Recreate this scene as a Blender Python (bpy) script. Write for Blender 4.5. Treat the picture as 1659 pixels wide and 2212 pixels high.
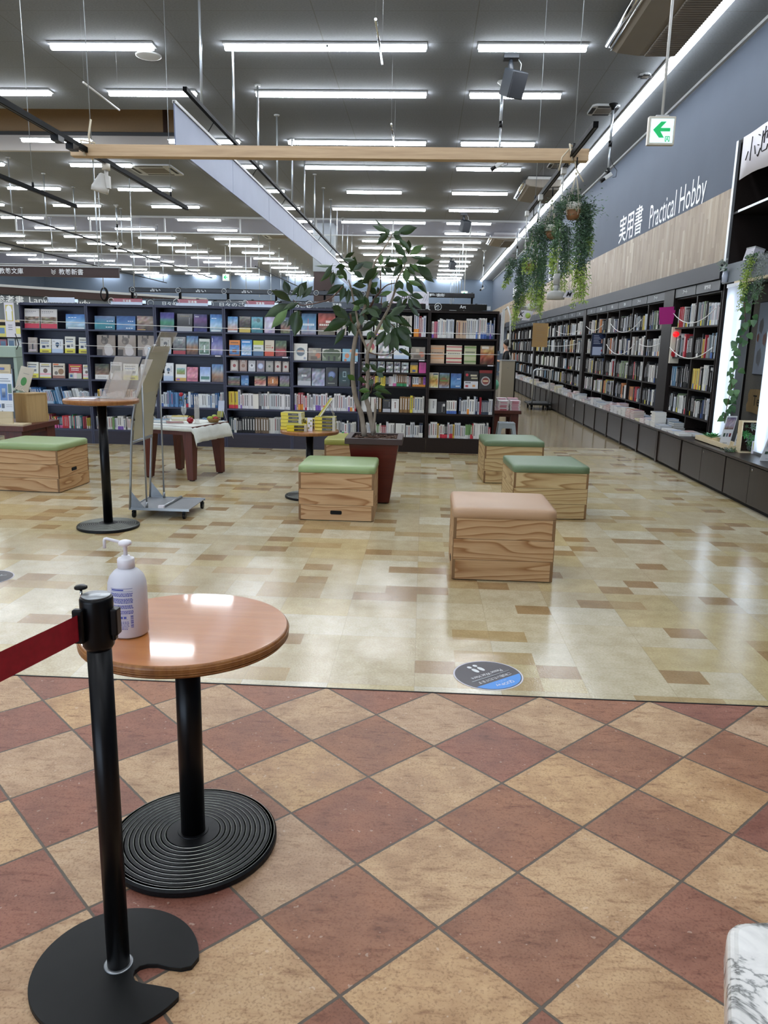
import bpy, math, random
from mathutils import Vector, Matrix
random.seed(7)
SC = bpy.context.scene
for o in list(bpy.data.objects):
    bpy.data.objects.remove(o)
COL = SC.collection
PI = math.pi
# ------------------------------------------------------------------ camera
cam_d = bpy.data.cameras.new('camera')
cam = bpy.data.objects.new('camera', cam_d)
COL.objects.link(cam)
cam_d.sensor_fit = 'HORIZONTAL'
cam_d.sensor_width = 36.0
cam_d.lens = 36.0 * 1661.0 / 1659.0
cam_d.clip_start = 0.05
cam_d.clip_end = 200
CR, CB = (0.99847, 0.05142, 0.02052), (0.04591, -0.97614, 0.21224)
cr = Vector(CR).normalized()
cb = (Vector(CB) - cr * Vector(CB).dot(cr)).normalized()
cu = cb.cross(cr)
cam.matrix_world = Matrix(((cr.x, cu.x, cb.x, 0), (cr.y, cu.y, cb.y, 0), (cr.z, cu.z, cb.z, 1.5), (0, 0, 0, 1)))
SC.camera = cam
# ------------------------------------------------------------------ world, exposure
TUBE = 46.0      # strength of the ceiling tubes
STRIP = 20.0
PILLAR = 15.0
DAY = 6.5
w = bpy.data.worlds.new('daylight')
SC.world = w
w.use_nodes = True
w.node_tree.nodes['Background'].inputs[0].default_value = (0.62, 0.78, 1.0, 1)
w.node_tree.nodes['Background'].inputs[1].default_value = DAY
SC.view_settings.view_transform = 'Standard'
SC.view_settings.look = 'None'
SC.view_settings.exposure = 0.0
SC.view_settings.gamma = 1.0
SC.view_settings.use_curve_mapping = False
SC.cycles.use_denoising = True
SC.cycles.max_bounces = 8
SC.cycles.diffuse_bounces = 4
SC.cycles.glossy_bounces = 4
SC.cycles.transmission_bounces = 6
SC.cycles.transparent_max_bounces = 12
SC.cycles.sample_clamp_indirect = 6.0
SC.cycles.caustics_reflective = False
SC.cycles.caustics_refractive = False

# ------------------------------------------------------------------ materials
def lin(c):
    if isinstance(c, str):
        c = tuple(int(c[i:i + 2], 16) / 255 for i in (0, 2, 4))
    return tuple(((x / 12.92) if x <= 0.04045 else ((x + 0.055) / 1.055) ** 2.4) for x in c[:3])
MATS = {}
def newmat(name):
    m = bpy.data.materials.new(name)
    m.use_nodes = True
    MATS[name] = m
    nt = m.node_tree
    return m, nt, nt.nodes['Principled BSDF']
def plain(name, col, rough=0.5, metal=0.0, noise=0.0, nscale=30.0, spec=0.5, bump=0.0, coat=0.0, alpha=None, trans=0.0, emit=None, ior=1.45):
    m, nt, b = newmat(name)
    c = lin(col)
    b.inputs['Base Color'].default_value = (*c, 1)
    b.inputs['Roughness'].default_value = rough
    b.inputs['Metallic'].default_value = metal
    b.inputs['Specular IOR Level'].default_value = spec
    b.inputs['Coat Weight'].default_value = coat
    b.inputs['Transmission Weight'].default_value = trans
    b.inputs['IOR'].default_value = ior
    if alpha is not None:
        b.inputs['Alpha'].default_value = alpha
    if emit:
        b.inputs['Emission Color'].default_value = (*lin(emit[0]), 1)
        b.inputs['Emission Strength'].default_value = emit[1]
    if noise or bump:
        tc = nt.nodes.new('ShaderNodeTexCoord')
        n = nt.nodes.new('ShaderNodeTexNoise')
        n.inputs['Scale'].default_value = nscale
        n.inputs['Detail'].default_value = 4
        nt.links.new(tc.outputs['Object'], n.inputs['Vector'])
        if noise:
            r = nt.nodes.new('ShaderNodeMapRange')
            r.inputs[1].default_value = 0.3
            r.inputs[2].default_value = 0.7
            r.inputs[3].default_value = 1 - noise
            r.inputs[4].default_value = 1 + noise
            nt.links.new(n.outputs['Fac'], r.inputs[0])
            mx = nt.nodes.new('ShaderNodeMix')
            mx.data_type = 'RGBA'
            mx.blend_type = 'MULTIPLY'
            mx.inputs[0].default_value = 1
            mx.inputs[6].default_value = (*c, 1)
            nt.links.new(r.outputs[0], mx.inputs[7])
            nt.links.new(mx.outputs[2], b.inputs['Base Color'])
        if bump:
            bp = nt.nodes.new('ShaderNodeBump')
            bp.inputs['Strength'].default_value = bump
            bp.inputs['Distance'].default_value = 0.01
            nt.links.new(n.outputs['Fac'], bp.inputs['Height'])
            nt.links.new(bp.outputs[0], b.inputs['Normal'])
    return m
def vcol(name, rough, spec=0.5, coat=0.0):
    m, nt, b = newmat(name)
    a = nt.nodes.new('ShaderNodeAttribute')
    a.attribute_name = 'Col'
    nt.links.new(a.outputs['Color'], b.inputs['Base Color'])
    b.inputs['Roughness'].default_value = rough
    b.inputs['Specular IOR Level'].default_value = spec
    b.inputs['Coat Weight'].default_value = coat
    b.inputs['Coat Roughness'].default_value = 0.08
    return m
class NT:
    """small wrapper to write node maths compactly"""
    def __init__(s, nt): s.nt = nt
    def n(s, t, **kw):
        x = s.nt.nodes.new(t)
        for k, v in kw.items(): setattr(x, k, v)
        return x
    def put(s, sock, v):
        if isinstance(v, bpy.types.NodeSocket): s.nt.links.new(v, sock)
        elif v is not None: sock.default_value = v
    def m(s, op, a, b=None, c=None):
        x = s.n('ShaderNodeMath', operation=op)
        s.put(x.inputs[0], a); s.put(x.inputs[1], b); s.put(x.inputs[2], c)
        return x.outputs[0]
    def xyz(s, x, y, z):
        c = s.n('ShaderNodeCombineXYZ')
        s.put(c.inputs[0], x); s.put(c.inputs[1], y); s.put(c.inputs[2], z)
        return c.outputs[0]
    def sep(s, v):
        x = s.n('ShaderNodeSeparateXYZ'); s.put(x.inputs[0], v); return x.outputs
    def noise(s, v, scale, detail=3, rough=0.5, dist=0.0):
        x = s.n('ShaderNodeTexNoise'); s.put(x.inputs['Vector'], v)
        x.inputs['Scale'].default_value = scale; x.inputs['Detail'].default_value = detail
        x.inputs['Roughness'].default_value = rough; x.inputs['Distortion'].default_value = dist
        return x.outputs['Fac']
    def white(s, v):
        x = s.n('ShaderNodeTexWhiteNoise', noise_dimensions='3D'); s.put(x.inputs['Vector'], v); return x.outputs['Value']
    def mix(s, f, a, b, blend='MIX'):
        x = s.n('ShaderNodeMix', data_type='RGBA', blend_type=blend)
        s.put(x.inputs[0], f)
        for k, v in ((6, a), (7, b)):
            if isinstance(v, bpy.types.NodeSocket): s.nt.links.new(v, x.inputs[k])
            else: x.inputs[k].default_value = (*lin(v), 1)
        return x.outputs[2]
    def ramp(s, f, stops, interp='LINEAR'):
        x = s.n('ShaderNodeValToRGB'); s.put(x.inputs[0], f)
        cr_ = x.color_ramp; cr_.interpolation = interp
        while len(cr_.elements) < len(stops): cr_.elements.new(0.5)
        for e, (p, c) in zip(cr_.elements, stops):
            e.position = p; e.color = (*lin(c), 1)
        return x.outputs[0]
    def rng(s, f, a, b, c, d):
        x = s.n('ShaderNodeMapRange'); s.put(x.inputs[0], f)
        for i, v in enumerate((a, b, c, d)): s.put(x.inputs[i + 1], v)
        return x.outputs[0]
    def bump(s, h, strength, dist, b):
        x = s.n('ShaderNodeBump'); x.inputs['Strength'].default_value = strength
        x.inputs['Distance'].default_value = dist
        s.put(x.inputs['Height'], h); s.nt.links.new(x.outputs[0], b.inputs['Normal'])
    def pos(s): return s.n('ShaderNodeTexCoord').outputs['Object']
def mat_vinyl(name, gloss):
    m, nt, b = newmat(name); N = NT(nt)
    p = N.sep(N.pos()); x, y = p[0], p[1]
    cx, cy = 0.195, 0.1465
    def cell(k, l, ox=0.0):
        u = N.m('FLOOR', N.m('DIVIDE', N.m('ADD', x, ox), cx * k)); v = N.m('FLOOR', N.m('DIVIDE', y, cy * l))
        return u, v
    u1, v1 = cell(1, 1); h1 = N.white(N.xyz(u1, v1, 3.0))
    u2, v2 = cell(2, 1, 0.195); h2 = N.white(N.xyz(u2, v2, 9.0))
    u4, v4 = cell(2, 2); h4 = N.white(N.xyz(u4, v4, 5.0))
    base = N.ramp(h4, [(0, 'cabc99'), (0.35, 'd3c8aa'), (0.6, 'ccbc90'), (0.85, 'd8d0b7')], 'CONSTANT')
    base = N.mix(N.m('GREATER_THAN', h2, 0.86), base, 'bba478')
    base = N.mix(N.m('GREATER_THAN', h1, 0.92), base, 'a88c64')
    n1 = N.noise(N.pos(), 9, 5, 0.6); n2 = N.noise(N.pos(), 90, 3)
    base = N.mix(1.0, base, N.ramp(n1, [(0.3, 'e6e2da'), (0.7, 'ffffff')]), 'MULTIPLY')
    base = N.mix(0.5, base, N.ramp(n2, [(0.35, 'dcd6cc'), (0.6, 'ffffff')]), 'MULTIPLY')
    fx = N.m('FRACT', N.m('DIVIDE', x, cx * 2)); fy = N.m('FRACT', N.m('DIVIDE', y, cy * 2))
    line = N.m('MAXIMUM', N.m('LESS_THAN', fx, 0.006), N.m('LESS_THAN', fy, 0.008))
    base = N.mix(N.m('MULTIPLY', line, 0.5), base, '8c8062')
    nt.links.new(base, b.inputs['Base Color'])
    r = N.rng(N.noise(N.pos(), 2.3, 3), 0.3, 0.7, gloss, gloss + 0.09)
    nt.links.new(r, b.inputs['Roughness'])
    b.inputs['Specular IOR Level'].default_value = 0.62
    hgt = N.m('ADD', N.noise(N.pos(), 130, 2), N.m('MULTIPLY', N.noise(N.pos(), 6, 2), 1.6))
    N.bump(hgt, 0.06, 0.01, b)
def mat_aisle(name):
    m, nt, b = newmat(name); N = NT(nt)
    base = N.ramp(N.noise(N.pos(), 5, 5, 0.6), [(0.3, '8d7b5c'), (0.7, 'a39272')])
    nt.links.new(base, b.inputs['Base Color']); b.inputs['Roughness'].default_value = 0.14
    b.inputs['Specular IOR Level'].default_value = 0.65
    N.bump(N.noise(N.pos(), 12, 2), 0.06, 0.01, b)
def mat_terracotta(name):
    m, nt, b = newmat(name); N = NT(nt)
    p = N.sep(N.pos()); S = 0.3335
    k = 1 / (math.sqrt(2) * S)
    a = N.m('MULTIPLY', N.m('ADD', N.m('SUBTRACT', p[0], 0.084), N.m('SUBTRACT', p[1], 2.229)), k)
    c = N.m('MULTIPLY', N.m('SUBTRACT', N.m('SUBTRACT', p[1], 2.229), N.m('SUBTRACT', p[0], 0.084)), k)
    ia, ic = N.m('FLOOR', a), N.m('FLOOR', c)
    par = N.m('ABSOLUTE', N.m('MODULO', N.m('ADD', N.m('ADD', ia, ic), 200.0), 2.0))
    h = N.white(N.xyz(ia, ic, 1.0)); h2 = N.white(N.xyz(ia, ic, 7.0))
    light = N.ramp(h, [(0, 'c3a588'), (0.5, 'ccad89'), (1, 'cfab7f')])
    dark = N.ramp(h, [(0, 'a0745c'), (0.35, 'a77557'), (0.7, '996658'), (1, 'ad7b5d')])
    base = N.mix(N.m('GREATER_THAN', par, 0.5), light, dark)
    st = N.xyz(N.m('ADD', N.m('MULTIPLY', p[0], 14.0), N.m('MULTIPLY', h, 40.0)), N.m('MULTIPLY', p[1], 45.0), N.m('MULTIPLY', h2, 30.0))
    s1 = N.noise(st, 1.0, 5, 0.65, 0.4)
    off = N.xyz(N.m('ADD', p[0], N.m('MULTIPLY', h, 9.0)), p[1], h2)
    s2 = N.noise(off, 6, 5, 0.6); s3 = N.noise(off, 150, 2)
    base = N.mix(0.75, base, N.ramp(s1, [(0.3, 'b59c8c'), (0.45, 'f4efe8'), (0.7, 'ffffff')]), 'MULTIPLY')
    base = N.mix(0.8, base, N.ramp(s2, [(0.3, 'c9b5a5'), (0.6, 'ffffff')]), 'MULTIPLY')
    base = N.mix(0.6, base, N.ramp(s3, [(0.3, 'b8aa9c'), (0.5, 'ffffff')]), 'MULTIPLY')
    fleck = N.m('GREATER_THAN', N.noise(off, 55, 1), 0.745)
    base = N.mix(N.m('MULTIPLY', fleck, 0.28), base, 'e8d8c4')
    wob = N.m('MULTIPLY', N.m('SUBTRACT', N.noise(N.pos(), 40, 2), 0.5), 0.012)
    da = N.m('ABSOLUTE', N.m('SUBTRACT', N.m('FRACT', N.m('ADD', a, 0.5)), 0.5))
    dc = N.m('ABSOLUTE', N.m('SUBTRACT', N.m('FRACT', N.m('ADD', c, 0.5)), 0.5))
    d = N.m('ADD', N.m('MINIMUM', da, dc), wob)
    g = N.rng(d, 0.010, 0.014, 1.0, 0.0)
    base = N.mix(g, base, '5d5246')
    nt.links.new(base, b.inputs['Base Color'])
    nt.links.new(N.rng(s2, 0.3, 0.7, 0.42, 0.6), b.inputs['Roughness'])
    b.inputs['Specular IOR Level'].default_value = 0.4
    hgt = N.m('ADD', N.m('MULTIPLY', g, -1.5), N.m('MULTIPLY', s1, 0.35))
    N.bump(hgt, 0.35, 0.004, b)
def mat_ceiling(name):
    m, nt, b = newmat(name); N = NT(nt)
    p = N.sep(N.pos())
    n = N.noise(N.xyz(N.m('MULTIPLY', p[0], 40), N.m('MULTIPLY', p[1], 90), p[2]), 1.0, 4)
    base = N.ramp(n, [(0.3, '73767b'), (0.7, '82868b')])
    fx = N.m('FRACT', N.m('DIVIDE', N.m('ADD', p[0], 1.31), 1.765)); fy = N.m('FRACT', N.m('DIVIDE', N.m('SUBTRACT', p[1], 9.18), 0.885))
    line = N.m('MAXIMUM', N.m('LESS_THAN', fx, 0.006), N.m('LESS_THAN', fy, 0.008))
    base = N.mix(N.m('MULTIPLY', line, 0.55), base, '5b5751')
    nt.links.new(base, b.inputs['Base Color']); b.inputs['Roughness'].default_value = 0.9
    N.bump(n, 0.2, 0.003, b)
def mat_boxwood(name, a='b8936a', c='94683f', lt='c4a27a'):
    m, nt, b = newmat(name); N = NT(nt)
    p = N.sep(N.pos()); r = N.n('ShaderNodeObjectInfo').outputs['Random']
    u = N.m('ADD', p[0], p[1])
    zz = N.m('ADD', p[2], N.m('MULTIPLY', r, 13.0))
    tier = N.m('FLOOR', N.m('DIVIDE', p[2], 0.14))
    u2 = N.m('ADD', N.m('ADD', u, N.m('MULTIPLY', r, 30.0)), N.m('MULTIPLY', tier, 3.7))
    v = N.xyz(N.m('MULTIPLY', u2, 1.5), N.m('MULTIPLY', zz, 8.0), tier)
    n = N.noise(v, 0.62, 2, 0.4, 0.35)
    rings = N.m('FRACT', N.m('ADD', N.m('MULTIPLY', n, 7.0), N.m('MULTIPLY', zz, 16.0)))
    base = N.ramp(rings, [(0, lt), (0.65, a), (0.9, c), (0.96, a), (1.0, lt)])
    fine = N.noise(N.xyz(N.m('MULTIPLY', u2, 6), N.m('MULTIPLY', zz, 260), 0.0), 1.0, 2)
    base = N.mix(0.6, base, N.ramp(fine, [(0.3, 'd8cbb8'), (0.7, 'ffffff')]), 'MULTIPLY')
    nt.links.new(base, b.inputs['Base Color']); b.inputs['Roughness'].default_value = 0.5
    b.inputs['Specular IOR Level'].default_value = 0.35
def mat_plankwall(name):
    m, nt, b = newmat(name); N = NT(nt)
    p = N.sep(N.pos())
    cols = N.m('FLOOR', N.m('DIVIDE', p[1], 0.075)); hc = N.white(N.xyz(cols, 1.0, 0.0))
    rows = N.m('FLOOR', N.m('DIVIDE', N.m('ADD', p[2], N.m('MULTIPLY', hc, 0.9)), 0.5))
    h = N.white(N.xyz(cols, rows, 4.0))
    base = N.ramp(h, [(0, '8b775f'), (0.3, '9c8a70'), (0.6, 'a9977d'), (0.85, '94806a'), (1, 'bfb198')])
    g = N.noise(N.xyz(p[0], N.m('MULTIPLY', p[1], 90), N.m('ADD', N.m('MULTIPLY', p[2], 3), N.m('MULTIPLY', h, 30))), 1.0, 4)
    base = N.mix(0.8, base, N.ramp(g, [(0.3, 'b7a794'), (0.65, 'ffffff')]), 'MULTIPLY')
    nt.links.new(base, b.inputs['Base Color']); b.inputs['Roughness'].default_value = 0.55
def mat_grain(name, c1, c2, axis=0, rough=0.4, scale=1.0, spec=0.4, coat=0.0):
    m, nt, b = newmat(name); N = NT(nt)
    p = N.sep(N.pos()); s = [60 * scale, 60 * scale, 60 * scale]; s[axis] = 3 * scale
    v = N.xyz(N.m('MULTIPLY', p[0], s[0]), N.m('MULTIPLY', p[1], s[1]), N.m('MULTIPLY', p[2], s[2]))
    n = N.noise(v, 1.0, 4, 0.6, 0.3)
    nt.links.new(N.ramp(n, [(0.3, c1), (0.7, c2)]), b.inputs['Base Color'])
    b.inputs['Roughness'].default_value = rough; b.inputs['Specular IOR Level'].default_value = spec
    b.inputs['Coat Weight'].default_value = coat; b.inputs['Coat Roughness'].default_value = 0.06
    return b, N
def mat_marble(name):
    m, nt, b = newmat(name); N = NT(nt)
    n = N.noise(N.pos(), 7, 5, 0.6, 1.2)
    v = N.m('ABSOLUTE', N.m('SUBTRACT', n, 0.5))
    base = N.ramp(v, [(0, '5f5f5c'), (0.012, '94938f'), (0.035, 'cfcdc8'), (0.12, 'dddbd5')])
    nt.links.new(base, b.inputs['Base Color']); b.inputs['Roughness'].default_value = 0.18
def mat_leaf(name, c1, c2, rough=0.35):
    m, nt, b = newmat(name); N = NT(nt)
    base = N.ramp(N.noise(N.pos(), 6, 3), [(0.35, c1), (0.65, c2)])
    nt.links.new(base, b.inputs['Base Color']); b.inputs['Roughness'].default_value = rough
    b.inputs['Subsurface Weight'].default_value = 0.0

mat_vinyl('vinyl', 0.09); mat_aisle('aisle'); mat_terracotta('terracotta'); mat_ceiling('ceiling')
mat_boxwood('boxwood'); mat_boxwood('boxwood_pale', 'c0a67a', '9a7a50', 'ccb78c'); mat_plankwall('plankwall')
mat_grain('endgrain', '6e5238', '84643f', 2, 0.6)
mat_grain('plank', 'a98f70', 'c7ad8b', 0, 0.6, 0.5)
mat_grain('cherry', '471f18', '5a2c20', 2, 0.45)
mat_grain('darkwood', '180f0d', '221714', 1, 0.45, 1.0, 0.3)
mat_grain('wallshelf', '130d0b', '1b1310', 1, 0.5, 1.0, 0.25)
mat_grain('cabinet', '211916', '2b221d', 2, 0.35, 0.5, 0.35)
mat_grain('darkwood_bluesheen', '2e2f40', '373950', 0, 0.4, 1.0, 0.35)  # dark shelf wood with its bluish daylight sheen put into the colour
mat_grain('plinth_bluesheen', '29252e', '302c38', 0, 0.4, 1.0, 0.3)  # plinth colour with a weaker share of the same painted sheen
mat_grain('potwood', '4a1610', '561d14', 0, 0.28)
mat_grain('beech', 'a88c60', 'b99d70', 2, 0.5)
mat_grain('palewood', 'c2b08c', 'd3c3a2', 0, 0.5)
b_, N_ = mat_grain('tabletop', 'b26e36', 'c07c42', 0, 0.3, 0.45, 0.4, 0.9)
N_.bump(N_.noise(N_.pos(), 30, 2), 0.05, 0.01, b_)
mat_grain('tableedge', '83532b', 'a06d3c', 2, 0.3)
mat_marble('marble')
mat_leaf('leaf', '1b2f14', '2d4721', 0.42); mat_leaf('leaf_light', '35521f', '4a6a2c', 0.42)
mat_leaf('fern', '37533a', '55774c', 0.6); mat_leaf('fern_tip', '7e9a3c', '9fb458', 0.6); mat_leaf('fern_dark', '2c4433', '44614a', 0.6)
mat_leaf('ivy', '2a5132', '57804c', 0.4); mat_leaf('succulent', '2f7340', '4f9a52', 0.35); mat_leaf('silver_leaf', '6d7773', '8e9690', 0.6)
mat_leaf('bark', '75695b', '93887a', 0.8); mat_leaf('stem', '4c3226', '5e4233', 0.6)
plain('soil', '33241c', 0.95, noise=0.5, nscale=60)
plain('mulch', '4a3426', 0.9, noise=0.4, nscale=40)
vcol('print', 0.32, 0.5, 0.25); vcol('print_matte', 0.6, 0.3)
plain('wall_blue', '4f5866', 0.75, noise=0.03, nscale=2)
plain('wall_far', '5c6877', 0.8, noise=0.03, nscale=1)
plain('wall_warm', '9a8f7f', 0.8, noise=0.05, nscale=2)
plain('recess', '9a8468', 0.8, noise=0.04); plain('recess_rim', 'b9b4b0', 0.8); plain('steel_rail', '55585c', 0.4, 0.6)
plain('white_metal', 'b0b2b1', 0.4); plain('white_paint', 'bfbeb9', 0.45); plain('cream_plastic', 'c9c3b4', 0.4)
plain('pole_metal', 'b9bfc4', 0.3, 0.7); plain('chrome', 'd5d7d8', 0.12, 1.0); plain('alu', '9a9ea1', 0.35, 0.75)
plain('cart_metal', '85888b', 0.38, 0.55, noise=0.05); plain('wire', '8b8f90', 0.4, 0.4)
plain('black_metal', '08080a', 0.33, spec=0.25); plain('black_track', '08090a', 0.6, spec=0.06)
plain('black_matte', '111112', 0.6, spec=0.3); plain('black_base', '0f1012', 0.45, noise=0.4, nscale=90, spec=0.25)
plain('black_rubber', '151616', 0.48, noise=0.12, nscale=18, spec=0.3)
plain('ring_edge', 'b9bcb2', 0.35, 0.6)
plain('speaker_black', '1b2026', 0.5); plain('dark_gray', '303236', 0.5)
def leather(n, c):
    plain(n, c, 0.38, spec=0.45, bump=0.12, nscale=400)
leather('leather_lime', '93a877'); leather('leather_green', '94a879'); leather('leather_sage', '6c8062'); leather('leather_tan', 'bb9878'); leather('leather_olive', '97964a')
plain('red_belt', '9a1526', 0.6, noise=0.15, nscale=60); plain('cord_white', 'd9d9d6', 0.6); plain('rope', 'c9bfa8', 0.9)
plain('pot_white', 'c9c6bd', 0.6); plain('pot_brown', '7a5433', 0.6); plain('hdpe', 'ececf4', 0.35, trans=0.25, spec=0.4); plain('bottle_liquid', 'd9dcec', 0.3)
plain('pump_white', 'e4e2e6', 0.35)
plain('paper_white', 'd6d3da', 0.6); plain('ink', '17171b', 0.6); plain('white_ink', 'e6e9ea', 0.5); plain('label_blue', '4d56a8', 0.6)
plain('sticker_gray', '4c484d', 0.45); plain('sticker_blue', '3f8fe0', 0.4)
plain('kraft', '96794e', 0.8, noise=0.08, nscale=80); plain('cloth', 'c9ccc6', 0.8, noise=0.04, nscale=50)
plain('glassy', 'eef2f2', 0.05, alpha=0.22, spec=0.6); plain('acrylic', 'cfc9c0', 0.25, alpha=0.32, spec=0.4); plain('poster_film', 'b3af9b', 0.22, alpha=0.9, spec=0.6)
plain('smoke_glass', 'a4a6bc', 0.22, alpha=0.12, spec=0.3)
plain('signpanel', '767e96', 0.5, spec=0.3, noise=0.04, nscale=3)
plain('sign_brown', '36241f', 0.5); plain('band_brown', '33211c', 0.5); plain('sign_gray', '6d747a', 0.6)
plain('sign_black', '0f0f12', 0.18, spec=0.6); plain('sign_red', '8c2f38', 0.18, spec=0.6); plain('sign_clear', 'aab3c6', 0.15, spec=0.7)
plain('dark_band', '28292e', 0.5, spec=0.25, noise=0.06, nscale=4); plain('label_holder', '1c2022', 0.4, spec=0.25)
plain('wallcover', '77746d', 0.8, noise=0.12, nscale=70)
plain('led_pillar', 'e8f0ff', 0.3, emit=('e4efff', PILLAR)); plain('tube', 'ffffff', 0.3, emit=('f2f8ff', TUBE)); plain('strip', 'ffffff', 0.3, emit=('eef6ff', STRIP))
plain('exit_face', 'd8f2f8', 0.4, emit=('d2f2f8', 0.75)); plain('exit_green', '12b060', 0.4, emit=('0fbf62', 0.35))
m_, nt_, b_ = newmat('pillar_shell'); tr_ = nt_.nodes.new('ShaderNodeBsdfTranslucent'); tr_.inputs[0].default_value = (.86, .92, 1, 1); mx_ = nt_.nodes.new('ShaderNodeMixShader'); mx_.inputs[0].default_value = .72
b_.inputs['Base Color'].default_value = (.62, .66, .74, 1); b_.inputs['Roughness'].default_value = .35
nt_.links.new(b_.outputs[0], mx_.inputs[1]); nt_.links.new(tr_.outputs[0], mx_.inputs[2]); nt_.links.new(mx_.outputs[0], nt_.nodes['Material Output'].inputs[0])
plain('red_lamp', 'c01020', 0.2, emit=('ff1a20', 1.2)); plain('red_plastic', 'a01420', 0.3)
plain('skin', 'c79a80', 0.5); plain('hair', '120e0d', 0.4); plain('jacket', '15171b', 0.7); plain('shirt', 'd5d6da', 0.7); plain('trousers', '17171a', 0.7)
plain('mint', '6fb398', 0.4); plain('stool_plastic', '9ea8af', 0.45); plain('ac_white', 'a8a8a4', 0.5); plain('ac_panel', '7d756a', 0.55, noise=0.04, nscale=3); plain('grille', '6c655b', 0.7)
plain('beige_cabinet', '8c8474', 0.6); plain('apple_red', '8e1420', 0.25); plain('apple_green', '8fa03c', 0.3); plain('basket', '8f7347', 0.8, noise=0.2, nscale=80)
plain('rose', '9c1424', 0.5); plain('magenta', 'a01f74', 0.5); plain('slot_shade', '040404', 0.9); plain('column_gray', '8b9194', 0.7); plain('window_frame', '60666c', 0.4, 0.5)
plain('pale_green', 'a2b5a8', 0.5); plain('lens', 'e9eef5', 0.1, emit=('eef2ff', 1.5))

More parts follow.
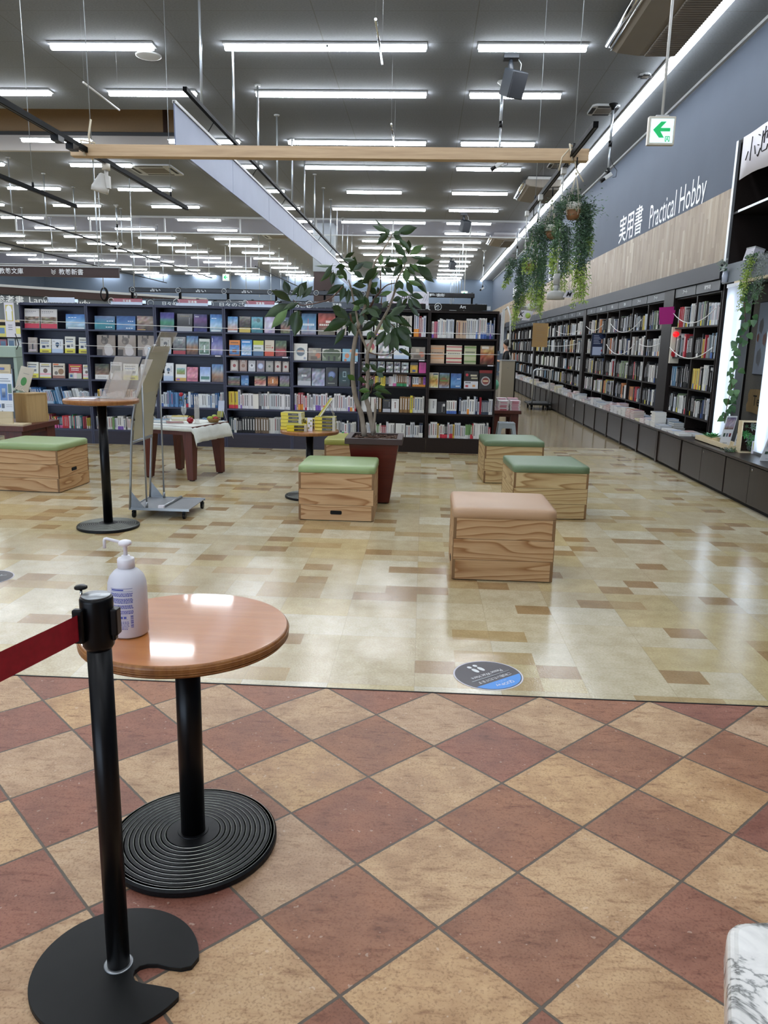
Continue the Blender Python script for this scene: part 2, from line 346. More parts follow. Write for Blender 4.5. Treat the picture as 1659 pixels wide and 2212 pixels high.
# ------------------------------------------------------------------ mesh builder
DEPS = None
class M:
    def __init__(s): s.v = []; s.f = []; s.m = []; s.c = []; s.mats = []; s.sm = []
    def mi(s, mat):
        if mat not in s.mats: s.mats.append(mat)
        return s.mats.index(mat)
    def add(s, vs, fs, mat, col=None, smooth=False, cols=None):
        o = len(s.v); k = s.mi(mat)
        s.v += [tuple(v) for v in vs]
        c = lin(col) if col else (0.8, 0.8, 0.8)
        s.c += cols if cols else [c] * len(vs)
        for f in fs:
            s.f.append(tuple(i + o for i in f)); s.m.append(k); s.sm.append(smooth)
        return s
    def box(s, x0, x1, y0, y1, z0, z1, mat, col=None, T=None):
        vs = [(x, y, z) for z in (z0, z1) for y in (y0, y1) for x in (x0, x1)]
        if T is not None: vs = [T @ Vector(v) for v in vs]
        return s.add(vs, [(0, 2, 3, 1), (4, 5, 7, 6), (0, 1, 5, 4), (2, 6, 7, 3), (0, 4, 6, 2), (1, 3, 7, 5)], mat, col)
    def quad(s, a, b, c, d, mat, col=None):
        return s.add([a, b, c, d], [(0, 1, 2, 3)], mat, col)
    def prism(s, poly, z0, z1, mat, col=None, T=None, smooth=False):
        n = len(poly)
        vs = [(x, y, z0) for x, y in poly] + [(x, y, z1) for x, y in poly]
        if T is not None: vs = [T @ Vector(v) for v in vs]
        fs = [tuple(range(n - 1, -1, -1)), tuple(range(n, 2 * n))]
        s.add(vs, fs, mat, col)
        o = len(s.v) - 2 * n; k = s.mi(mat)
        for i in range(n):
            j = (i + 1) % n
            s.f.append((o + i, o + j, o + n + j, o + n + i)); s.m.append(k); s.sm.append(smooth)
        return s
    def tube(s, pts, rad, mat, n=8, col=None, caps=True, smooth=True):
        pts = [Vector(p) for p in pts]
        if not isinstance(rad, (list, tuple)): rad = [rad] * len(pts)
        vs = []; up = None
        for i, p in enumerate(pts):
            d = (pts[min(i + 1, len(pts) - 1)] - pts[max(i - 1, 0)]).normalized()
            if up is None:
                up = Vector((0, 0, 1)) if abs(d.z) < 0.9 else Vector((1, 0, 0))
            a = d.cross(up).normalized(); bb = a.cross(d).normalized(); up = bb
            for k in range(n):
                t = 2 * PI * k / n
                vs.append(p + (a * math.cos(t) + bb * math.sin(t)) * rad[i])
        fs = []
        for i in range(len(pts) - 1):
            for k in range(n):
                j = (k + 1) % n
                fs.append((i * n + k, i * n + j, (i + 1) * n + j, (i + 1) * n + k))
        s.add(vs, fs, mat, col, smooth)
        if caps:
            o = len(s.v) - len(vs); kk = s.mi(mat)
            s.f.append(tuple(o + i for i in range(n - 1, -1, -1))); s.m.append(kk); s.sm.append(False)
            e = o + (len(pts) - 1) * n
            s.f.append(tuple(e + i for i in range(n))); s.m.append(kk); s.sm.append(False)
        return s
    def lathe(s, prof, mat, n=32, col=None, smooth=True, at=(0, 0, 0), T=None):
        """prof: list of (r, z)"""
        vs = []
        for r, z in prof:
            for k in range(n):
                t = 2 * PI * k / n
                vs.append(Vector((at[0] + r * math.cos(t), at[1] + r * math.sin(t), at[2] + z)))
        if T is not None: vs = [T @ v for v in vs]
        fs = []
        for i in range(len(prof) - 1):
            for k in range(n):
                j = (k + 1) % n
                fs.append((i * n + k, i * n + j, (i + 1) * n + j, (i + 1) * n + k))
        s.add(vs, fs, mat, col, smooth)
        o = len(s.v) - len(vs); kk = s.mi(mat)
        if prof[0][0] > 1e-5: s.f.append(tuple(o + i for i in range(n - 1, -1, -1))); s.m.append(kk); s.sm.append(False)
        if prof[-1][0] > 1e-5:
            e = o + (len(prof) - 1) * n
            s.f.append(tuple(e + i for i in range(n))); s.m.append(kk); s.sm.append(False)
        return s
    def ball(s, c, r, mat, n=12, col=None, sz=1.0):
        m_ = max(4, n // 2)
        prof = [(max(1e-6, r * math.sin(PI * i / m_)), -r * sz * math.cos(PI * i / m_)) for i in range(m_ + 1)]
        return s.lathe(prof, mat, n, col, True, c)
    def grid(s, o, ux, uy, nx, ny, fn, mat):
        """coloured picture: fn(u, v) gives sRGB; v=0 at the bottom"""
        o, ux, uy = Vector(o), Vector(ux), Vector(uy); vs = []; cs = []
        for j in range(ny + 1):
            for i in range(nx + 1):
                u, v = i / nx, j / ny
                vs.append(o + ux * u + uy * v); cs.append(lin(tuple(min(1, max(0, q)) for q in fn(u, v))))
        fs = [(j * (nx + 1) + i, j * (nx + 1) + i + 1, (j + 1) * (nx + 1) + i + 1, (j + 1) * (nx + 1) + i) for j in range(ny) for i in range(nx)]
        return s.add(vs, fs, mat, cols=cs)
    def text(s, txt, o, ux, uy, h, mat, col=None, bold=0.0, width=None, ext=0.0, center=False):
        vs, fs, wd, lo, hi = text_geo(txt, bold)
        ux, uy = Vector(ux).normalized(), Vector(uy).normalized(); nn = ux.cross(uy)
        k = h / max(1e-6, hi - lo); kx = k if width is None else width / wd
        o = Vector(o) - (ux * (wd * kx / 2) if center else Vector((0, 0, 0)))
        vv = [o + ux * (x * kx) + uy * ((y - lo) * k) + nn * (z * ext) for x, y, z in vs]
        return s.add(vv, fs, mat, col)
    def build(s, name, parent=None, loc=None, rz=0.0, bevel=0.0, seg=2, sub=0, **tags):
        me = bpy.data.meshes.new(name)
        me.from_pydata(s.v, [], s.f)
        for q in s.mats: me.materials.append(MATS[q])
        me.polygons.foreach_set('material_index', s.m)
        me.polygons.foreach_set('use_smooth', s.sm)
        if any(q.startswith('print') for q in s.mats):
            a = me.color_attributes.new('Col', 'FLOAT_COLOR', 'POINT')
            a.data.foreach_set('color', [t for c in s.c for t in (*c, 1.0)])
        me.update()
        ob = bpy.data.objects.new(name, me); COL.objects.link(ob)
        if parent is not None: ob.parent = parent
        if loc: ob.location = loc
        if rz: ob.rotation_euler = (0, 0, rz)
        if bevel:
            q = ob.modifiers.new('bevel', 'BEVEL'); q.width = bevel; q.segments = seg; q.limit_method = 'ANGLE'; q.angle_limit = 0.6
            q.harden_normals = False
        if sub:
            q = ob.modifiers.new('sub', 'SUBSURF'); q.levels = sub; q.render_levels = sub
        tag(ob, **tags)
        return ob
TG = {}
def text_geo(txt, bold):
    key = (txt, bold)
    if key not in TG:
        cu_ = bpy.data.curves.new('t', 'FONT'); cu_.body = txt; cu_.resolution_u = 2; cu_.offset = bold; cu_.fill_mode = 'FRONT'
        ob = bpy.data.objects.new('t', cu_); COL.objects.link(ob)
        dg = bpy.context.evaluated_depsgraph_get(); dg.update()
        me = bpy.data.meshes.new_from_object(ob.evaluated_get(dg))
        vs = [tuple(v.co) for v in me.vertices]; fs = [tuple(p.vertices) for p in me.polygons]
        bpy.data.objects.remove(ob); bpy.data.curves.remove(cu_); bpy.data.meshes.remove(me)
        if not vs: vs = [(0, 0, 0), (1, 0, 0), (0, 1, 0)]; fs = []
        x0 = min(v[0] for v in vs); x1 = max(v[0] for v in vs); lo = min(v[1] for v in vs); hi = max(v[1] for v in vs)
        TG[key] = ([(v[0] - x0, v[1], v[2]) for v in vs], fs, x1 - x0, lo, hi)
    return TG[key]
def tag(o, label=None, cat=None, group=None, kind=None):
    if label: o['label'] = label
    if cat: o['category'] = cat
    if group: o['group'] = group
    if kind: o['kind'] = kind
    return o
def thing(name, label, cat, loc=(0, 0, 0), rz=0.0, group=None):
    o = bpy.data.objects.new(name, None); COL.objects.link(o)
    o.location = loc; o.rotation_euler = (0, 0, rz); o.empty_display_size = 0.1
    return tag(o, label, cat, group)
def copy_tree(o, parent=None):
    c = o.copy(); COL.objects.link(c)
    if parent is not None: c.parent = parent
    for ch in [q for q in COL.objects if q.parent == o]: copy_tree(ch, c)
    return c
ORD = ['first', 'second', 'third', 'fourth', 'fifth', 'sixth', 'seventh', 'eighth', 'ninth', 'tenth', 'eleventh', 'twelfth', 'thirteenth', 'fourteenth', 'fifteenth', 'sixteenth', 'seventeenth', 'eighteenth', 'nineteenth', 'twentieth']
def ordn(i):
    if i < 20: return ORD[i]
    n = i + 1
    return '%d%s' % (n, 'th' if 10 <= n % 100 <= 20 else {1: 'st', 2: 'nd', 3: 'rd'}.get(n % 10, 'th'))
def arc(cx, cy, r, a0, a1, n):
    return [(cx + r * math.cos(math.radians(a0 + (a1 - a0) * i / n)), cy + r * math.sin(math.radians(a0 + (a1 - a0) * i / n))) for i in range(n + 1)]

FACE=[(1,0,-5.621,0.225,0.273,'a1'),(1,0,-5.372,0.245,0.271,'a1'),(1,0,-4.977,0.312,0.208,'sky'),(1,1,-5.638,0.137,0.212,'gb'),(1,1,-5.45,0.171,0.197,'wy'),(1,1,-5.273,0.17,0.194,'wb'),(1,1,-5.089,0.156,0.236,'wy'),(1,1,-4.889,0.149,0.227,'wy'),(1,2,-5.665,0.178,0.224,'wy'),(1,2,-5.477,0.171,0.215,'wp'),(1,2,-5.28,0.184,0.213,'br'),(1,2,-5.035,0.197,0.205,'rd'),(1,2,-4.868,0.109,0.202,'wp'),(2,0,-4.56,0.304,0.19,'teal'),(2,0,-4.253,0.283,0.196,'blue'),(2,0,-3.97,0.256,0.201,'brn'),(2,1,-4.56,0.277,0.286,'cat'),(2,1,-4.26,0.27,0.292,'cat'),(2,1,-3.98,0.249,0.291,'cat'),(2,2,-4.641,0.21,0.22,'dk'),(2,2,-4.438,0.169,0.251,'wd'),(2,2,-4.219,0.229,0.23,'wy'),(2,2,-3.977,0.202,0.228,'wb'),(3,0,-3.657,0.208,0.258,'aur'),(3,0,-3.406,0.228,0.243,'drk'),(3,0,-3.182,0.194,0.241,'nav'),(3,0,-2.955,0.18,0.245,'sky'),(3,1,-3.694,0.161,0.231,'wb'),(3,1,-3.493,0.188,0.242,'gr'),(3,1,-3.306,0.174,0.258,'bb'),(3,1,-3.132,0.16,0.223,'gw'),(3,1,-2.952,0.173,0.265,'vio'),(3,2,-3.667,0.148,0.255,'wb'),(3,2,-3.486,0.161,0.239,'wg'),(3,2,-3.319,0.161,0.203,'pk'),(3,2,-3.132,0.16,0.208,'lb'),(3,2,-2.952,0.173,0.251,'bb'),(4,0,-2.719,0.146,0.218,'lo'),(4,0,-2.543,0.166,0.221,'dy'),(4,0,-2.37,0.166,0.218,'tea'),(4,0,-2.191,0.152,0.221,'lil'),(4,0,-1.96,0.152,0.219,'lan'),(4,1,-2.699,0.16,0.213,'ob'),(4,1,-2.526,0.159,0.222,'bw'),(4,1,-2.357,0.152,0.213,'yb'),(4,1,-2.198,0.139,0.223,'ber'),(4,1,-2.033,0.165,0.22,'gnr'),(4,2,-2.705,0.12,0.155,'or1'),(4,2,-2.576,0.113,0.157,'or2'),(4,2,-2.453,0.106,0.154,'or3'),(4,2,-2.327,0.119,0.156,'or4'),(4,2,-2.198,0.113,0.153,'or5'),(4,2,-2.079,0.099,0.155,'or1'),(4,2,-1.966,0.099,0.151,'or1'),(4,3,-2.715,0.18,0.126,'lan'),(4,3,-2.556,0.113,0.143,'blue'),(4,3,-2.334,0.172,0.135,'mul'),(4,3,-2.152,0.152,0.139,'ora'),(4,3,-1.983,0.145,0.149,'pg'),(5,0,-1.637,0.217,0.292,'twr'),(5,0,-1.383,0.25,0.297,'red'),(5,0,-1.17,0.138,0.225,'gb'),(5,0,-1.01,0.144,0.209,'wd'),(5,1,-1.752,0.198,0.237,'cir'),(5,1,-1.551,0.191,0.177,'bei'),(5,1,-1.311,0.276,0.169,'grn'),(5,1,-1.046,0.229,0.174,'blo'),(5,2,-1.699,0.198,0.246,'gry'),(5,2,-1.498,0.191,0.244,'sil'),(5,2,-1.308,0.177,0.261,'bkb'),(5,2,-1.124,0.164,0.259,'bkt'),(6,0,-0.803,0.15,0.213,'wd'),(6,0,-0.637,0.144,0.216,'wg'),(6,0,-0.474,0.143,0.219,'wd'),(6,1,-0.761,0.17,0.258,'jp'),(6,1,-0.552,0.209,0.281,'man'),(6,1,-0.324,0.221,0.184,'wb'),(6,1,-0.09,0.208,0.17,'bei'),(6,2,-0.833,0.105,0.146,'man'),(6,2,-0.719,0.098,0.148,'man'),(6,2,-0.604,0.104,0.151,'man'),(6,2,-0.484,0.098,0.147,'man'),(6,2,-0.376,0.091,0.149,'man'),(6,2,-0.266,0.104,0.145,'man'),(6,2,-0.139,0.11,0.148,'yel'),(6,2,-0.019,0.104,0.15,'mag'),(6,4,-0.817,0.137,0.212,'whi'),(6,4,-0.513,0.117,0.186,'drk'),(6,4,-0.393,0.111,0.189,'wfg'),(6,5,-0.311,0.143,0.192,'whi'),(7,1,0.185,0.201,0.251,'pat'),(7,1,0.418,0.226,0.256,'par'),(7,1,0.644,0.174,0.254,'pag'),(7,1,0.882,0.199,0.259,'snd'),(7,2,0.137,0.155,0.212,'yw'),(7,2,0.295,0.149,0.209,'bur'),(7,2,0.46,0.155,0.207,'blue'),(7,2,0.673,0.206,0.244,'bkw'),(7,2,0.876,0.187,0.261,'plt'),(7,3,0.121,0.162,0.202,'whi'),(7,3,0.269,0.123,0.166,'bkp')]
TRUNK={'A':[(-0.552,0.629),(-0.583,0.833),(-0.617,0.92),(-0.654,1.051),(-0.677,1.267),(-0.663,1.481),(-0.627,1.651),(-0.601,1.735),(-0.565,1.84),(-0.54,1.965),(-0.515,2.068)],'A2':[(-0.54,1.944),(-0.496,2.191),(-0.465,2.272),(-0.414,2.344),(-0.352,2.445),(-0.327,2.5)],'B':[(-0.463,0.643),(-0.505,0.835),(-0.523,0.923),(-0.547,1.01),(-0.527,1.162),(-0.541,1.323),(-0.532,1.452),(-0.453,1.633),(-0.391,1.749),(-0.339,1.854),(-0.294,1.989),(-0.275,2.092),(-0.219,2.195),(-0.19,2.277)],'C':[(-0.469,0.659),(-0.455,0.837),(-0.446,0.957)],'D':[(-0.621,1.64),(-0.645,1.797),(-0.674,1.921),(-0.691,2.003),(-0.713,2.075)],'E':[(-0.522,1.841),(-0.47,1.935),(-0.433,1.987),(-0.429,2.069),(-0.437,2.192)],'E2':[(-0.433,1.987),(-0.365,2.05),(-0.275,2.072)],'L':[(-0.771,2.022),(-0.809,1.975),(-0.878,1.912),(-0.954,1.88),(-1.062,1.854),(-1.159,1.845),(-1.224,1.89)],'M':[(-0.543,1.457),(-0.588,1.556),(-0.621,1.64)],'N':[(-0.531,1.43),(-0.427,1.406),(-0.34,1.413),(-0.255,1.463)],'O':[(-0.538,1.162),(-0.468,1.218),(-0.447,1.261)],'P':[(-0.552,1.031),(-0.498,1.054),(-0.488,1.12),(-0.511,1.163)],'Q':[(-0.693,1.775),(-0.682,1.702),(-0.632,1.629)],'R':[(-0.339,1.854),(-0.415,1.874),(-0.416,1.946)],'S':[(-0.391,1.749),(-0.325,1.698),(-0.281,1.668)]}
LEAVES=[(-1.268,1.926,-1.31,2.055,1.3),(-1.214,1.906,-1.121,2.053,1.2),(-1.143,1.892,-1.053,2.007,0.8),(-1.252,1.869,-1.459,1.766,0.9),(-1.246,1.817,-1.373,1.668,0.9),(-1.176,1.808,-1.204,1.618,1.5),(-1.159,1.871,-1.29,1.816,0.8),(-0.859,2.221,-1.019,2.221,0.5),(-0.784,2.268,-0.692,2.345,0.6),(-0.719,2.151,-0.678,2.289,1.4),(-0.687,2.157,-0.592,2.225,0.8),(-0.74,2.064,-0.811,2.206,0.7),(-0.858,2.165,-0.96,2.089,0.6),(-0.763,2.227,-0.848,2.216,0.6),(-0.805,2.135,-0.901,2.128,0.7),(-0.772,2.058,-0.911,1.984,0.9),(-0.75,2.023,-0.787,1.934,1.0),(-0.723,2.023,-0.738,1.904,1.0),(-0.686,2.024,-0.59,1.914,1.0),(-0.665,2.076,-0.52,2.083,0.5),(-0.826,2.114,-0.762,2.105,0.7),(-0.349,2.53,-0.482,2.628,0.5),(-0.348,2.51,-0.486,2.565,0.7),(-0.353,2.473,-0.438,2.502,0.6),(-0.306,2.504,-0.126,2.56,1.0),(-0.327,2.49,-0.242,2.455,0.8),(-0.284,2.451,-0.169,2.37,0.6),(-0.179,2.272,-0.293,2.398,0.7),(-0.175,2.317,-0.06,2.414,1.1),(-0.158,2.292,-0.044,2.281,0.6),(-0.222,2.281,-0.396,2.284,0.4),(-0.162,2.236,-0.049,2.177,0.9),(-0.199,2.216,-0.185,2.102,1.7),(-0.114,2.227,0.043,2.123,0.8),(-0.133,2.156,-0.012,2.01,0.7),(-0.195,2.094,-0.056,2.05,0.7),(-0.08,2.157,0.049,2.096,0.6),(-0.259,2.093,-0.22,2.016,1.5),(-0.209,2.215,-0.274,2.275,0.6),(-0.162,2.247,-0.123,2.176,0.9),(-0.437,2.202,-0.619,2.26,0.6),(-0.44,2.348,-0.427,2.243,1.3),(-0.411,2.207,-0.323,2.176,0.8),(-0.411,2.212,-0.274,2.24,0.6),(-0.437,2.171,-0.585,2.095,0.8),(-0.459,1.956,-0.516,2.016,1.2),(-0.438,1.946,-0.331,1.984,0.7),(-0.566,1.943,-0.603,1.85,1.0),(-0.522,1.872,-0.662,1.885,0.8),(-0.427,1.936,-0.469,1.891,1.0),(-0.775,1.794,-0.84,1.845,1.1),(-0.736,1.753,-0.879,1.703,0.7),(-0.736,1.743,-0.79,1.687,1.0),(-0.698,1.717,-0.909,1.653,0.8),(-0.746,1.659,-0.84,1.535,0.8),(-0.596,1.782,-0.59,1.699,1.9),(-0.554,1.84,-0.434,1.764,0.9),(-0.596,1.766,-0.727,1.689,1.0),(-0.682,1.707,-0.643,1.603,1.3),(-0.45,1.733,-0.586,1.651,0.9),(-0.497,1.632,-0.536,1.566,0.8),(-0.402,1.749,-0.34,1.63,1.2),(-0.38,1.765,-0.27,1.729,0.6),(-0.359,1.76,-0.14,1.712,0.6),(-0.414,1.843,-0.456,1.774,0.8),(-0.343,1.771,-0.223,1.851,1.0),(-0.362,1.65,-0.446,1.525,1.2),(-0.324,1.635,-0.253,1.491,1.2),(-0.308,1.678,-0.135,1.525,1.3),(-0.266,1.689,-0.138,1.623,0.9),(-0.282,1.683,-0.149,1.565,1.1),(-0.3,1.989,-0.171,1.969,0.7),(-0.223,1.939,-0.264,1.856,0.8),(-0.154,1.951,-0.052,1.86,0.8),(-0.157,1.858,-0.069,1.785,0.7),(-0.165,1.94,-0.13,1.856,0.8),(-0.34,1.901,-0.393,1.848,0.8),(-0.511,1.841,-0.441,1.832,0.8),(-0.509,1.716,-0.433,1.696,0.9),(-0.524,1.324,-0.452,1.269,0.8),(-0.452,1.252,-0.368,1.29,1.4),(-0.642,1.16,-0.704,1.223,1.1),(-0.615,1.171,-0.549,1.16,0.7),(-0.471,1.093,-0.381,1.117,0.8),(-0.465,1.088,-0.306,1.089,0.6),(-0.498,1.065,-0.599,1.082,0.9),(-0.509,1.054,-0.585,0.992,0.9),(-0.47,1.05,-0.368,1.023,0.5),(-0.511,1.173,-0.49,1.125,0.8),(-0.255,1.473,-0.138,1.419,0.6),(-0.512,1.27,-0.53,1.334,0.6),(-0.587,1.871,-0.662,1.817,1.0),(-0.525,2.006,-0.461,2.069,0.8),(-0.489,1.8,-0.565,1.871,0.9)]

# ------------------------------------------------------------------ the room
def struct(name, mb, **k): return mb.build(name, kind='structure', **k)
ZC = 5.0; XW = 3.56; XL = -21.0; YF = 43.0; YB = -7.5
YT = 3.17
b = M()
b.box(XL, 1.05, YT, YF, -0.06, 0, 'vinyl'); b.box(1.05, 4.2, YT, 12.05, -0.06, 0, 'vinyl'); b.box(1.05, 4.2, 12.05, YF, -0.06, 0, 'aisle')
b.box(XL, 4.2, YB, YT - 0.008, -0.06, 0, 'terracotta'); b.box(XL, 4.2, YT - 0.008, YT, -0.06, 0.002, 'black_matte')
struct('floor', b)
b = M()   # ceiling with a raised pocket on the left
rx0, rx1, ry0, ry1 = -7.9, -3.85, 12.8, 15.5
rx0 = -12.0
b.box(XL, 4.2, YB, ry0, ZC, ZC + 0.1, 'ceiling'); b.box(XL, 4.2, ry1, YF, ZC, ZC + 0.1, 'ceiling')
b.box(rx1, 4.2, ry0, ry1, ZC, ZC + 0.1, 'ceiling'); b.box(XL, rx0, ry0, ry1, ZC, ZC + 0.1, 'ceiling')
struct('ceiling', b)
b = M()
b.box(rx0, rx1, ry1 - 0.02, ry1 + 0.08, ZC - 0.004, ZC + 0.27, 'recess_rim'); b.box(rx0, rx1, ry1 - 0.05, ry1 + 0.08, ZC + 0.27, ZC + 0.33, 'steel_rail')
b.box(rx0, rx1, ry1, ry1 + 0.08, ZC + 0.33, ZC + 1.0, 'recess'); b.box(rx0 - 0.08, rx0, ry0, ry1, ZC + 0.1, ZC + 1.0, 'recess'); b.box(rx1, rx1 + 0.08, ry0, ry1, ZC + 0.1, ZC + 1.0, 'recess')
b.box(rx0, rx1, ry0 - 0.08, ry0, ZC + 0.1, ZC + 1.0, 'recess'); b.box(rx0, rx1, ry0, ry1, ZC + 1.0, ZC + 1.08, 'recess')
b.box(-5.05, -4.98, ry1 - 0.03, ry1, ZC + 0.33, ZC + 1.0, 'sign_brown')
struct('trim_1', b)
b = M()
b.box(XW, XW + 0.7, 9.62, YF, 3.38, ZC, 'wall_blue'); b.box(XW, XW + 0.7, YB, 9.62, 3.85, ZC, 'wall_blue'); b.box(XW + 0.55, XW + 0.7, YB, YF, 0, 3.85, 'wall_blue')
b.box(XW - 0.02, XW + 0.6, 9.62, YF, 2.54, 3.38, 'plankwall')
struct('wall_right', b)
struct('wall_far', M().box(XL, 4.2, YF, YF + 0.1, 0, ZC, 'wall_far'))
struct('wall_left', M().box(XL - 0.1, XL, YB, YF, 0, ZC, 'wall_far'))
b = M()   # entrance side behind the camera: glazed front towards the street
b.box(XL, XL + 1.2, YB - 0.1, YB, 0, ZC, 'wall_warm'); b.box(-2.5, 4.2, YB - 0.1, YB, 0, ZC, 'wall_warm')
b.box(XL + 1.2, -2.5, YB - 0.1, YB, 3.4, ZC, 'wall_warm'); b.box(XL + 1.2, -2.5, YB - 0.1, YB, 0, 0.35, 'wall_warm')
struct('wall_near', b)
b = M()
for k in range(9):
    x = XL + 1.2 + k * (17.3 / 8.0)
    b.box(x - 0.03, x + 0.03, YB - 0.08, YB, 0.35, 3.4, 'window_frame')
struct('window_1', b)
struct('trim_2', M().box(XW - 0.04, XW, YB, YF, ZC - 0.035, ZC, 'white_metal'))
# oblique wall on the far left with its sign band and light panelling
ang = math.atan2(3.11, 2.67)
def oblique(s, off=0.0): return (-12.46 + math.cos(ang) * s + math.sin(ang) * off, 22.78 + math.sin(ang) * s - math.cos(ang) * off)
TO = Matrix.Translation((-12.46, 22.78, 0)) @ Matrix.Rotation(ang, 4, 'Z')
b = M(); b.box(-8, 7, 0, 0.1, 0, 2.0, 'palewood', T=TO); b.box(-8, 7, 0, 0.1, 2.0, 3.0, 'sign_gray', T=TO); b.box(-8, 7, -0.12, 0.1, 2.72, 2.93, 'band_brown', T=TO); b.box(-8, 7, -0.14, 0.1, 2.93, 3.0, 'white_metal', T=TO)
struct('wall_side', b)
b = M()
o2 = TO @ Vector((-0.2, -0.14, 2.45)); ux = (math.cos(ang), math.sin(ang), 0)
b.text('参考書', o2, ux, (0, 0, 1), 0.25, 'white_ink', bold=0.006, width=0.8)
o3 = TO @ Vector((0.76, -0.14, 2.47)); b.text('Language/Study', o3, ux, (0, 0, 1), 0.22, 'white_ink', width=1.9)
b.build('wall_lettering', label='white 参考書 Language/Study lettering on the grey band at far left', cat='sign')

# right wall lettering
def wallword(txt, y_start, y_end, z0, h, lab, bold=0.0):
    m_ = M(); m_.text(txt, (XW - 0.004, y_start, z0), (0, -1, 0), (0, 0, 1), h, 'white_ink', width=abs(y_start - y_end), bold=bold, ext=0)
    return m_.build('wall_lettering', label=lab, cat='sign')
wallword('実用書', 15.3, 13.75, 3.42, 0.48, 'white 実用書 lettering on the blue grey wall above the wooden panelling', 0.006)
wallword('Practical Hobby', 13.3, 10.75, 3.30, 0.47, 'white Practical Hobby lettering on the wall above the wood panels')
wallword('ビジネス', 23.6, 20.9, 3.42, 0.48, 'white ビジネス lettering half hidden behind the hanging plants', 0.006)
wallword('Business', 20.5, 19.0, 3.44, 0.4, 'white Business lettering on the wall behind the hanging plants')
wallword('専門書', 33.0, 30.5, 3.42, 0.5, 'white 専門書 lettering farthest along the blue grey wall', 0.006)

# column
b = M(); b.box(-3.42, -2.80, 24, 24.6, 3.62, ZC, 'column_gray'); b.box(-3.40, -2.84, 24.02, 24.58, 0, 3.62, 'sign_brown')
struct('trim_3', b)

# ------------------------------------------------------------------ ceiling lights
def tube_mesh(L, n=1):
    bs = M(); bs.prism([(-L / 2 - 0.012, -0.085), (L / 2 + 0.012, -0.085), (L / 2 + 0.012, 0.085), (-L / 2 - 0.012, 0.085)], -0.022, -0.002, 'white_metal')
    df = M()
    prof = [(-0.05, -0.022), (-0.045, -0.05), (-0.028, -0.066), (0.028, -0.066), (0.045, -0.05), (0.05, -0.022)]
    vs = []
    for x, sc in ((-L / 2, 0.75), (-L / 2 + 0.03, 1), (L / 2 - 0.03, 1), (L / 2, 0.75)):
        for y, z in prof: vs.append((x, y * sc, z))
    fs = []
    for i in range(3):
        for k in range(5): fs.append((i * 6 + k, i * 6 + k + 1, i * 6 + 6 + k + 1, i * 6 + 6 + k))
    fs += [(5, 4, 3, 2, 1, 0), (18, 19, 20, 21, 22, 23)]
    df.add(vs, fs, 'tube')
    return bs, df
def light_proto(L, name='ceiling_light'):
    t = thing(name, 'x', 'ceiling light'); a, c = tube_mesh(L); a.build('mounting_plate', t); c.build('diffuser', t, label='glowing white diffuser'); return t
PRO = {}
rowsY = [-4.5, -1.2, 2.0, 5.2, 8.05, 10.13, 11.9, 14.56, 16.51, 19.01, 21.31, 23.49, 25.52, 27.58, 29.5, 31.65, 33.75, 35.6, 37.62, 39.7, 41.5, 42.85]
cols = [(1.165, 1.26, 'first'), (-1.3, 2.42, 'second'), (-4.02, 1.26, 'third'), (-6.7, 1.26, 'fourth'), (-9.37, 1.26, 'fifth'), (-12.0, 1.26, 'sixth'), (-14.7, 1.26, 'seventh'), (-17.4, 1.26, 'eighth')]
for ri, Y in enumerate(rowsY):
    for ci, (X, L, cn) in enumerate(cols):
        if ri < 5 and ci > 4: continue
        LL = L; XX = X
        if ci == 1 and ri in (9, 12): LL = 1.26
        if ci == 3 and ri == 6: XX = -6.15
        if ci == 1 and ri == 9: XX = -1.28
        if ci == 1 and ri >= 13 and ri % 3 == 1: LL = 1.26; XX = -1.6
        key = LL
        if key not in PRO: PRO[key] = light_proto(LL); t = PRO[key]
        else: t = copy_tree(PRO[key])
        t.location = (XX, Y, ZC)
        if ci == 3 and ri == 7: t.location.z = ZC
        k_ = ri - 5
        if k_ >= 0:
            t['label'] = '%stube light on the ceiling, %s column from the right wall, %s row going back' % ('long ' if LL > 2 else 'short ', cn, ordn(k_))
        else:
            t['label'] = 'tube light on the ceiling behind the view, %s column, %s row' % (cn, ordn(ri))
        t['category'] = 'ceiling light'; t['group'] = 'ceiling tube lights'
# light strip beside the right wall
first = None
for i in range(19):
    y0 = -2.5 + i * 2.4
    if y0 > 42: break
    if first is None:
        t = thing('strip_light', 'x', 'ceiling light'); M().box(-0.07, 0.07, 0.0, 2.38, -0.03, -0.002, 'white_metal').build('mounting_plate', t)
        M().prism([(-0.045, 0.01), (0.045, 0.01), (0.045, 2.37), (-0.045, 2.37)], -0.075, -0.03, 'strip').build('diffuser', t, label='glowing white diffuser'); first = t
    else: t = copy_tree(first)
    t.location = (2.93, y0, ZC)
    t['label'] = 'section of the long light strip beside the right wall, %s from the near end' % ordn(i); t['category'] = 'ceiling light'; t['group'] = 'light strip sections beside the right wall'

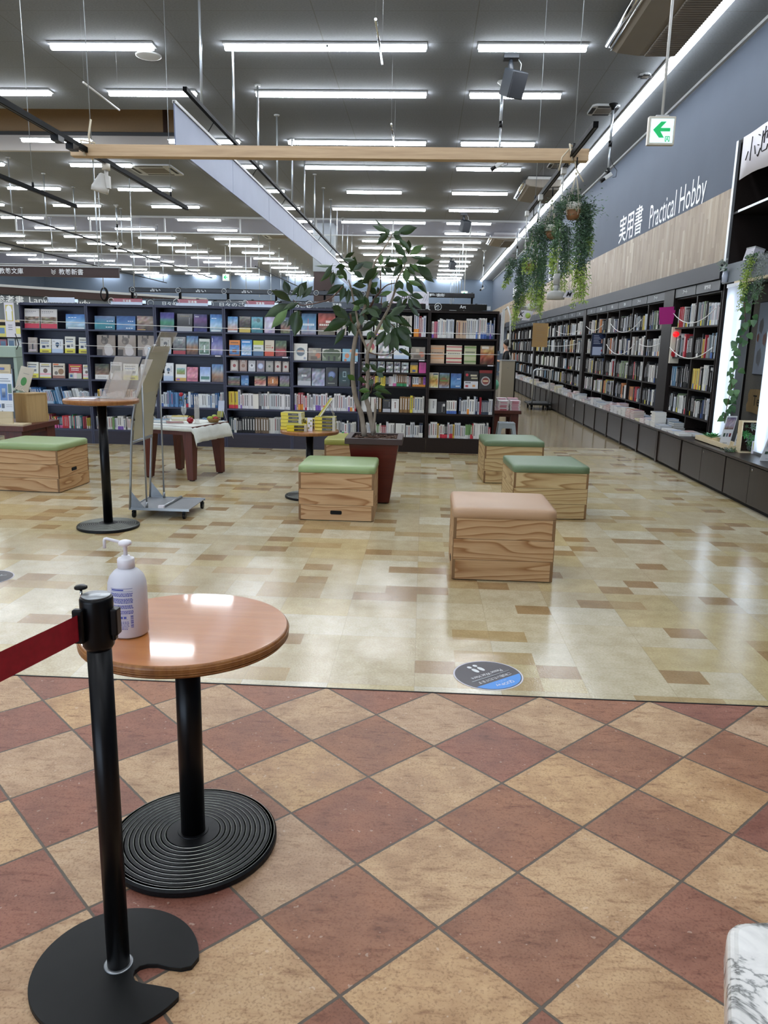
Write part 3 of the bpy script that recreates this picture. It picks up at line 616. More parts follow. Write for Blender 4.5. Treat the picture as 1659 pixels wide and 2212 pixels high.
# ------------------------------------------------------------------ smoke barriers
def barrier(x0, x1, y, z0, lab, T=None, step=2.2):
    t = thing('smoke_barrier', lab, 'glass panel', group='hanging smoke barriers'); 
    m_ = M(); m_.box(x0, x1, y, y + 0.012, z0 + 0.02, ZC - 0.03, 'smoke_glass', T=T); m_.build('glass', t)
    m_ = M(); m_.box(x0, x1, y - 0.015, y + 0.03, z0, z0 + 0.03, 'white_metal', T=T); m_.box(x0, x1, y - 0.02, y + 0.035, ZC - 0.05, ZC, 'white_metal', T=T)
    k = x0
    while k < x1: m_.box(k - 0.02, k + 0.02, y - 0.01, y + 0.025, z0, ZC - 0.03, 'white_metal', T=T); k += step
    m_.build('frame', t)
barrier(-12.0, 2.85, 23.1, 4.53, 'clear glass smoke barrier hanging across the ceiling in front of the column')
barrier(-20.5, -7.0, 33.0, 4.5, 'clear glass smoke barrier hanging across the ceiling far back at the left')

# ------------------------------------------------------------------ ceiling things
for (x, y, n_) in ((-6.6, 9.3, 'left'), (-1.27, 10.1, 'centre'), (2.1, 10.05, 'right'), (-0.6, 12.05, 'middle')):
    m_ = M(); m_.lathe([(0.05, 0), (0.05, -0.012), (0.028, -0.02)], 'white_metal', 16, at=(0, 0, 0)); m_.lathe([(0.025, -0.02), (0.02, -0.045), (0.001, -0.05)], 'dark_gray', 12)
    m_.build('sprinkler_head', loc=(x, y, ZC), label='small sprinkler head in the ceiling, %s of the near ones' % n_, cat='sprinkler', group='sprinkler heads')
t = thing('ceiling_speaker', 'round flush ceiling speaker above the left wires', 'speaker', (-3.58, 10.5, ZC))
M().lathe([(0.16, 0), (0.16, -0.012), (0.14, -0.016)], 'white_metal', 32).build('rim', t); M().lathe([(0.14, -0.013), (0.001, -0.014)], 'grille', 32).build('grille', t)
def black_speaker(x, y, s, lab, drop=0.0):
    t = thing('loudspeaker', lab, 'speaker', (x, y, ZC), group='black loudspeakers')
    M().box(-0.09, 0.09, -0.07, 0.07, -0.05, 0, 'speaker_black').build('mounting_plate', t)
    M().tube([(0, 0, -0.05), (0, 0, -0.11), (0.01, 0, -0.16), (0, 0, -0.22)], [0.02, 0.035, 0.035, 0.02], 'speaker_black', 10).build('swivel', t)
    T = Matrix.Translation((0.04, 0, -0.32)) @ Matrix.Rotation(math.radians(28), 4, 'Z') @ Matrix.Rotation(math.radians(24), 4, 'X')
    c = M(); c.box(-0.11, 0.11, -0.12, 0.10, -0.15, 0.15, 'speaker_black', T=T); cab = c.build('cabinet', t, bevel=0.012)
    M().box(-0.1, 0.1, -0.13, -0.118, -0.14, 0.14, 'dark_gray', T=T).build('grille', cab)
    M().tube([(0.08, 0, -0.03), (0.13, 0, -0.1), (0.12, 0.02, -0.2), (0.15, 0.02, -0.24), (0.11, 0.05, -0.26)], 0.006, 'wire', 6).build('cable', t)
black_speaker(0.95, 10.45, 1, 'black loudspeaker on the ceiling, nearest of the three'); black_speaker(0.95, 22.0, 1, 'black loudspeaker on the ceiling, second of the three'); black_speaker(0.96, 32.3, 1, 'black loudspeaker on the ceiling, farthest of the three')
def camera_pole(x, y, zb, lab, black=False):
    t = thing('security_camera', lab, 'camera', (x, y, 0), group='security cameras on poles')
    m_ = M(); m_.lathe([(0.07, ZC - 0.001), (0.07, ZC - 0.02), (0.03, ZC - 0.05), (0.015, ZC - 0.1)], 'black_metal' if black else 'white_metal', 16); m_.build('ceiling_flange', t)
    m_ = M(); m_.tube([(0, 0, ZC - 0.03), (0, 0, ZC - 0.55)], 0.02, 'pole_metal', 10); m_.tube([(0, 0, ZC - 0.5), (0, 0, zb + 0.12)], 0.014, 'pole_metal', 10); m_.tube([(0, 0, ZC - 0.58), (0, 0, ZC - 0.5)], 0.026, 'black_metal', 10); m_.build('pole', t)
    T = Matrix.Translation((-0.02, 0, zb + 0.02)) @ Matrix.Rotation(math.radians(-35), 4, 'Y')
    m_ = M(); m_.box(-0.03, 0.09, -0.03, 0.03, -0.028, 0.028, 'white_metal', T=T); q = m_.build('camera_body', t, bevel=0.006)
    m_ = M(); m_.tube([T @ Vector((-0.03, 0, 0)), T @ Vector((-0.1, 0, 0))], [0.024, 0.03], 'black_metal', 12); m_.build('lens', q)
    m_ = M(); m_.tube([(0, 0, zb + 0.15), (0, 0, zb + 0.06)], 0.02, 'black_metal', 8); m_.tube([(-0.05, 0, zb + 0.1), (0.03, 0, zb + 0.1)], 0.01, 'black_metal', 6); m_.build('bracket', t)
    m_ = M(); m_.tube([(0.01, 0, zb + 0.3), (0.06, 0.01, zb + 0.2), (0.13, 0.01, zb + 0.12), (0.12, 0.01, zb + 0.03), (0.07, 0, zb + 0.02)], 0.004, 'black_metal', 5); m_.build('cable', t)
camera_pole(2.64, 12.37, 3.98, 'security camera on a jointed pole beside the right light strip', True)
camera_pole(0.94, 11.4, 3.92, 'security camera on a white pole above the wooden beam')
camera_pole(2.6, 19.5, 4.0, 'security camera on a pole behind the first ceiling air conditioner')
camera_pole(2.7, 24.5, 3.9, 'security camera on a pole, farthest along the right wall')
camera_pole(-8.3, 21.3, 3.9, 'security camera on a thin pole over the left side of the shop')
camera_pole(2.1, 30, 3.6, 'pair of small cameras hanging far back near the corner')
# suspended air conditioners
def aircon(y0, lab, x0=2.0, wd=0.74, ln=1.75):
    t = thing('air_conditioner', lab, 'air conditioner', (x0, y0 - 0.15, 0), group='suspended ceiling air conditioners')
    pf = [(0.0, 4.84), (0.08, 4.80), (wd * 0.45, 4.77), (wd, 4.80), (wd, 4.97), (0.10, 4.97), (0.0, 4.93)]
    TT = Matrix(((1, 0, 0, 0), (0, 0, -1, ln), (0, 1, 0, 0), (0, 0, 0, 1)))
    M().prism(pf, 0, ln, 'ac_panel', T=TT).build('casing', t, bevel=0.02)
    m_ = M(); m_.box(wd * 0.52, wd * 0.97, 0.06, ln - 0.06, 4.752, 4.79, 'grille')
    for k in range(30): m_.box(wd * 0.52, wd * 0.97, 0.07 + k * (ln - 0.14) / 30, 0.075 + k * (ln - 0.14) / 30 + 0.02, 4.744, 4.753, 'ac_panel')
    m_.build('intake_grille', t)
    m_ = M(); m_.tube([(-0.02, 0.02, 4.89), (-0.02, ln - 0.02, 4.89)], 0.04, 'chrome', 12); m_.tube([(0.01, 0.02, 4.83), (0.01, ln - 0.02, 4.83)], 0.01, 'chrome', 8); m_.build('louver', t, label='bright metal louver')
    M().box(0.05, wd, -0.02, ln + 0.02, 4.93, 4.985, 'white_paint').build('top_cover', t)
aircon(8.2, 'large suspended air conditioner at the top right, nearest of the three'); aircon(17.4, 'suspended air conditioner behind the hanging plants track, second of three'); aircon(25.5, 'suspended air conditioner far back, third of three', 2.0)
def cassette(x, y, w_, l_, lab):
    t = thing('ceiling_cassette', lab, 'air vent', (x, y, ZC), group='flush ceiling air vents')
    m_ = M(); m_.prism([(-w_ / 2 + 0.05, -l_ / 2), (w_ / 2 - 0.05, -l_ / 2), (w_ / 2, -l_ / 2 + 0.05), (w_ / 2, l_ / 2 - 0.05), (w_ / 2 - 0.05, l_ / 2), (-w_ / 2 + 0.05, l_ / 2), (-w_ / 2, l_ / 2 - 0.05), (-w_ / 2, -l_ / 2 + 0.05)], -0.03, 0, 'white_metal'); m_.build('panel', t)
    M().box(-w_ * 0.28, w_ * 0.28, -l_ * 0.25, l_ * 0.25, -0.036, -0.03, 'grille').build('intake_grille', t)
    m_ = M()
    for s_ in (-1, 1): m_.box(-w_ * 0.3, w_ * 0.3, s_ * l_ * 0.4 - 0.03, s_ * l_ * 0.4 + 0.03, -0.034, -0.03, 'black_matte'); m_.box(s_ * w_ * 0.42 - 0.03, s_ * w_ * 0.42 + 0.03, -l_ * 0.28, l_ * 0.28, -0.034, -0.03, 'black_matte')
    m_.build('slots', t)
cassette(-5.75, 17.0, 0.95, 0.95, 'square ceiling air vent behind the left end of the wooden beam'); cassette(2.55, 12.6, 0.4, 0.5, 'small ceiling air vent near the camera pole at right'); cassette(2.5, 16.2, 0.4, 0.5, 'small ceiling air vent beyond the wooden beam at right'); cassette(-5.0, 27.0, 1.0, 1.0, 'square ceiling air vent beyond the glass barrier'); cassette(2.75, 11.1, 0.14, 0.14, 'tiny square ceiling grille beside the light strip')

# ------------------------------------------------------------------ rods, rails and the hanging board
def rod(x, y, zb, lab, grp, r=0.013, mat='pole_metal', zt=ZC):
    m_ = M(); m_.tube([(0, 0, zb), (0, 0, zt)], r, mat, 8); m_.lathe([(0.04, zt - 0.02), (0.045, zt - 0.001)], 'white_metal', 12, at=(0, 0, 0))
    m_.build('hanging_rod', loc=(x, y, 0), label=lab, cat='rod', group=grp)
RX = -2.43
m_ = M(); m_.box(RX - 0.02, RX + 0.02, 8.15, 27, 3.9, 3.94, 'black_track'); m_.build('black_rail', label='black rail running beside the long grey hanging board', cat='rail')
for i in range(13):
    y = 8.75 + 1.425 * i
    rod(RX, y, 3.93, 'thin white rod holding the black rail, %s from the front' % ordn(i), 'rods above the black rail')
m_ = M(); 
t = thing('hanging_board', 'long glossy grey board hanging from the ceiling towards the back', 'hanging board')
for i in range(8):
    y0 = 8.12 + i * 2.35
    M().box(-2.54, -2.528, y0, y0 + 2.34, 3.37, 3.8, 'signpanel').build('panel', t)
M().box(-2.55, -2.515, 8.12, 26.9, 3.78, 3.81, 'white_metal').build('top_rail', t)
m_ = M()
for i in range(8): m_.tube([(-2.53, 9.3 + i * 2.3, 3.8), (-2.45, 9.3 + i * 2.3, 3.92)], 0.006, 'black_metal', 5)
m_.build('hooks', t)
# left rods and thin rails
for j, (X, y0, y1, n_) in enumerate(((-8.4, 14.0, 31.0, 12), (-11.2, 18, 34, 10), (-5.6, 26, 38, 7))):
    M().box(X - 0.015, X + 0.015, y0, y1, 3.91, 3.94, 'black_track').build('thin_rail', label='thin dark rail under the ceiling at left, %s from the hanging board' % ('second', 'third', 'first')[j], cat='rail', group='thin rails at left')
    for i in range(n_):
        rod(X, y0 + 0.6 + i * (y1 - y0 - 1) / (n_ - 1), 3.93, 'thin white rod under the ceiling, %s of the row on the %s left rail' % (ordn(i), ('middle', 'outer', 'inner')[j]), 'rods above the left rails')
k = 0
for X, z_ in ((-1.2, 3.2), (1.2, 3.4), (-6.8, 3.3)):
    for i in range(6):
        rod(X, 27.5 + i * 2.4, z_, 'far thin rod dropping from the ceiling, %s in the %s far row' % (ordn(i), ('middle', 'right', 'left')[k]), 'far rods', 0.011)
    k += 1
# dark tracks on wires
def track(X, y0, y1, z, lab, wires, r=0.02):
    t = thing('track_rail', lab, 'track', group='suspended lighting tracks')
    m_ = M(); m_.box(X - 0.018, X + 0.018, y0, y1, z - 0.02, z + 0.02, 'black_track'); m_.box(X - 0.008, X + 0.008, y0 + 0.01, y1 - 0.01, z - 0.0205, z - 0.019, 'dark_gray'); m_.build('rail', t, bevel=0.003)
    for y in wires:
        w_ = M(); w_.tube([(X, y, z + 0.02), (X, y, ZC)], 0.0035, 'wire', 6); w_.lathe([(0.012, 0.02), (0.012, 0.07)], 'black_metal', 8, at=(X, y, z)); w_.build('wire', t)
    return t
TA = track(-2.8, 4.2, 9.33, 3.0, 'dark lighting track carrying the left end of the wooden beam', (4.8, 6.72, 8.75))
track(-4.1, 6.2, 9.3, 3.0, 'shorter dark lighting track farthest left', (6.8, 8.3))
TR = track(1.12, 5.75, 9.2, 3.0, 'black track at right carrying the hanging plants', (6.55, 8.7))
t = thing('wooden_beam', 'long pale wooden beam hanging level across the room', 'beam')
M().box(-2.93, 1.25, 6.60, 6.69, 2.955, 3.045, 'plank').build('plank', t, bevel=0.003)
m_ = M()
for x in (-2.8, 1.12): m_.tube([(x, 6.58, 2.95), (x - 0.03, 6.58, 3.07), (x + 0.03, 6.71, 3.08), (x, 6.72, 2.95)], 0.008, 'rope', 6)
m_.tube([(-2.78, 6.64, 3.04), (-2.785, 6.64, 3.12), (-2.76, 6.64, 3.24)], 0.008, 'rope', 6); m_.tube([(1.12, 6.6, 3.05), (1.16, 6.62, 2.9), (1.22, 6.6, 2.8)], 0.006, 'rope', 6); m_.tube([(1.1, 6.6, 3.05), (1.04, 6.6, 2.98), (1.02, 6.6, 2.88)], 0.006, 'rope', 6)
m_.build('rope', t)
# spotlight on the left track
t = thing('spotlight', 'white spotlight clipped to the left lighting track', 'spotlight', (-2.8, 7.0, 2.98))
M().lathe([(0.035, -0.05), (0.035, 0)], 'cream_plastic', 16).build('adapter', t)
m_ = M(); m_.tube([(0, 0, -0.05), (0, 0, -0.1), (0.01, 0, -0.19)], 0.016, 'white_paint', 10); m_.box(-0.005, 0.03, -0.02, 0.02, -0.2, -0.1, 'white_paint'); m_.build('arm', t)
T = Matrix.Translation((-0.05, 0, -0.155)) @ Matrix.Rotation(math.radians(14), 4, 'Y')
m_ = M(); m_.lathe([(0.018, 0.08), (0.03, 0.07), (0.068, -0.03), (0.072, -0.035), (0.072, -0.075), (0.066, -0.075), (0.05, -0.05)], 'white_paint', 28, T=T); h_ = m_.build('head', t)
M().lathe([(0.05, -0.06), (0.001, -0.066)], 'lens', 20, T=T).build('lens', h_)
m_ = M(); m_.box(-0.03, 0.03, -0.05, 0.05, -0.06, -0.02, 'black_metal'); m_.build('track_adapter', TA, loc=(-2.8, 6.35, 3.0)); m_ = M(); m_.box(-0.03, 0.03, -0.05, 0.05, -0.06, -0.02, 'black_metal'); m_.build('track_adapter', TA, loc=(-2.8, 6.1, 3.0))
# chrome tubes hung on threads
for i, (x, y, z, dx, dy, mt, lab) in enumerate(((-0.5, 7.25, 4.2, 0.0, 1.05, 'chrome', 'thin chrome tube hung on threads, nearer of two at centre'), (-0.5, 10.4, 4.2, 0.0, 1.1, 'chrome', 'thin chrome tube hung on threads, farther of two at centre'), (-3.76, 8.9, 4.2, 0.0, 1.0, 'white_paint', 'thin white tube hung on threads at upper left'))):
    t = thing('hanging_tube', lab, 'tube', (x, y, 0), group='thin tubes on threads')
    M().tube([(0, 0, z), (dx, dy, z)], 0.011, mt, 10).build('tube', t)
    for yy in (0.02, dy - 0.02): M().tube([(0, yy, z), (0, yy, ZC)], 0.0012, 'wire', 4).build('thread', t)
for i, (x, y, zb) in enumerate(((-2.5, 8.9, 3.93),)):
    M().tube([(0, 0, zb), (-0.01, 0, 4.2), (0.01, 0, 4.5), (0, 0, ZC)], 0.009, 'black_metal', 6).build('power_cable', loc=(x + 0.03, y, 0), label='black power cable beside the first rod of the black rail', cat='cable')
# exit signs
def exit_sign(x, y, z0, s, lab):
    t = thing('exit_sign', lab, 'sign', (x, y, z0), group='green arrow exit signs')
    M().box(-0.15 * s, 0.15 * s, 0, 0.07 * s, 0, 0.3 * s, 'cream_plastic').build('housing', t, bevel=0.006)
    f = M().box(-0.125 * s, 0.125 * s, -0.004, 0.0, 0.022 * s, 0.27 * s, 'exit_face').build('face', t, label='lit pale face')
    m_ = M(); e = -0.008
    A = lambda p: [(-0.1 * s + px * 0.2 * s, e, 0.045 * s + pz * 0.2 * s) for px, pz in p]
    m_.add(A([(0, 0.55), (0.42, 0.98), (0.72, 0.98), (0.42, 0.65), (0.95, 0.65), (0.95, 0.47), (0.42, 0.47), (0.64, 0.14), (0.36, 0.14)]), [(0, 8, 7, 6), (0, 6, 3), (0, 3, 2, 1), (3, 6, 5, 4)], 'exit_green')
    for (a0, a1, c0, c1) in ((0.70, 0.74, -0.06, 0.22), (0.92, 0.96, -0.06, 0.22), (0.70, 0.96, 0.18, 0.22), (0.70, 0.79, -0.06, -0.02), (0.87, 0.96, -0.06, -0.02)):
        m_.add(A([(a0, c0), (a1, c0), (a1, c1), (a0, c1)]), [(0, 1, 2, 3)], 'exit_green')
    m_.add(A([(0.80, 0.12), (0.86, 0.12), (0.86, 0.17), (0.80, 0.17)]), [(0, 1, 2, 3)], 'exit_green'); m_.add(A([(0.77, 0.0), (0.80, 0.0), (0.86, 0.08), (0.84, 0.12), (0.79, 0.11)]), [(0, 1, 2, 3, 4)], 'exit_green'); m_.add(A([(0.86, 0.0), (0.90, -0.02), (0.86, 0.08), (0.83, 0.07)]), [(0, 1, 2, 3)], 'exit_green')
    m_.build('arrow', f)
    m_ = M(); m_.box(-0.07 * s, 0.07 * s, 0.01, 0.06 * s, 0.3 * s, 0.315 * s, 'white_metal'); m_.tube([(0, 0.035 * s, 0.31 * s), (0, 0.035 * s, ZC - z0)], 0.013, 'white_paint', 8); m_.build('hanger', t)
exit_sign(2.07, 7.6, 3.315, 0.8, 'green arrow exit sign hanging on a white rod at upper right'); exit_sign(1.43, 30, 3.28, 0.85, 'small distant green arrow exit sign near the far right corner')
exit_sign(-7.6, 30, 3.75, 0.85, 'small distant exit sign hanging among the far left lights')
# big store sign boards
t = thing('section_sign', 'brown hanging section sign with white 教養文庫 and 教養新書 lettering', 'sign', (0, 15.85, 0))
M().box(-13.0, -6.19, 0, 0.05, 2.71, 2.9, 'sign_brown').build('board', t)
M().box(-13.0, -6.17, -0.02, 0.07, 2.9, 2.925, 'white_metal').build('top_rail', t)
m_ = M(); m_.text('教養文庫', (-8.66, -0.004, 2.755), (1, 0, 0), (0, 0, 1), 0.115, 'white_ink', bold=0.003, width=0.5); m_.text('教養新書', (-7.42, -0.004, 2.755), (1, 0, 0), (0, 0, 1), 0.115, 'white_ink', bold=0.003, width=0.5)
for k in range(3):
    for s_ in (-1, 1): m_.tube([(-7.53 + s_ * 0.045, -0.006, 2.85 - k * 0.03), (-7.53, -0.006, 2.815 - k * 0.03)], 0.006, 'white_ink', 4)
m_.build('lettering', t)
m_ = M()
for x in (-12, -9.2, -6.6): m_.tube([(x, 0.02, 2.92), (x, 0.02, ZC)], 0.012, 'pole_metal', 6)
m_.build('hangers', t)
# rows of black shelf signs behind the bookcase
def sign_bar(x0, x1, y, z, h, words, lab, grp='black shelf sign bars', legs=True):
    t = thing('shelf_sign_bar', lab, 'sign', (0, y, 0), group=grp)
    M().box(x0, x1, 0, 0.05, z, z + h, 'sign_black').build('bar', t, bevel=0.012)
    if legs:
        m_ = M(); m_.box(x0, x1, 0.1, 0.4, 0, z - 0.12, 'darkwood'); m_.build('bookcase_back', t)
        m_ = M(); n = int((x1 - x0) / 1.0)
        for i in range(n + 1):
            x = x0 + 0.05 + (x1 - x0 - 0.1) * i / max(1, n); m_.box(x - 0.02, x + 0.02, 0.05, 0.12, z - 0.14, z + h + 0.015, 'black_track')
        m_.build('bracket', t)
    m_ = M()
    for (x, tx, wd, ring) in words:
        if tx: m_.text(tx, (x, -0.006, z + h * 0.2), (1, 0, 0), (0, 0, 1), h * 0.6, 'white_ink', bold=0.01, width=wd, center=True)
        if ring is not None:
            pts = [(ring + h * 0.5 * math.cos(a * PI / 8), -0.008, z + h / 2 + h * 0.5 * math.sin(a * PI / 8)) for a in range(17)]
            m_.tube(pts, h * 0.035, 'white_ink', 4, caps=False)
            m_.box(ring - h * 0.26, ring + h * 0.26, -0.009, -0.006, z + h * 0.4, z + h * 0.58, 'sign_gray')
    m_.build('lettering', t)
sign_bar(-6.44, 1.03, 17, 2.51, 0.10, [(-5.85, '占い', .22, -6.35), (-4.85, '占い', .22, -5.35), (-3.85, '占い', .22, -4.35), (-2.85, 'ゲーム', .3, -3.35), (-1.85, 'ゲーム', .3, -2.35), (-.85, '旅行', .22, -1.35), (.2, '手芸', .4, -.4)], 'black sign bar with 占い and 手芸, topmost and farthest of the rows')
sign_bar(-5.49, 1.0, 15, 2.19, 0.09, [(-4.35, 'アウトドア', .42, -4.75), (-3.35, 'アウトドア', .42, -3.75), (-2.35, '登山', .3, -2.8), (-1.45, 'ホビー', .3, -1.85), (-.5, 'ホビー', .3, -.9), (.35, '音楽', .26, None)], 'black sign bar with アウトドア and 音楽, middle of the rows')
sign_bar(-4.5, .9, 12.6, 2.03, 0.1, [(-3.98, '日々のごはん', .5, -4.42), (-3.0, '日々のごはん', .6, -3.45), (-2.0, '日々のごはん', .6, -2.5), (-1.05, '日々のごはん', .55, -1.55), (-.1, '有名人', .36, .2), (.5, '世界', .3, None)], 'black sign bar with 日々のごはん lettering behind the long bookcase')
t = thing('event_sign', 'white board with patterned corner and 田舎 lettering above the bookcase', 'sign', (0, 11.33, 0))
M().box(-.56, .04, 0, .015, 2.02, 2.25, 'paper_white').build('board', t); m_ = M(); m_.text('田舎', (-.26, -.003, 2.14), (1, 0, 0), (0, 0, 1), .08, 'ink', bold=.004, center=True); m_.text('ワクワクロックフェア', (-.26, -.003, 2.06), (1, 0, 0), (0, 0, 1), .035, 'red_plastic', width=.45, center=True)
for k in range(9): m_.tube([(-.05 + k * .011, -.003, 2.12 + (k % 3) * .03), (-.03 + k * .011, -.003, 2.15 + (k % 3) * .03)], .0015, 'wire', 4)
m_.build('lettering', t); m_ = M(); m_.box(-.5, -.02, .0, .015, 1.9855, 2.02, 'white_metal'); m_.build('stand', t)

# ------------------------------------------------------------------ the long bookcase
BX = [-5.77, -4.8, -3.815, -2.83, -1.87, -0.90, 0.06, 1.02]
BZ = {1: [1.63, 1.29, .93, .56, .21], 2: [1.63, 1.27, .93, .56, .21], 3: [1.63, 1.31, .93, .56, .21], 4: [1.63, 1.31, 1.09, .89, .56, .21], 5: [1.62, 1.26, .91, .56, .21], 6: [1.62, 1.31, 1.12, .93, .56, .21], 7: [1.61, 1.26, .92, .56, .21]}
for k in range(1, 8):
    x0, x1 = BX[k - 1] + 0.002, BX[k] - 0.002
    bay = ORD[k - 1]; dark = k >= 6
    wd, pl = ('darkwood', 'darkwood') if dark else ('darkwood_bluesheen', 'plinth_bluesheen')  # left bays: reflected bluish daylight is painted into the wood colour
    t = thing('bookcase', '%s bookcase bay, %s from the left in the long bookcase' % ('dark brown' if dark else 'daylight-tinted dark brown', bay), 'bookcase', (x0, 11.0, 0), group='bays of the long bookcase')
    W_ = x1 - x0
    m_ = M(); m_.box(0, 0.02, 0, .36, 0, 1.98, wd); m_.build('side_panel', t); m_ = M(); m_.box(W_ - .02, W_, 0, .36, 0, 1.98, wd); m_.build('side_panel', t)
    M().box(0.02, W_ - .02, .345, .36, .2, 1.95, wd).build('back_panel', t)
    M().box(0, W_, -.004, .36, 1.95, 1.985, wd).build('top_panel', t)
    M().box(0.02, W_ - .02, .004, .02, 0.0, .19, pl).build('plinth', t)
    for z in BZ[k]:
        M().box(0.02, W_ - .02, .0, .345, z - .022, z, wd).build('shelf', t)
    if k in (2, 3, 6, 7, 4, 5):
        m_ = M(); m_.box(W_ - .13, W_ - .05, -.006, -.002, BZ[k][1] - .02, BZ[k][1] - .006, 'paper_white'); m_.build('price_tag', t)
ROWN = {5: ['top', 'second', 'third', 'fourth', 'bottom'], 6: ['top', 'second', 'third', 'fourth', 'fifth', 'bottom']}
RND = random.Random(11)
def jit(c, a):
    g_ = RND.uniform(-a, a); return tuple(q + g_ + RND.uniform(-a, a) * .3 for q in c)
def hexc(s): return tuple(int(s[i:i + 2], 16) / 255 for i in (0, 2, 4))
def grad(stops, jitter=0.04):
    cs = [hexc(q) for q in stops]
    def fn(u, v):
        t = (1 - v) * (len(cs) - 1); i = min(len(cs) - 2, int(t)); f = t - i
        return jit(tuple(cs[i][k] * (1 - f) + cs[i + 1][k] * f for k in range(3)), jitter)
    return fn
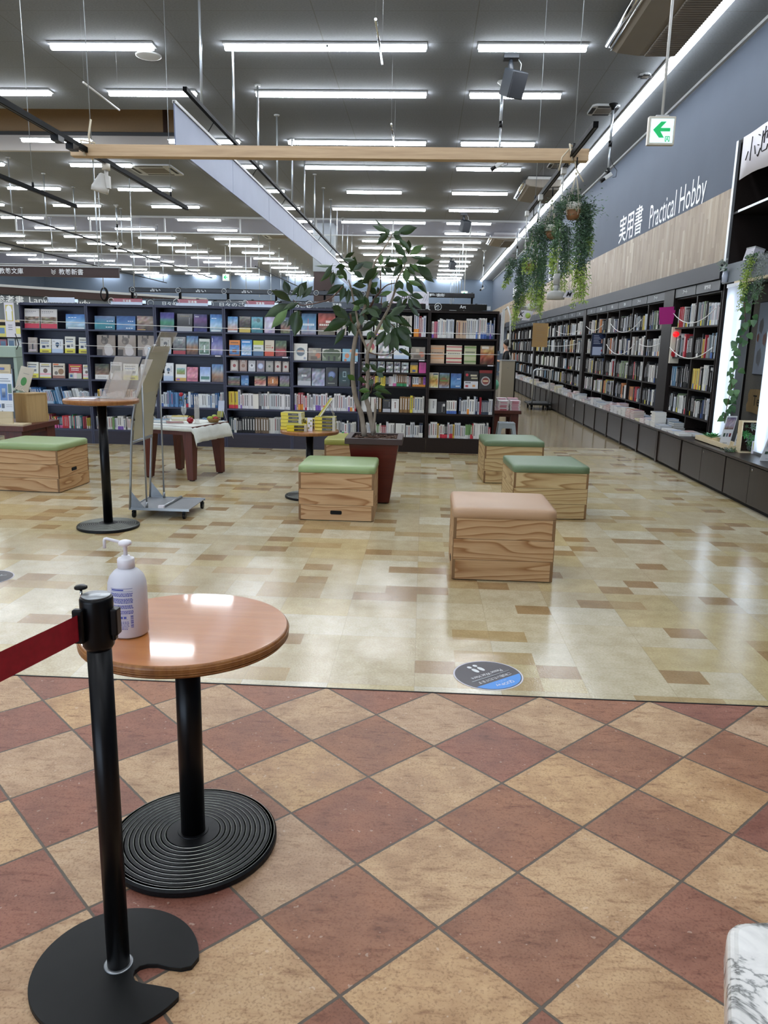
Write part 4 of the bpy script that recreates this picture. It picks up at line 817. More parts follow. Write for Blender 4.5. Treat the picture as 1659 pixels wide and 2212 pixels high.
# spec: (description, cover colour, gradient stops, jitter, picture box (u0,v0,u1,v1), extras)
COV = {
 'a1': ('white and brown art book with a red band', 'd2cfcc', ['8f7a6a', '6b5f4c', 'a08a78'], .2, (.03, .24, .97, .6), [('r', 0, 0, 1, .24, 'c2384f'), ('l', .06, .85, .8, .88, '6c6c70'), ('l', .06, .78, .6, .8, '8a8a90')]),
 'sky': ('glossy book with a blue sky photograph', '3f78b8', ['2f62a8', '5f98cf', 'b9d2e4', '5f7f8e'], .07, (0, 0, 1, 1), [('l', .12, .75, .55, .79, 'e6eef4'), ('r', .1, .02, .9, .12, 'c8d0d2')]),
 'gb': ('grey beige book with a small figure', 'a79d95', ['b5aaa0', '8d837c'], .05, (0, 0, 1, 1), [('r', .42, .2, .6, .6, '4b4a52'), ('r', .1, .1, .9, .2, 'c9b9bd')]),
 'wy': ('white book with lettering and a yellow band', 'dcdcd2', None, 0, None, [('r', 0, 0, 1, .27, 'd8cf45'), ('l', .12, .8, .85, .87, '30343a'), ('l', .12, .66, .8, .73, '4a6a9a'), ('r', .2, .34, .5, .52, '2c3a5c'), ('r', .6, .4, .82, .55, '7a7f86'), ('r', .2, .06, .8, .15, '8a7a30')]),
 'wb': ('white book with a small blue drawing', 'd6dade', None, 0, None, [('c', .5, .62, .18, '244a6c'), ('r', .42, .4, .58, .5, '1c2026'), ('r', 0, 0, 1, .28, 'aebfd6'), ('l', .1, .82, .3, .86, '3a3a3a'), ('l', .75, .5, .8, .85, '3a3a3a')]),
 'wp': ('white book with a pink strip and animal drawing', 'd9d6cf', None, 0, None, [('l', .15, .84, .85, .92, 'c0b040'), ('l', .1, .74, .9, .8, '2a2a2e'), ('c', .5, .48, .2, '6b5548'), ('r', 0, .2, 1, .32, 'e0a8b0'), ('r', 0, 0, 1, .08, 'd8cc4a')]),
 'br': ('cream and brown book with dog drawings', 'cfc5b4', None, 0, None, [('r', .05, .88, .5, .96, 'd86a2c'), ('l', .1, .74, .9, .84, '201c1a'), ('c', .7, .45, .24, '8c6b48'), ('c', .3, .35, .15, '6d655c'), ('r', 0, 0, 1, .18, '8c5c48')]),
 'rd': ('red book with yellow arched lettering', 'a82430', None, 0, None, [('r', .1, .82, .9, .88, 'd8c040'), ('l', .2, .68, .8, .75, 'f0e6e0'), ('l', .2, .56, .8, .62, 'f0e6e0'), ('r', 0, 0, 1, .38, 'b7b9a8'), ('r', .4, 0, .62, .4, 'd9c5c5'), ('r', .1, .1, .3, .28, '3a5a8c')]),
 'teal': ('wide book with a teal and blue sea photograph', '1f4f78', ['28507c', '2d6a92', '2a8a94', '1f5f70'], .05, (0, 0, 1, 1), [('l', .6, .6, .95, .66, 'c8d8e4'), ('l', .55, .15, .9, .22, 'd4dfe2')]),
 'blue': ('glossy book with a deep blue photograph', '23508c', ['1f4a86', '3a6ca6', '5f8fbc', '2a5c8c'], .05, (0, 0, 1, 1), [('l', .6, .6, .92, .66, 'c8d8e4'), ('l', .5, .1, .9, .17, 'd4dfe2')]),
 'brn': ('glossy book with brown clouds', '7c6860', ['8c7a74', 'a8968c', '5c4a44', '4a3a34'], .12, (0, 0, 1, 1), [('r', .02, .02, .5, .08, 'b08a50')]),
 'cat': ('large photo book with a grey kitten', '8c7f74', ['988b80', '8a7d72', '978c84'], .02, (0, 0, 1, 1), [('c', .42, .72, .2, '5a5048'), ('c', .36, .66, .08, '7d7268'), ('c', .47, .76, .03, '26221e'), ('r', .26, .84, .34, .97, '4f463f'), ('r', .56, .84, .66, 1, '4f463f'), ('c', .62, .36, .23, 'b8b0ac'), ('c', .66, .2, .24, 'bdb6b4'), ('r', 0, 0, .3, .3, '403832')]),
 'dk': ('dark green brown book with a white strip', '4a3c30', ['2d3424', '5a4a34', '7c5c3c'], .1, (0, .3, 1, 1), [('r', 0, 0, 1, .3, 'd5d2cc'), ('l', .2, .12, .8, .17, '9a9890')]),
 'wd': ('white book with a dark picture', 'cfd0d0', ['5c6a60', '394438', '7c8078'], .12, (.08, .35, .92, .8), [('l', .1, .88, .8, .92, '505458')]),
 'aur': ('book with a purple and green northern lights photo', '2c2e78', ['2b2e80', '4a3a98', '3f9c68', '2a5a58', '8a90a8'], .06, (0, 0, 1, 1), []),
 'drk': ('dark book with a fine grid cover', '24252a', ['2a2a30', '1c1d22'], .02, (0, .25, 1, 1), [('r', 0, 0, 1, .25, 'a9aab0'), ('l', .2, .85, .8, .88, '8c7c4c'), ('l', .78, .4, .84, .8, '9a9aa0')]),
 'nav': ('navy book with a purple dusk photo', '20286c', ['20266a', '6a3c7c', '2a2444', '1c2c70'], .05, (0, 0, 1, 1), [('l', .1, .84, .4, .88, 'd8d8e4')]),
 'gr': ('grey photo book with a red lower edge', '6c6e72', ['9ea0a2', '6a6c70', '4a4644'], .08, (0, .2, 1, 1), [('r', 0, 0, 1, .2, '9a2430'), ('l', .4, .8, .8, .84, 'e0e0e0')]),
 'bb': ('book with blue sky over brown buildings', '38608c', ['4a78b0', '7c94ac', '8c5c34', '4c3020'], .09, (0, 0, 1, 1), [('l', .7, .6, .76, .9, '2c3c58')]),
 'gw': ('white framed book with a green waterfall photo', 'c4cac6', ['5c7468', '8ca094', '3c5c48'], .1, (.06, .06, .94, .82), [('r', .45, .15, .58, .6, 'd0d8d6')]),
 'vio': ('violet blue book with blossom photo', '4a5aa0', ['3c4a94', '5c68a8', '8a7ca8', '3a4a8c'], .07, (0, 0, 1, 1), [('l', .08, .68, .14, .9, 'e0e0ec')]),
 'wg': ('white book with a green field picture', 'd6d6d0', ['8fb6c8', '7c9a5c', '94884c'], .06, (.12, .4, .88, .78), [('r', 0, 0, 1, .2, 'c49c4c'), ('r', .1, .05, .4, .15, '8c5cb4')]),
 'pk': ('pink book with blossom pattern', 'c87888', ['cc7c90', 'd090a0', 'bf6c80'], .1, (0, 0, 1, 1), [('r', .1, .1, .9, .24, 'a05c6c')]),
 'lb': ('pale blue and white book with a town picture', 'a8bcdc', ['88a4dc', 'a8c0e0', 'd8dcdc'], .05, (0, 0, 1, 1), [('r', .1, .15, .9, .36, '4c7c74')]),
 'lo': ('light blue book with a pale glare', '6c9cc4', ['4c8cc8', 'a8bccc', 'c07c64'], .1, (0, .1, 1, 1), [('r', 0, 0, 1, .12, 'c8ccd0')]),  # cover print runs from blue through pale grey to orange
 'dy': ('dark photo book with a yellow lower strip', '4a4a4a', ['8c8c88', '4c4440', '2c2a28'], .1, (0, .3, 1, 1), [('r', 0, 0, 1, .3, 'c0a850')]),
 'tea': ('teal book with two hot air balloons', '4c90a8', ['5c9cb8', '7cb0b8', '3c8490', '2c6c78'], .05, (0, 0, 1, 1), [('c', .3, .8, .13, '7a90a0'), ('c', .62, .78, .18, '5c7c80'), ('l', .1, .25, .8, .3, 'e0e8e8')]),
 'lil': ('glossy lilac silver book', 'a89cb4', ['b0a4c4', 'd8d4e0', 'a090a8'], .1, (0, 0, 1, 1), []),
 'lan': ('book with a dark hillside landscape photo', '3c4a60', ['48587c', '4c5c50', '7c4c40', '5c6c44'], .12, (0, 0, 1, 1), [('l', .1, .8, .5, .84, 'd0d4dc')]),
 'ob': ('orange and blue travel guide', 'd07c30', ['3c6ca8', '5c8cc0', '2c5a8c'], .06, (.03, .05, .97, .68), [('r', .3, .2, .7, .4, '7c4a30'), ('l', .15, .8, .85, .87, '4c3c2c')]),
 'bw': ('blue and white travel guide', '3c84c4', ['4c90cc', 'c4d0dc', '7c94b4', 'd0d8e0'], .08, (.05, .05, .95, .72), [('l', .1, .82, .85, .9, 'e8ecf0')]),
 'yb': ('guide with yellow green top, white middle and blue base', 'd0d6d2', None, 0, None, [('r', 0, .72, 1, 1, 'b0b82c'), ('r', .08, .4, .1, .45, '444444'), ('l', .1, .48, .8, .55, '5c7c4c'), ('r', 0, 0, 1, .34, '4c6c8c')]),
 'ber': ('beige guide with an orange red base', 'c8bca8', None, 0, None, [('l', .1, .62, .7, .67, '8c5c44'), ('l', .1, .5, .7, .55, 'a05c44'), ('c', .82, .53, .09, 'b83c30'), ('r', 0, 0, 1, .34, 'c04c34')]),
 'gnr': ('green guide over red rooftops', '2c3c24', ['3c5438', '5c6c4c', '8c2c2c', '6c2024'], .09, (0, 0, 1, 1), [('r', .1, .3, .9, .42, 'a83038')]),
 'or1': ('small ornate card with a red figure', '9c8c84', None, 0, None, [('r', .14, .1, .86, .88, 'c9c1b8'), ('c', .5, .5, .2, '8c3434'), ('r', .3, .88, .7, .96, 'cfc7bc')]),
 'or2': ('small ornate rose brown card', '9c7c70', None, 0, None, [('r', .14, .1, .86, .88, 'b09c90'), ('c', .5, .5, .24, '8c6c5c'), ('r', .3, .88, .7, .96, 'cfc7bc')]),
 'or3': ('small ornate white card with an oval', 'c2c2c6', None, 0, None, [('c', .5, .5, .33, 'dcdce0'), ('c', .5, .55, .16, '6c6c74')]),
 'or4': ('small ornate blue oval card', '8c8088', None, 0, None, [('c', .5, .5, .36, '9ca8cc'), ('c', .5, .5, .26, 'c8d0e4')]),
 'or5': ('small ornate grey card', '94908c', None, 0, None, [('r', .14, .1, .86, .88, 'a8a49c'), ('c', .5, .5, .15, '5c6458')]),
 'mul': ('book with a colourful hillside town', '6c5c50', ['3c5c3c', '94745c', 'a04c40', 'c0b49c'], .18, (0, 0, 1, 1), []),
 'ora': ('book with an orange arched hall', '7c4020', ['5c2c14', 'b06428', 'c07c34', '5c2414'], .08, (0, 0, 1, 1), [('c', .5, .62, .26, 'b87434'), ('r', .46, .3, .54, .7, 'e8dccc')]),
 'pg': ('book with violet blossom over a green field', '5c5468', ['6c6480', '7c6c78', '5c6c3c'], .1, (0, 0, 1, 1), []),
 'twr': ('tall blue book with a slender tower', '2c6890', ['2c5c88', '4c84ac', '7c9cb8', '7a6c78'], .04, (0, 0, 1, 1), [('r', .44, .2, .48, .75, 'c06868'), ('l', .1, .42, .9, .52, 'd8e0e4')]),
 'red': ('large red brown book with a white swirl', '8c3428', ['7c2c24', 'a84834', '8c3c2c', '4c4030'], .1, (0, .18, 1, 1), [('r', 0, 0, 1, .2, '5c5444'), ('r', .45, .55, .75, .66, 'd8c4bc'), ('l', .08, .42, .92, .5, 'e0d8d0')]),
 'cir': ('square white book with a round window picture', 'd4d0c8', None, 0, None, [('c', .5, .5, .36, 'b8c0b8'), ('c', .5, .5, .31, '3c4c5c'), ('r', .25, .5, .75, .6, 'a08068'), ('c', .82, .14, .09, '8c94a0')]),
 'bei': ('beige book with a triangular roof picture', '8c8074', ['8c8478', '7c7064'], .04, (0, 0, 1, 1), [('c', .75, .4, .2, 'b06c54'), ('r', .35, .6, .6, .85, 'b0a08c'), ('r', .2, .1, .7, .35, '5c5044')]),
 'grn': ('wide book with round dark green trees', 'b0b0a0', ['b4b4a8', 'a8a898', '4c5c3c'], .03, (0, 0, 1, 1), [('c', .25, .6, .22, '3c4a2c'), ('c', .5, .66, .24, '344228'), ('c', .76, .6, .22, '3c4a2c'), ('r', .2, .1, .85, .5, '48583a'), ('r', .3, .05, .42, .4, '23291c'), ('r', .6, .05, .72, .4, '23291c')]),
 'blo': ('pale blue book with orange blobs', '7cacc0', None, 0, None, [('c', .3, .45, .15, 'c07c58'), ('c', .55, .85, .09, 'c89070'), ('c', .88, .6, .12, 'c08058'), ('c', .2, .1, .09, 'b87050'), ('c', .72, .2, .08, 'c88c64')]),
 'gry': ('grey book with city streets', '7c7c80', ['84848c', '5c5c60', '8c8c90'], .1, (0, .25, 1, 1), [('r', 0, 0, 1, .26, 'b4b4b8'), ('l', .3, .5, .7, .62, 'e0e0e0')]),
 'sil': ('glossy silver and violet book', '9094a8', ['5c5c68', 'a8acc0', '7c7c94', 'b0b4cc'], .14, (0, 0, 1, 1), []),
 'bkb': ('black book with a blue round picture', '14181c', None, 0, None, [('c', .5, .6, .32, '4c5c8c'), ('c', .5, .62, .22, '7c90bc'), ('c', .45, .4, .2, '2c4430'), ('l', .2, .12, .8, .17, 'a0a090')]),
 'bkt': ('black and teal book with a small frame', '101c20', ['101818', '1c4448', '0c1c1c'], .04, (0, 0, 1, 1), [('r', .35, .5, .65, .8, '9cb4b8'), ('r', .39, .54, .61, .76, '243c44'), ('l', .35, .3, .65, .33, 'b0b8b8')]),
 'jp': ('pale book with a large red circle', 'b8b4ac', None, 0, None, [('c', .5, .62, .36, '98343c'), ('c', .4, .45, .28, 'c0b484'), ('r', 0, 0, 1, .3, '2c2c38')]),
 'man': ('black and white comic book', 'a0a0a0', ['c8c8c8', '60606c', 'b8b8b8', '4c4c50', 'd0d0d0'], .25, (.03, .03, .97, .97), [('c', .5, .5, .2, 'd8d8d8'), ('r', .3, .62, .7, .74, '202024')]),
 'yel': ('yellow comic book with a cartoon figure', 'b8943c', None, 0, None, [('r', 0, .75, 1, 1, '3c3c44'), ('c', .5, .45, .3, 'd8a820'), ('r', .3, .1, .7, .3, '344c84')]),
 'mag': ('bright magenta comic book', 'c84090', None, 0, None, [('r', .25, .3, .75, .8, 'b03080'), ('l', .2, .86, .8, .9, '602048')]),
 'whi': ('plain white book with vertical lettering', 'ccccc8', None, 0, None, [('l', .66, .35, .74, .9, '404044'), ('l', .8, .55, .84, .9, '707074')]),
 'wfg': ('white book with a thin dancing figure', 'd0cecb', None, 0, None, [('c', .5, .7, .1, '6c5044'), ('r', .44, .3, .58, .62, '8c6c64'), ('l', .1, .9, .8, .94, '505050')]),
 'pat': ('beige book with orange pattern rows', 'b89878', None, 0, None, [('r', 0, .8, 1, .86, 'c88850'), ('l', .1, .55, .9, .62, '4c4038'), ('r', 0, .25, 1, .31, 'c88850'), ('r', 0, .45, 1, .49, 'c88850')]),
 'par': ('beige book with red pattern rows', 'c8bca4', None, 0, None, [('r', 0, .88, 1, .94, 'a83038'), ('r', 0, .68, 1, .73, 'a83038'), ('l', .1, .5, .9, .57, '4c4038'), ('r', 0, .26, 1, .32, 'a83038'), ('r', 0, .06, 1, .12, 'a83038')]),
 'pag': ('beige book with green pattern rows', 'a8a880', None, 0, None, [('r', 0, .86, 1, .94, '6c8848'), ('l', .1, .6, .9, .68, '3c4434'), ('r', 0, .42, 1, .48, '7c9854'), ('r', 0, .1, 1, .18, '6c8848')]),
 'snd': ('large book with a filled baguette photo', '7c4c30', ['a89484', 'b88848', '8c3c28', '5c3820'], .15, (0, 0, 1, 1), [('r', .1, .82, .6, .95, 'd0c8bc')]),
 'yw': ('white cookery book with a yellow dish', 'c8c4b4', ['d0ccc0', 'a89c4c', 'b87c30', 'c8c084'], .15, (.05, .05, .95, .95), [('r', .5, .85, .95, .95, '4c5c68')]),
 'bur': ('blue grey cookery book with a filled sandwich', '6c7c94', ['6c84a0', '5c6c44', '8c5c34', '7c8ca4'], .1, (0, 0, 1, 1), [('c', .45, .5, .3, '7c5430'), ('r', .1, .44, .85, .54, '5c7c34')]),
 'bkw': ('black and white sweets book', '1c1a1c', None, 0, None, [('c', .2, .78, .1, 'b83040'), ('r', .45, .7, .9, .8, 'c0b89c'), ('r', .5, .55, .95, .64, 'b0a88c'), ('r', 0, 0, 1, .42, 'c8c8cc'), ('l', .1, .3, .5, .37, '3c3c40'), ('r', .1, .08, .3, .2, 'a83c3c'), ('r', .6, .1, .8, .22, 'c89058')]),
 'plt': ('black book with a red top strip and a round plate', '1c1818', None, 0, None, [('r', 0, .84, 1, 1, '8c1c1c'), ('c', .5, .42, .36, 'a8a4a4'), ('c', .5, .42, .27, '7c3c34'), ('r', .3, .38, .7, .46, 'c8b08c')]),
 'bkp': ('black book with small white lettering', '1b1c20', None, 0, None, [('r', .68, .6, .9, .82, 'd4d4d0'), ('l', .55, .15, .62, .8, 'b0b0ac')]),
}
def cover_book(w_, h_, d_, spec, r, lean=0.0, mat='print'):
    """a book standing face out; origin at its foot, cover faces -Y"""
    desc, base, stops, jj, box_, ex = COV[spec]
    T = Matrix.Rotation(-lean, 4, 'X')
    m_ = M()
    m_.box(-w_ / 2, w_ / 2, 0, .003, 0, h_, mat, base, T=T); m_.box(-w_ / 2, w_ / 2, d_ - .003, d_, 0, h_, mat, base, T=T)
    m_.box(-w_ / 2, -w_ / 2 + .003, .003, d_ - .003, 0, h_, mat, base, T=T)
    m_.box(-w_ / 2 + .003, w_ / 2 - .004, .003, d_ - .003, .003, h_ - .004, mat, 'd8d4c8', T=T)
    e = -.0008
    if stops:
        u0, v0, u1, v1 = box_
        o = T @ Vector((-w_ / 2 + u0 * w_, e, v0 * h_)); ux = T @ Vector(((u1 - u0) * w_, 0, 0)); uy = T @ Vector((0, 0, (v1 - v0) * h_))
        m_.grid(o, ux, uy, 6, 7, grad(stops, jj), mat)
    for q, e_ in zip(ex, range(len(ex))):
        y = e - .0005 * (e_ + 1)
        if q[0] == 'r' or q[0] == 'l':
            _, u0, v0, u1, v1, c = q
            if q[0] == 'r' or (v1 - v0) > (u1 - u0):
                rects = [(u0, v0, u1, v1)]
                if q[0] == 'l': rects = [(u0, v0 + (v1 - v0) * k / 5, u1, v0 + (v1 - v0) * (k + .7) / 5) for k in range(5)]
            else:
                n = max(3, int((u1 - u0) / .11)); rects = [(u0 + (u1 - u0) * k / n, v0, u0 + (u1 - u0) * (k + .72) / n, v1) for k in range(n)]
            for (a, b2, c2, d2) in rects:
                P = [T @ Vector((-w_ / 2 + uu * w_, y, vv * h_)) for uu, vv in ((a, b2), (c2, b2), (c2, d2), (a, d2))]
                m_.add(P, [(0, 1, 2, 3)], mat, c)
        else:
            _, cu_, cv_, rr, c = q
            P = [T @ Vector((-w_ / 2 + cu_ * w_ + rr * w_ * math.cos(a * PI / 7), y, cv_ * h_ + rr * w_ * math.sin(a * PI / 7))) for a in range(14)]
            m_.add(P, [tuple(range(14))], mat, c)
    return m_, desc
xw = [0] * 9
seen = {}
for (b_, r_, x, w_, h_, sp) in FACE:
    seen.setdefault((b_, r_), []).append((x, w_))
fcount = {}
for (b_, r_, x, w_, h_, sp) in FACE:
    z = BZ[b_][r_]; L_ = ROWN[len(BZ[b_])]
    n = fcount.get((b_, r_), 0); fcount[(b_, r_)] = n + 1
    lean = .12 + RND.uniform(-.02, .03)
    m_, desc = cover_book(w_ * .96, h_, RND.choice([.012, .02, .03]), sp, RND, lean)
    lab = '%s, %s shelf of the %s bay' % (desc, L_[r_], ORD[b_ - 1])
    same = sum(1 for q in FACE if q[0] == b_ and q[1] == r_ and COV[q[5]][0] == desc)
    if same > 1: lab = '%s, %s cover on the %s shelf, %s bay' % (desc, ordn(n), L_[r_], ORD[b_ - 1])
    m_.build('display_book', loc=(x, 11.05 + h_ * math.sin(lean) * 0.0, z + .002), label=' '.join(lab.split()[:16]), cat='book', group='books shown face out in the long bookcase')
# ---- upright books
PAL = {
 'mix': ['d2d2d0'] * 16 + ['c2c6cc'] * 4 + ['e0dfda'] * 4 + ['27282c', '3a4250', '8c2430', 'a83a3c', '2f4a78', '5c6c8c', 'c8a440', '6a8c5c', 'c0a890', '8c8c90', '1d2a44', 'b86c7c'],
 'blue': ['c8d0d8'] * 4 + ['7c9cc0', '5c84b0', '3c6494', '2c4a74', '88a8c8', 'd8dcde', '50687c', 'a8b8c8', '39688c', 'c8b060'],
 'dark': ['23272c', '2c3a44', '3c4a50', '1c1e22', '5c6468', 'b0b4b4', 'c8c8c4', '34444c', '46525c', '6c5c4c', '202a3c', '8c9498'],
 'pale': ['d6d4d6'] * 8 + ['c8c8d0', 'dcd8d0', 'c9c3bb', 'b03444', 'd0b84c', '4c4c54', 'bfc4c8', '9c4c54'],
 'thin': ['c04048', '3c8c94', '2c5c6c', '4c9c6c', 'd0d0d0', '2a3c50', '8c3c48', 'c0c8cc', '386c74', 'b8a848'],
 'color': ['d4c440', 'd0602c', 'd8d8d0', 'c8c8c4', '2c2c30', 'cccac4', 'a8323c', 'd8d0c4', '5c7c4c', '8c6c44', 'dcdcd8'],
 'wall': ['d0d0cc'] * 8 + ['17181b'] * 12 + ['c4c8cc'] * 3 + ['3c4654', 'a8343c', 'c8b45c', '5c7c94', '8c9498', 'd8d6d0', 'b87c4c', '7c8c6c', '2c3c5c', '948c84'],
 'manga': ['d0d0d0'] * 3 + ['c84c7c', '1e1e20', '7c5c40', 'c8a020', 'a060c0', 'd8c850', 'd8a0b0', 'd8d8dc', '884c60'],
}
def spine_book(t_, h_, d_, col, rnd, obi=None, title=None, plate=False, mat='print_matte'):
    """upright book: origin at the foot of its spine (left corner); spine faces -Y"""
    m_ = M()
    m_.box(0, t_, 0, .002, 0, h_, mat, col); m_.box(0, .0018, .002, d_, 0, h_, mat, col); m_.box(t_ - .0018, t_, .002, d_, 0, h_, mat, col)
    m_.box(.0018, t_ - .0018, .002, d_ - .004, .003, h_ - .005, mat, 'd6d2c6')
    e = -.0006
    def r_(u0, v0, u1, v1, c, ee=e): m_.add([(u0 * t_, ee, v0 * h_), (u1 * t_, ee, v0 * h_), (u1 * t_, ee, v1 * h_), (u0 * t_, ee, v1 * h_)], [(0, 1, 2, 3)], mat, c)
    if obi: r_(0, 0, 1, obi[0], obi[1])
    if title:
        v = title[1]
        while v > title[0]:
            r_(.28, v - .045, .72, v - .008, title[2], -.0012); v -= .055
    if plate: r_(.15, .05, .85, .1, 'b8b8b8', -.0012)
    return m_
CN = [((.75, .75, .7), 'white'), ((.1, .1, .1), 'black'), ((.6, .15, .18), 'red'), ((.3, .42, .6), 'blue'), ((.8, .7, .25), 'yellow'), ((.35, .5, .35), 'green'), ((.55, .55, .58), 'grey'), ((.5, .4, .3), 'brown'), ((.8, .35, .55), 'pink'), ((.15, .2, .32), 'navy'), ((.6, .4, .75), 'purple'), ((.22, .45, .5), 'teal')]
def cname(h):
    c = hexc(h); return min(CN, key=lambda q: sum((a - b) ** 2 for a, b in zip(q[0], c)))[1]
def darkq(h): return sum(hexc(h)) < 1.5
SP = []   # (bay,row,x0,x1,h,palette,avg thickness)
for k in range(1, 8):
    n = len(BZ[k]); a, c = BX[k - 1] + .03, BX[k] - .03
    for r in (n - 2, n - 1):
        SP.append([k, r, a, c])
SPEC = {(1, 3): (.235, 'blue', .020), (1, 4): (.19, 'thin', .015), (2, 3): (.22, 'mix', .024), (2, 4): (.2, 'mix', .022), (3, 3): (.22, 'blue', .022), (3, 4): (.21, 'blue', .024), (4, 4): (.25, 'pale', .026), (4, 5): (.23, 'dark', .027), (5, 3): (.235, 'pale', .026), (5, 4): (.2, 'mix', .024),
        (6, 4): (.235, 'color', .028), (6, 5): (.2, 'mix', .022), (7, 3): (.235, 'mix', .022), (7, 4): (.22, 'mix', .021)}
rows = [(k, r, a, c) + SPEC[(k, r)] for k, r, a, c in SP] + [(7, 0, .09, .99, .27, 'mix', .022), (6, 0, -.42, .03, .30, 'pale', .026), (6, 3, -.87, .03, .175, 'manga', .02), (5, 0, -1.84, -1.76, .3, 'pale', .03)]
MAXB = 287; nb = 0
stuffm = M()
cand = []
for (k, r, a, c, hh, pal, th) in rows:
    rnd = random.Random(k * 31 + r * 7); x = a + .004; i = 0
    z = BZ[k][r]
    blocks = [(q[0] - q[1] / 2 - .01, q[0] + q[1] / 2 + .01) for q in seen.get((k, r), [])]
    run = 0; col = None; h_ = hh; leanrow = (k, r) == (1, 3)
    while x < c - .02:
        blk = [q for q in blocks if q[0] - .012 < x < q[1]]
        if blk: x = blk[0][1]; continue
        if run <= 0:
            run = rnd.choice([1, 1, 1, 2, 2, 3, 5] if pal not in ('thin', 'manga') else [3, 5, 8, 10]); col = rnd.choice(PAL[pal]); h_ = min(hh * rnd.uniform(.76, 1.08), hh * 1.06); t_ = th * rnd.uniform(.7, 1.5)
            obi = (rnd.uniform(.2, .34), rnd.choice(['c83c4c', 'd8c840', '4c6cb0', 'd06ca0', 'e0e0dc', '7c5cb0', 'd88c3c', 'c8c8c8', '3c8c5c'])) if rnd.random() < .3 and pal != 'dark' else None
            hgt = h_
        if pal in ('thin', 'manga') and rnd.random() < .5: col = rnd.choice(PAL[pal])
        run -= 1
        t2 = min(t_ * rnd.uniform(.9, 1.1), c - x)
        cand.append((k, r, x, z, t2, hgt * rnd.uniform(.985, 1.01), col, obi, i, leanrow)); i += 1
        x += t2 + .001 + (rnd.random() < .015) * .03
# the 300 that show largest go in as books of their own
cand.sort(key=lambda q: -(q[4] * q[5]))
if len(cand) > MAXB: big, rest = cand[:MAXB], cand[MAXB:]
else: big, rest = cand, []
big.sort(key=lambda q: (q[0], q[1], q[2]))
def mk(q, rnd):
    (k, r, x, z, t2, h_, col, obi, i, ln) = q
    dark_ = darkq(col)
    title = (.35 if obi else .2, .9, 'd8d8d8' if dark_ else rnd.choice(['2c2c30', '3c3c44', '8c2c34', '2c4a78'])) if rnd.random() < .85 else None
    return spine_book(t2, h_, min(.2, h_ * .72), col, rnd, obi, title)
cnt = {}
for q in big:
    rnd = random.Random(int(q[2] * 1e4)); k, r = q[0], q[1]
    j = cnt.get((k, r), 0); cnt[(k, r)] = j + 1
    L_ = ROWN[len(BZ[k])]
    o = mk(q, rnd).build('shelved_book', loc=(q[2], 11.045 + rnd.uniform(-.012, .02), q[3] + .001), label='%s upright book, %s from the left on the %s shelf of the %s bay' % (cname(q[6]), ordn(q[8]), L_[r], ORD[k - 1]), cat='book', group='upright books in the long bookcase')
    if q[9]: o.rotation_euler = (0, math.radians(-12), 0); o.location.x += .05; o.scale = (1, 1, .97)
if rest:
    sm_ = M()
    for q in rest:
        rnd = random.Random(int(q[2] * 1e4)); g = mk(q, rnd)
        T = Matrix.Translation((q[2], 11.045 + rnd.uniform(-.012, .02), q[3] + .001))
        if q[9]: T = T @ Matrix.Translation((.05, 0, 0)) @ Matrix.Rotation(math.radians(-12), 4, 'Y')
        sm_.add([T @ Vector(v) for v in g.v], g.f, 'print_matte', cols=g.c)
    sm_.build('shelved_books', kind='stuff', label='the remaining thinner upright books between the others in the long bookcase', cat='books')
# ---- signs on top of the bookcase
def top_sign(x0, x1, z0, h, mat, txt, lab, ring=True, lower=None):
    t = thing('shelf_sign', lab, 'sign', ((x0 + x1) / 2, 10.97, z0), group='signs on top of the long bookcase'); W2 = (x1 - x0) / 2
    M().box(-W2, W2, 0, .02, 0, h, mat).build('panel', t, bevel=.004)
    m_ = M()
    if txt: m_.text(txt, (.0, -.003, h * .3), (1, 0, 0), (0, 0, 1), h * .5, 'white_ink', bold=.004, center=True)
    if ring:
        rx = -W2 - .01
        m_.tube([(rx + h * .55 * math.cos(a * PI / 8), -.008, h / 2 + h * .55 * math.sin(a * PI / 8)) for a in range(17)], .0025, 'white_ink', 4, caps=False); m_.box(rx - h * .3, rx + h * .3, -.01, -.006, h * .4, h * .58, 'sign_gray')
    if txt or ring: m_.build('lettering', t)
    if lower: M().box(-W2 - .02, W2, -.006, -.001, -.008, h * .38, 'sign_clear').build('curled_film', t, label='pale glossy film')
    m_ = M(); m_.box(W2, W2 + .05, .0, .015, .01, h * .7, 'pole_metal'); m_.build('clip', t)
Z1 = 1.987
top_sign(-5.33, -4.94, Z1, .075, 'sign_clear', None, 'pale glossy sign with no lettering on the first bay', True)
top_sign(-4.40, -3.97, Z1, .075, 'sign_red', '写真集', 'red 写真集 sign over the second bay', lower=True)
top_sign(-3.47, -3.04, Z1, .08, 'sign_red', '写真集', 'red 写真集 sign over the third bay', lower=True)
top_sign(-2.50, -2.10, Z1, .075, 'sign_red', '写真集', 'red 写真集 sign over the fourth bay', lower=True)
top_sign(-1.60, -.85, Z1, .08, 'sign_black', '写真集', 'black 写真集 sign over the fifth bay')
top_sign(-.75, .0, Z1, .08, 'sign_black', 'A        r        t', 'black sign over the sixth bay behind the leaves', False)
top_sign(.18, .84, Z1, .085, 'sign_black', 'Art', 'black Art sign over the last bay of the long bookcase')
# cords across the bookcase
for i, (z0, z1) in enumerate(((1.74, 1.68), (1.42, 1.40))):
    pts = [(-5.78 + (6.82) * k / 14, 10.955, z0 + (z1 - z0) * k / 14 - .03 * math.sin(PI * k / 14)) for k in range(15)]
    M().tube([(-5.78, 11.1, z0)] + pts + [(1.04, 11.1, z1)], .0042, 'cord_white', 5).build('cord', label='white cord stretched across the long bookcase, %s of two' % ('upper', 'lower')[i], cat='cord', group='cords across the long bookcase')
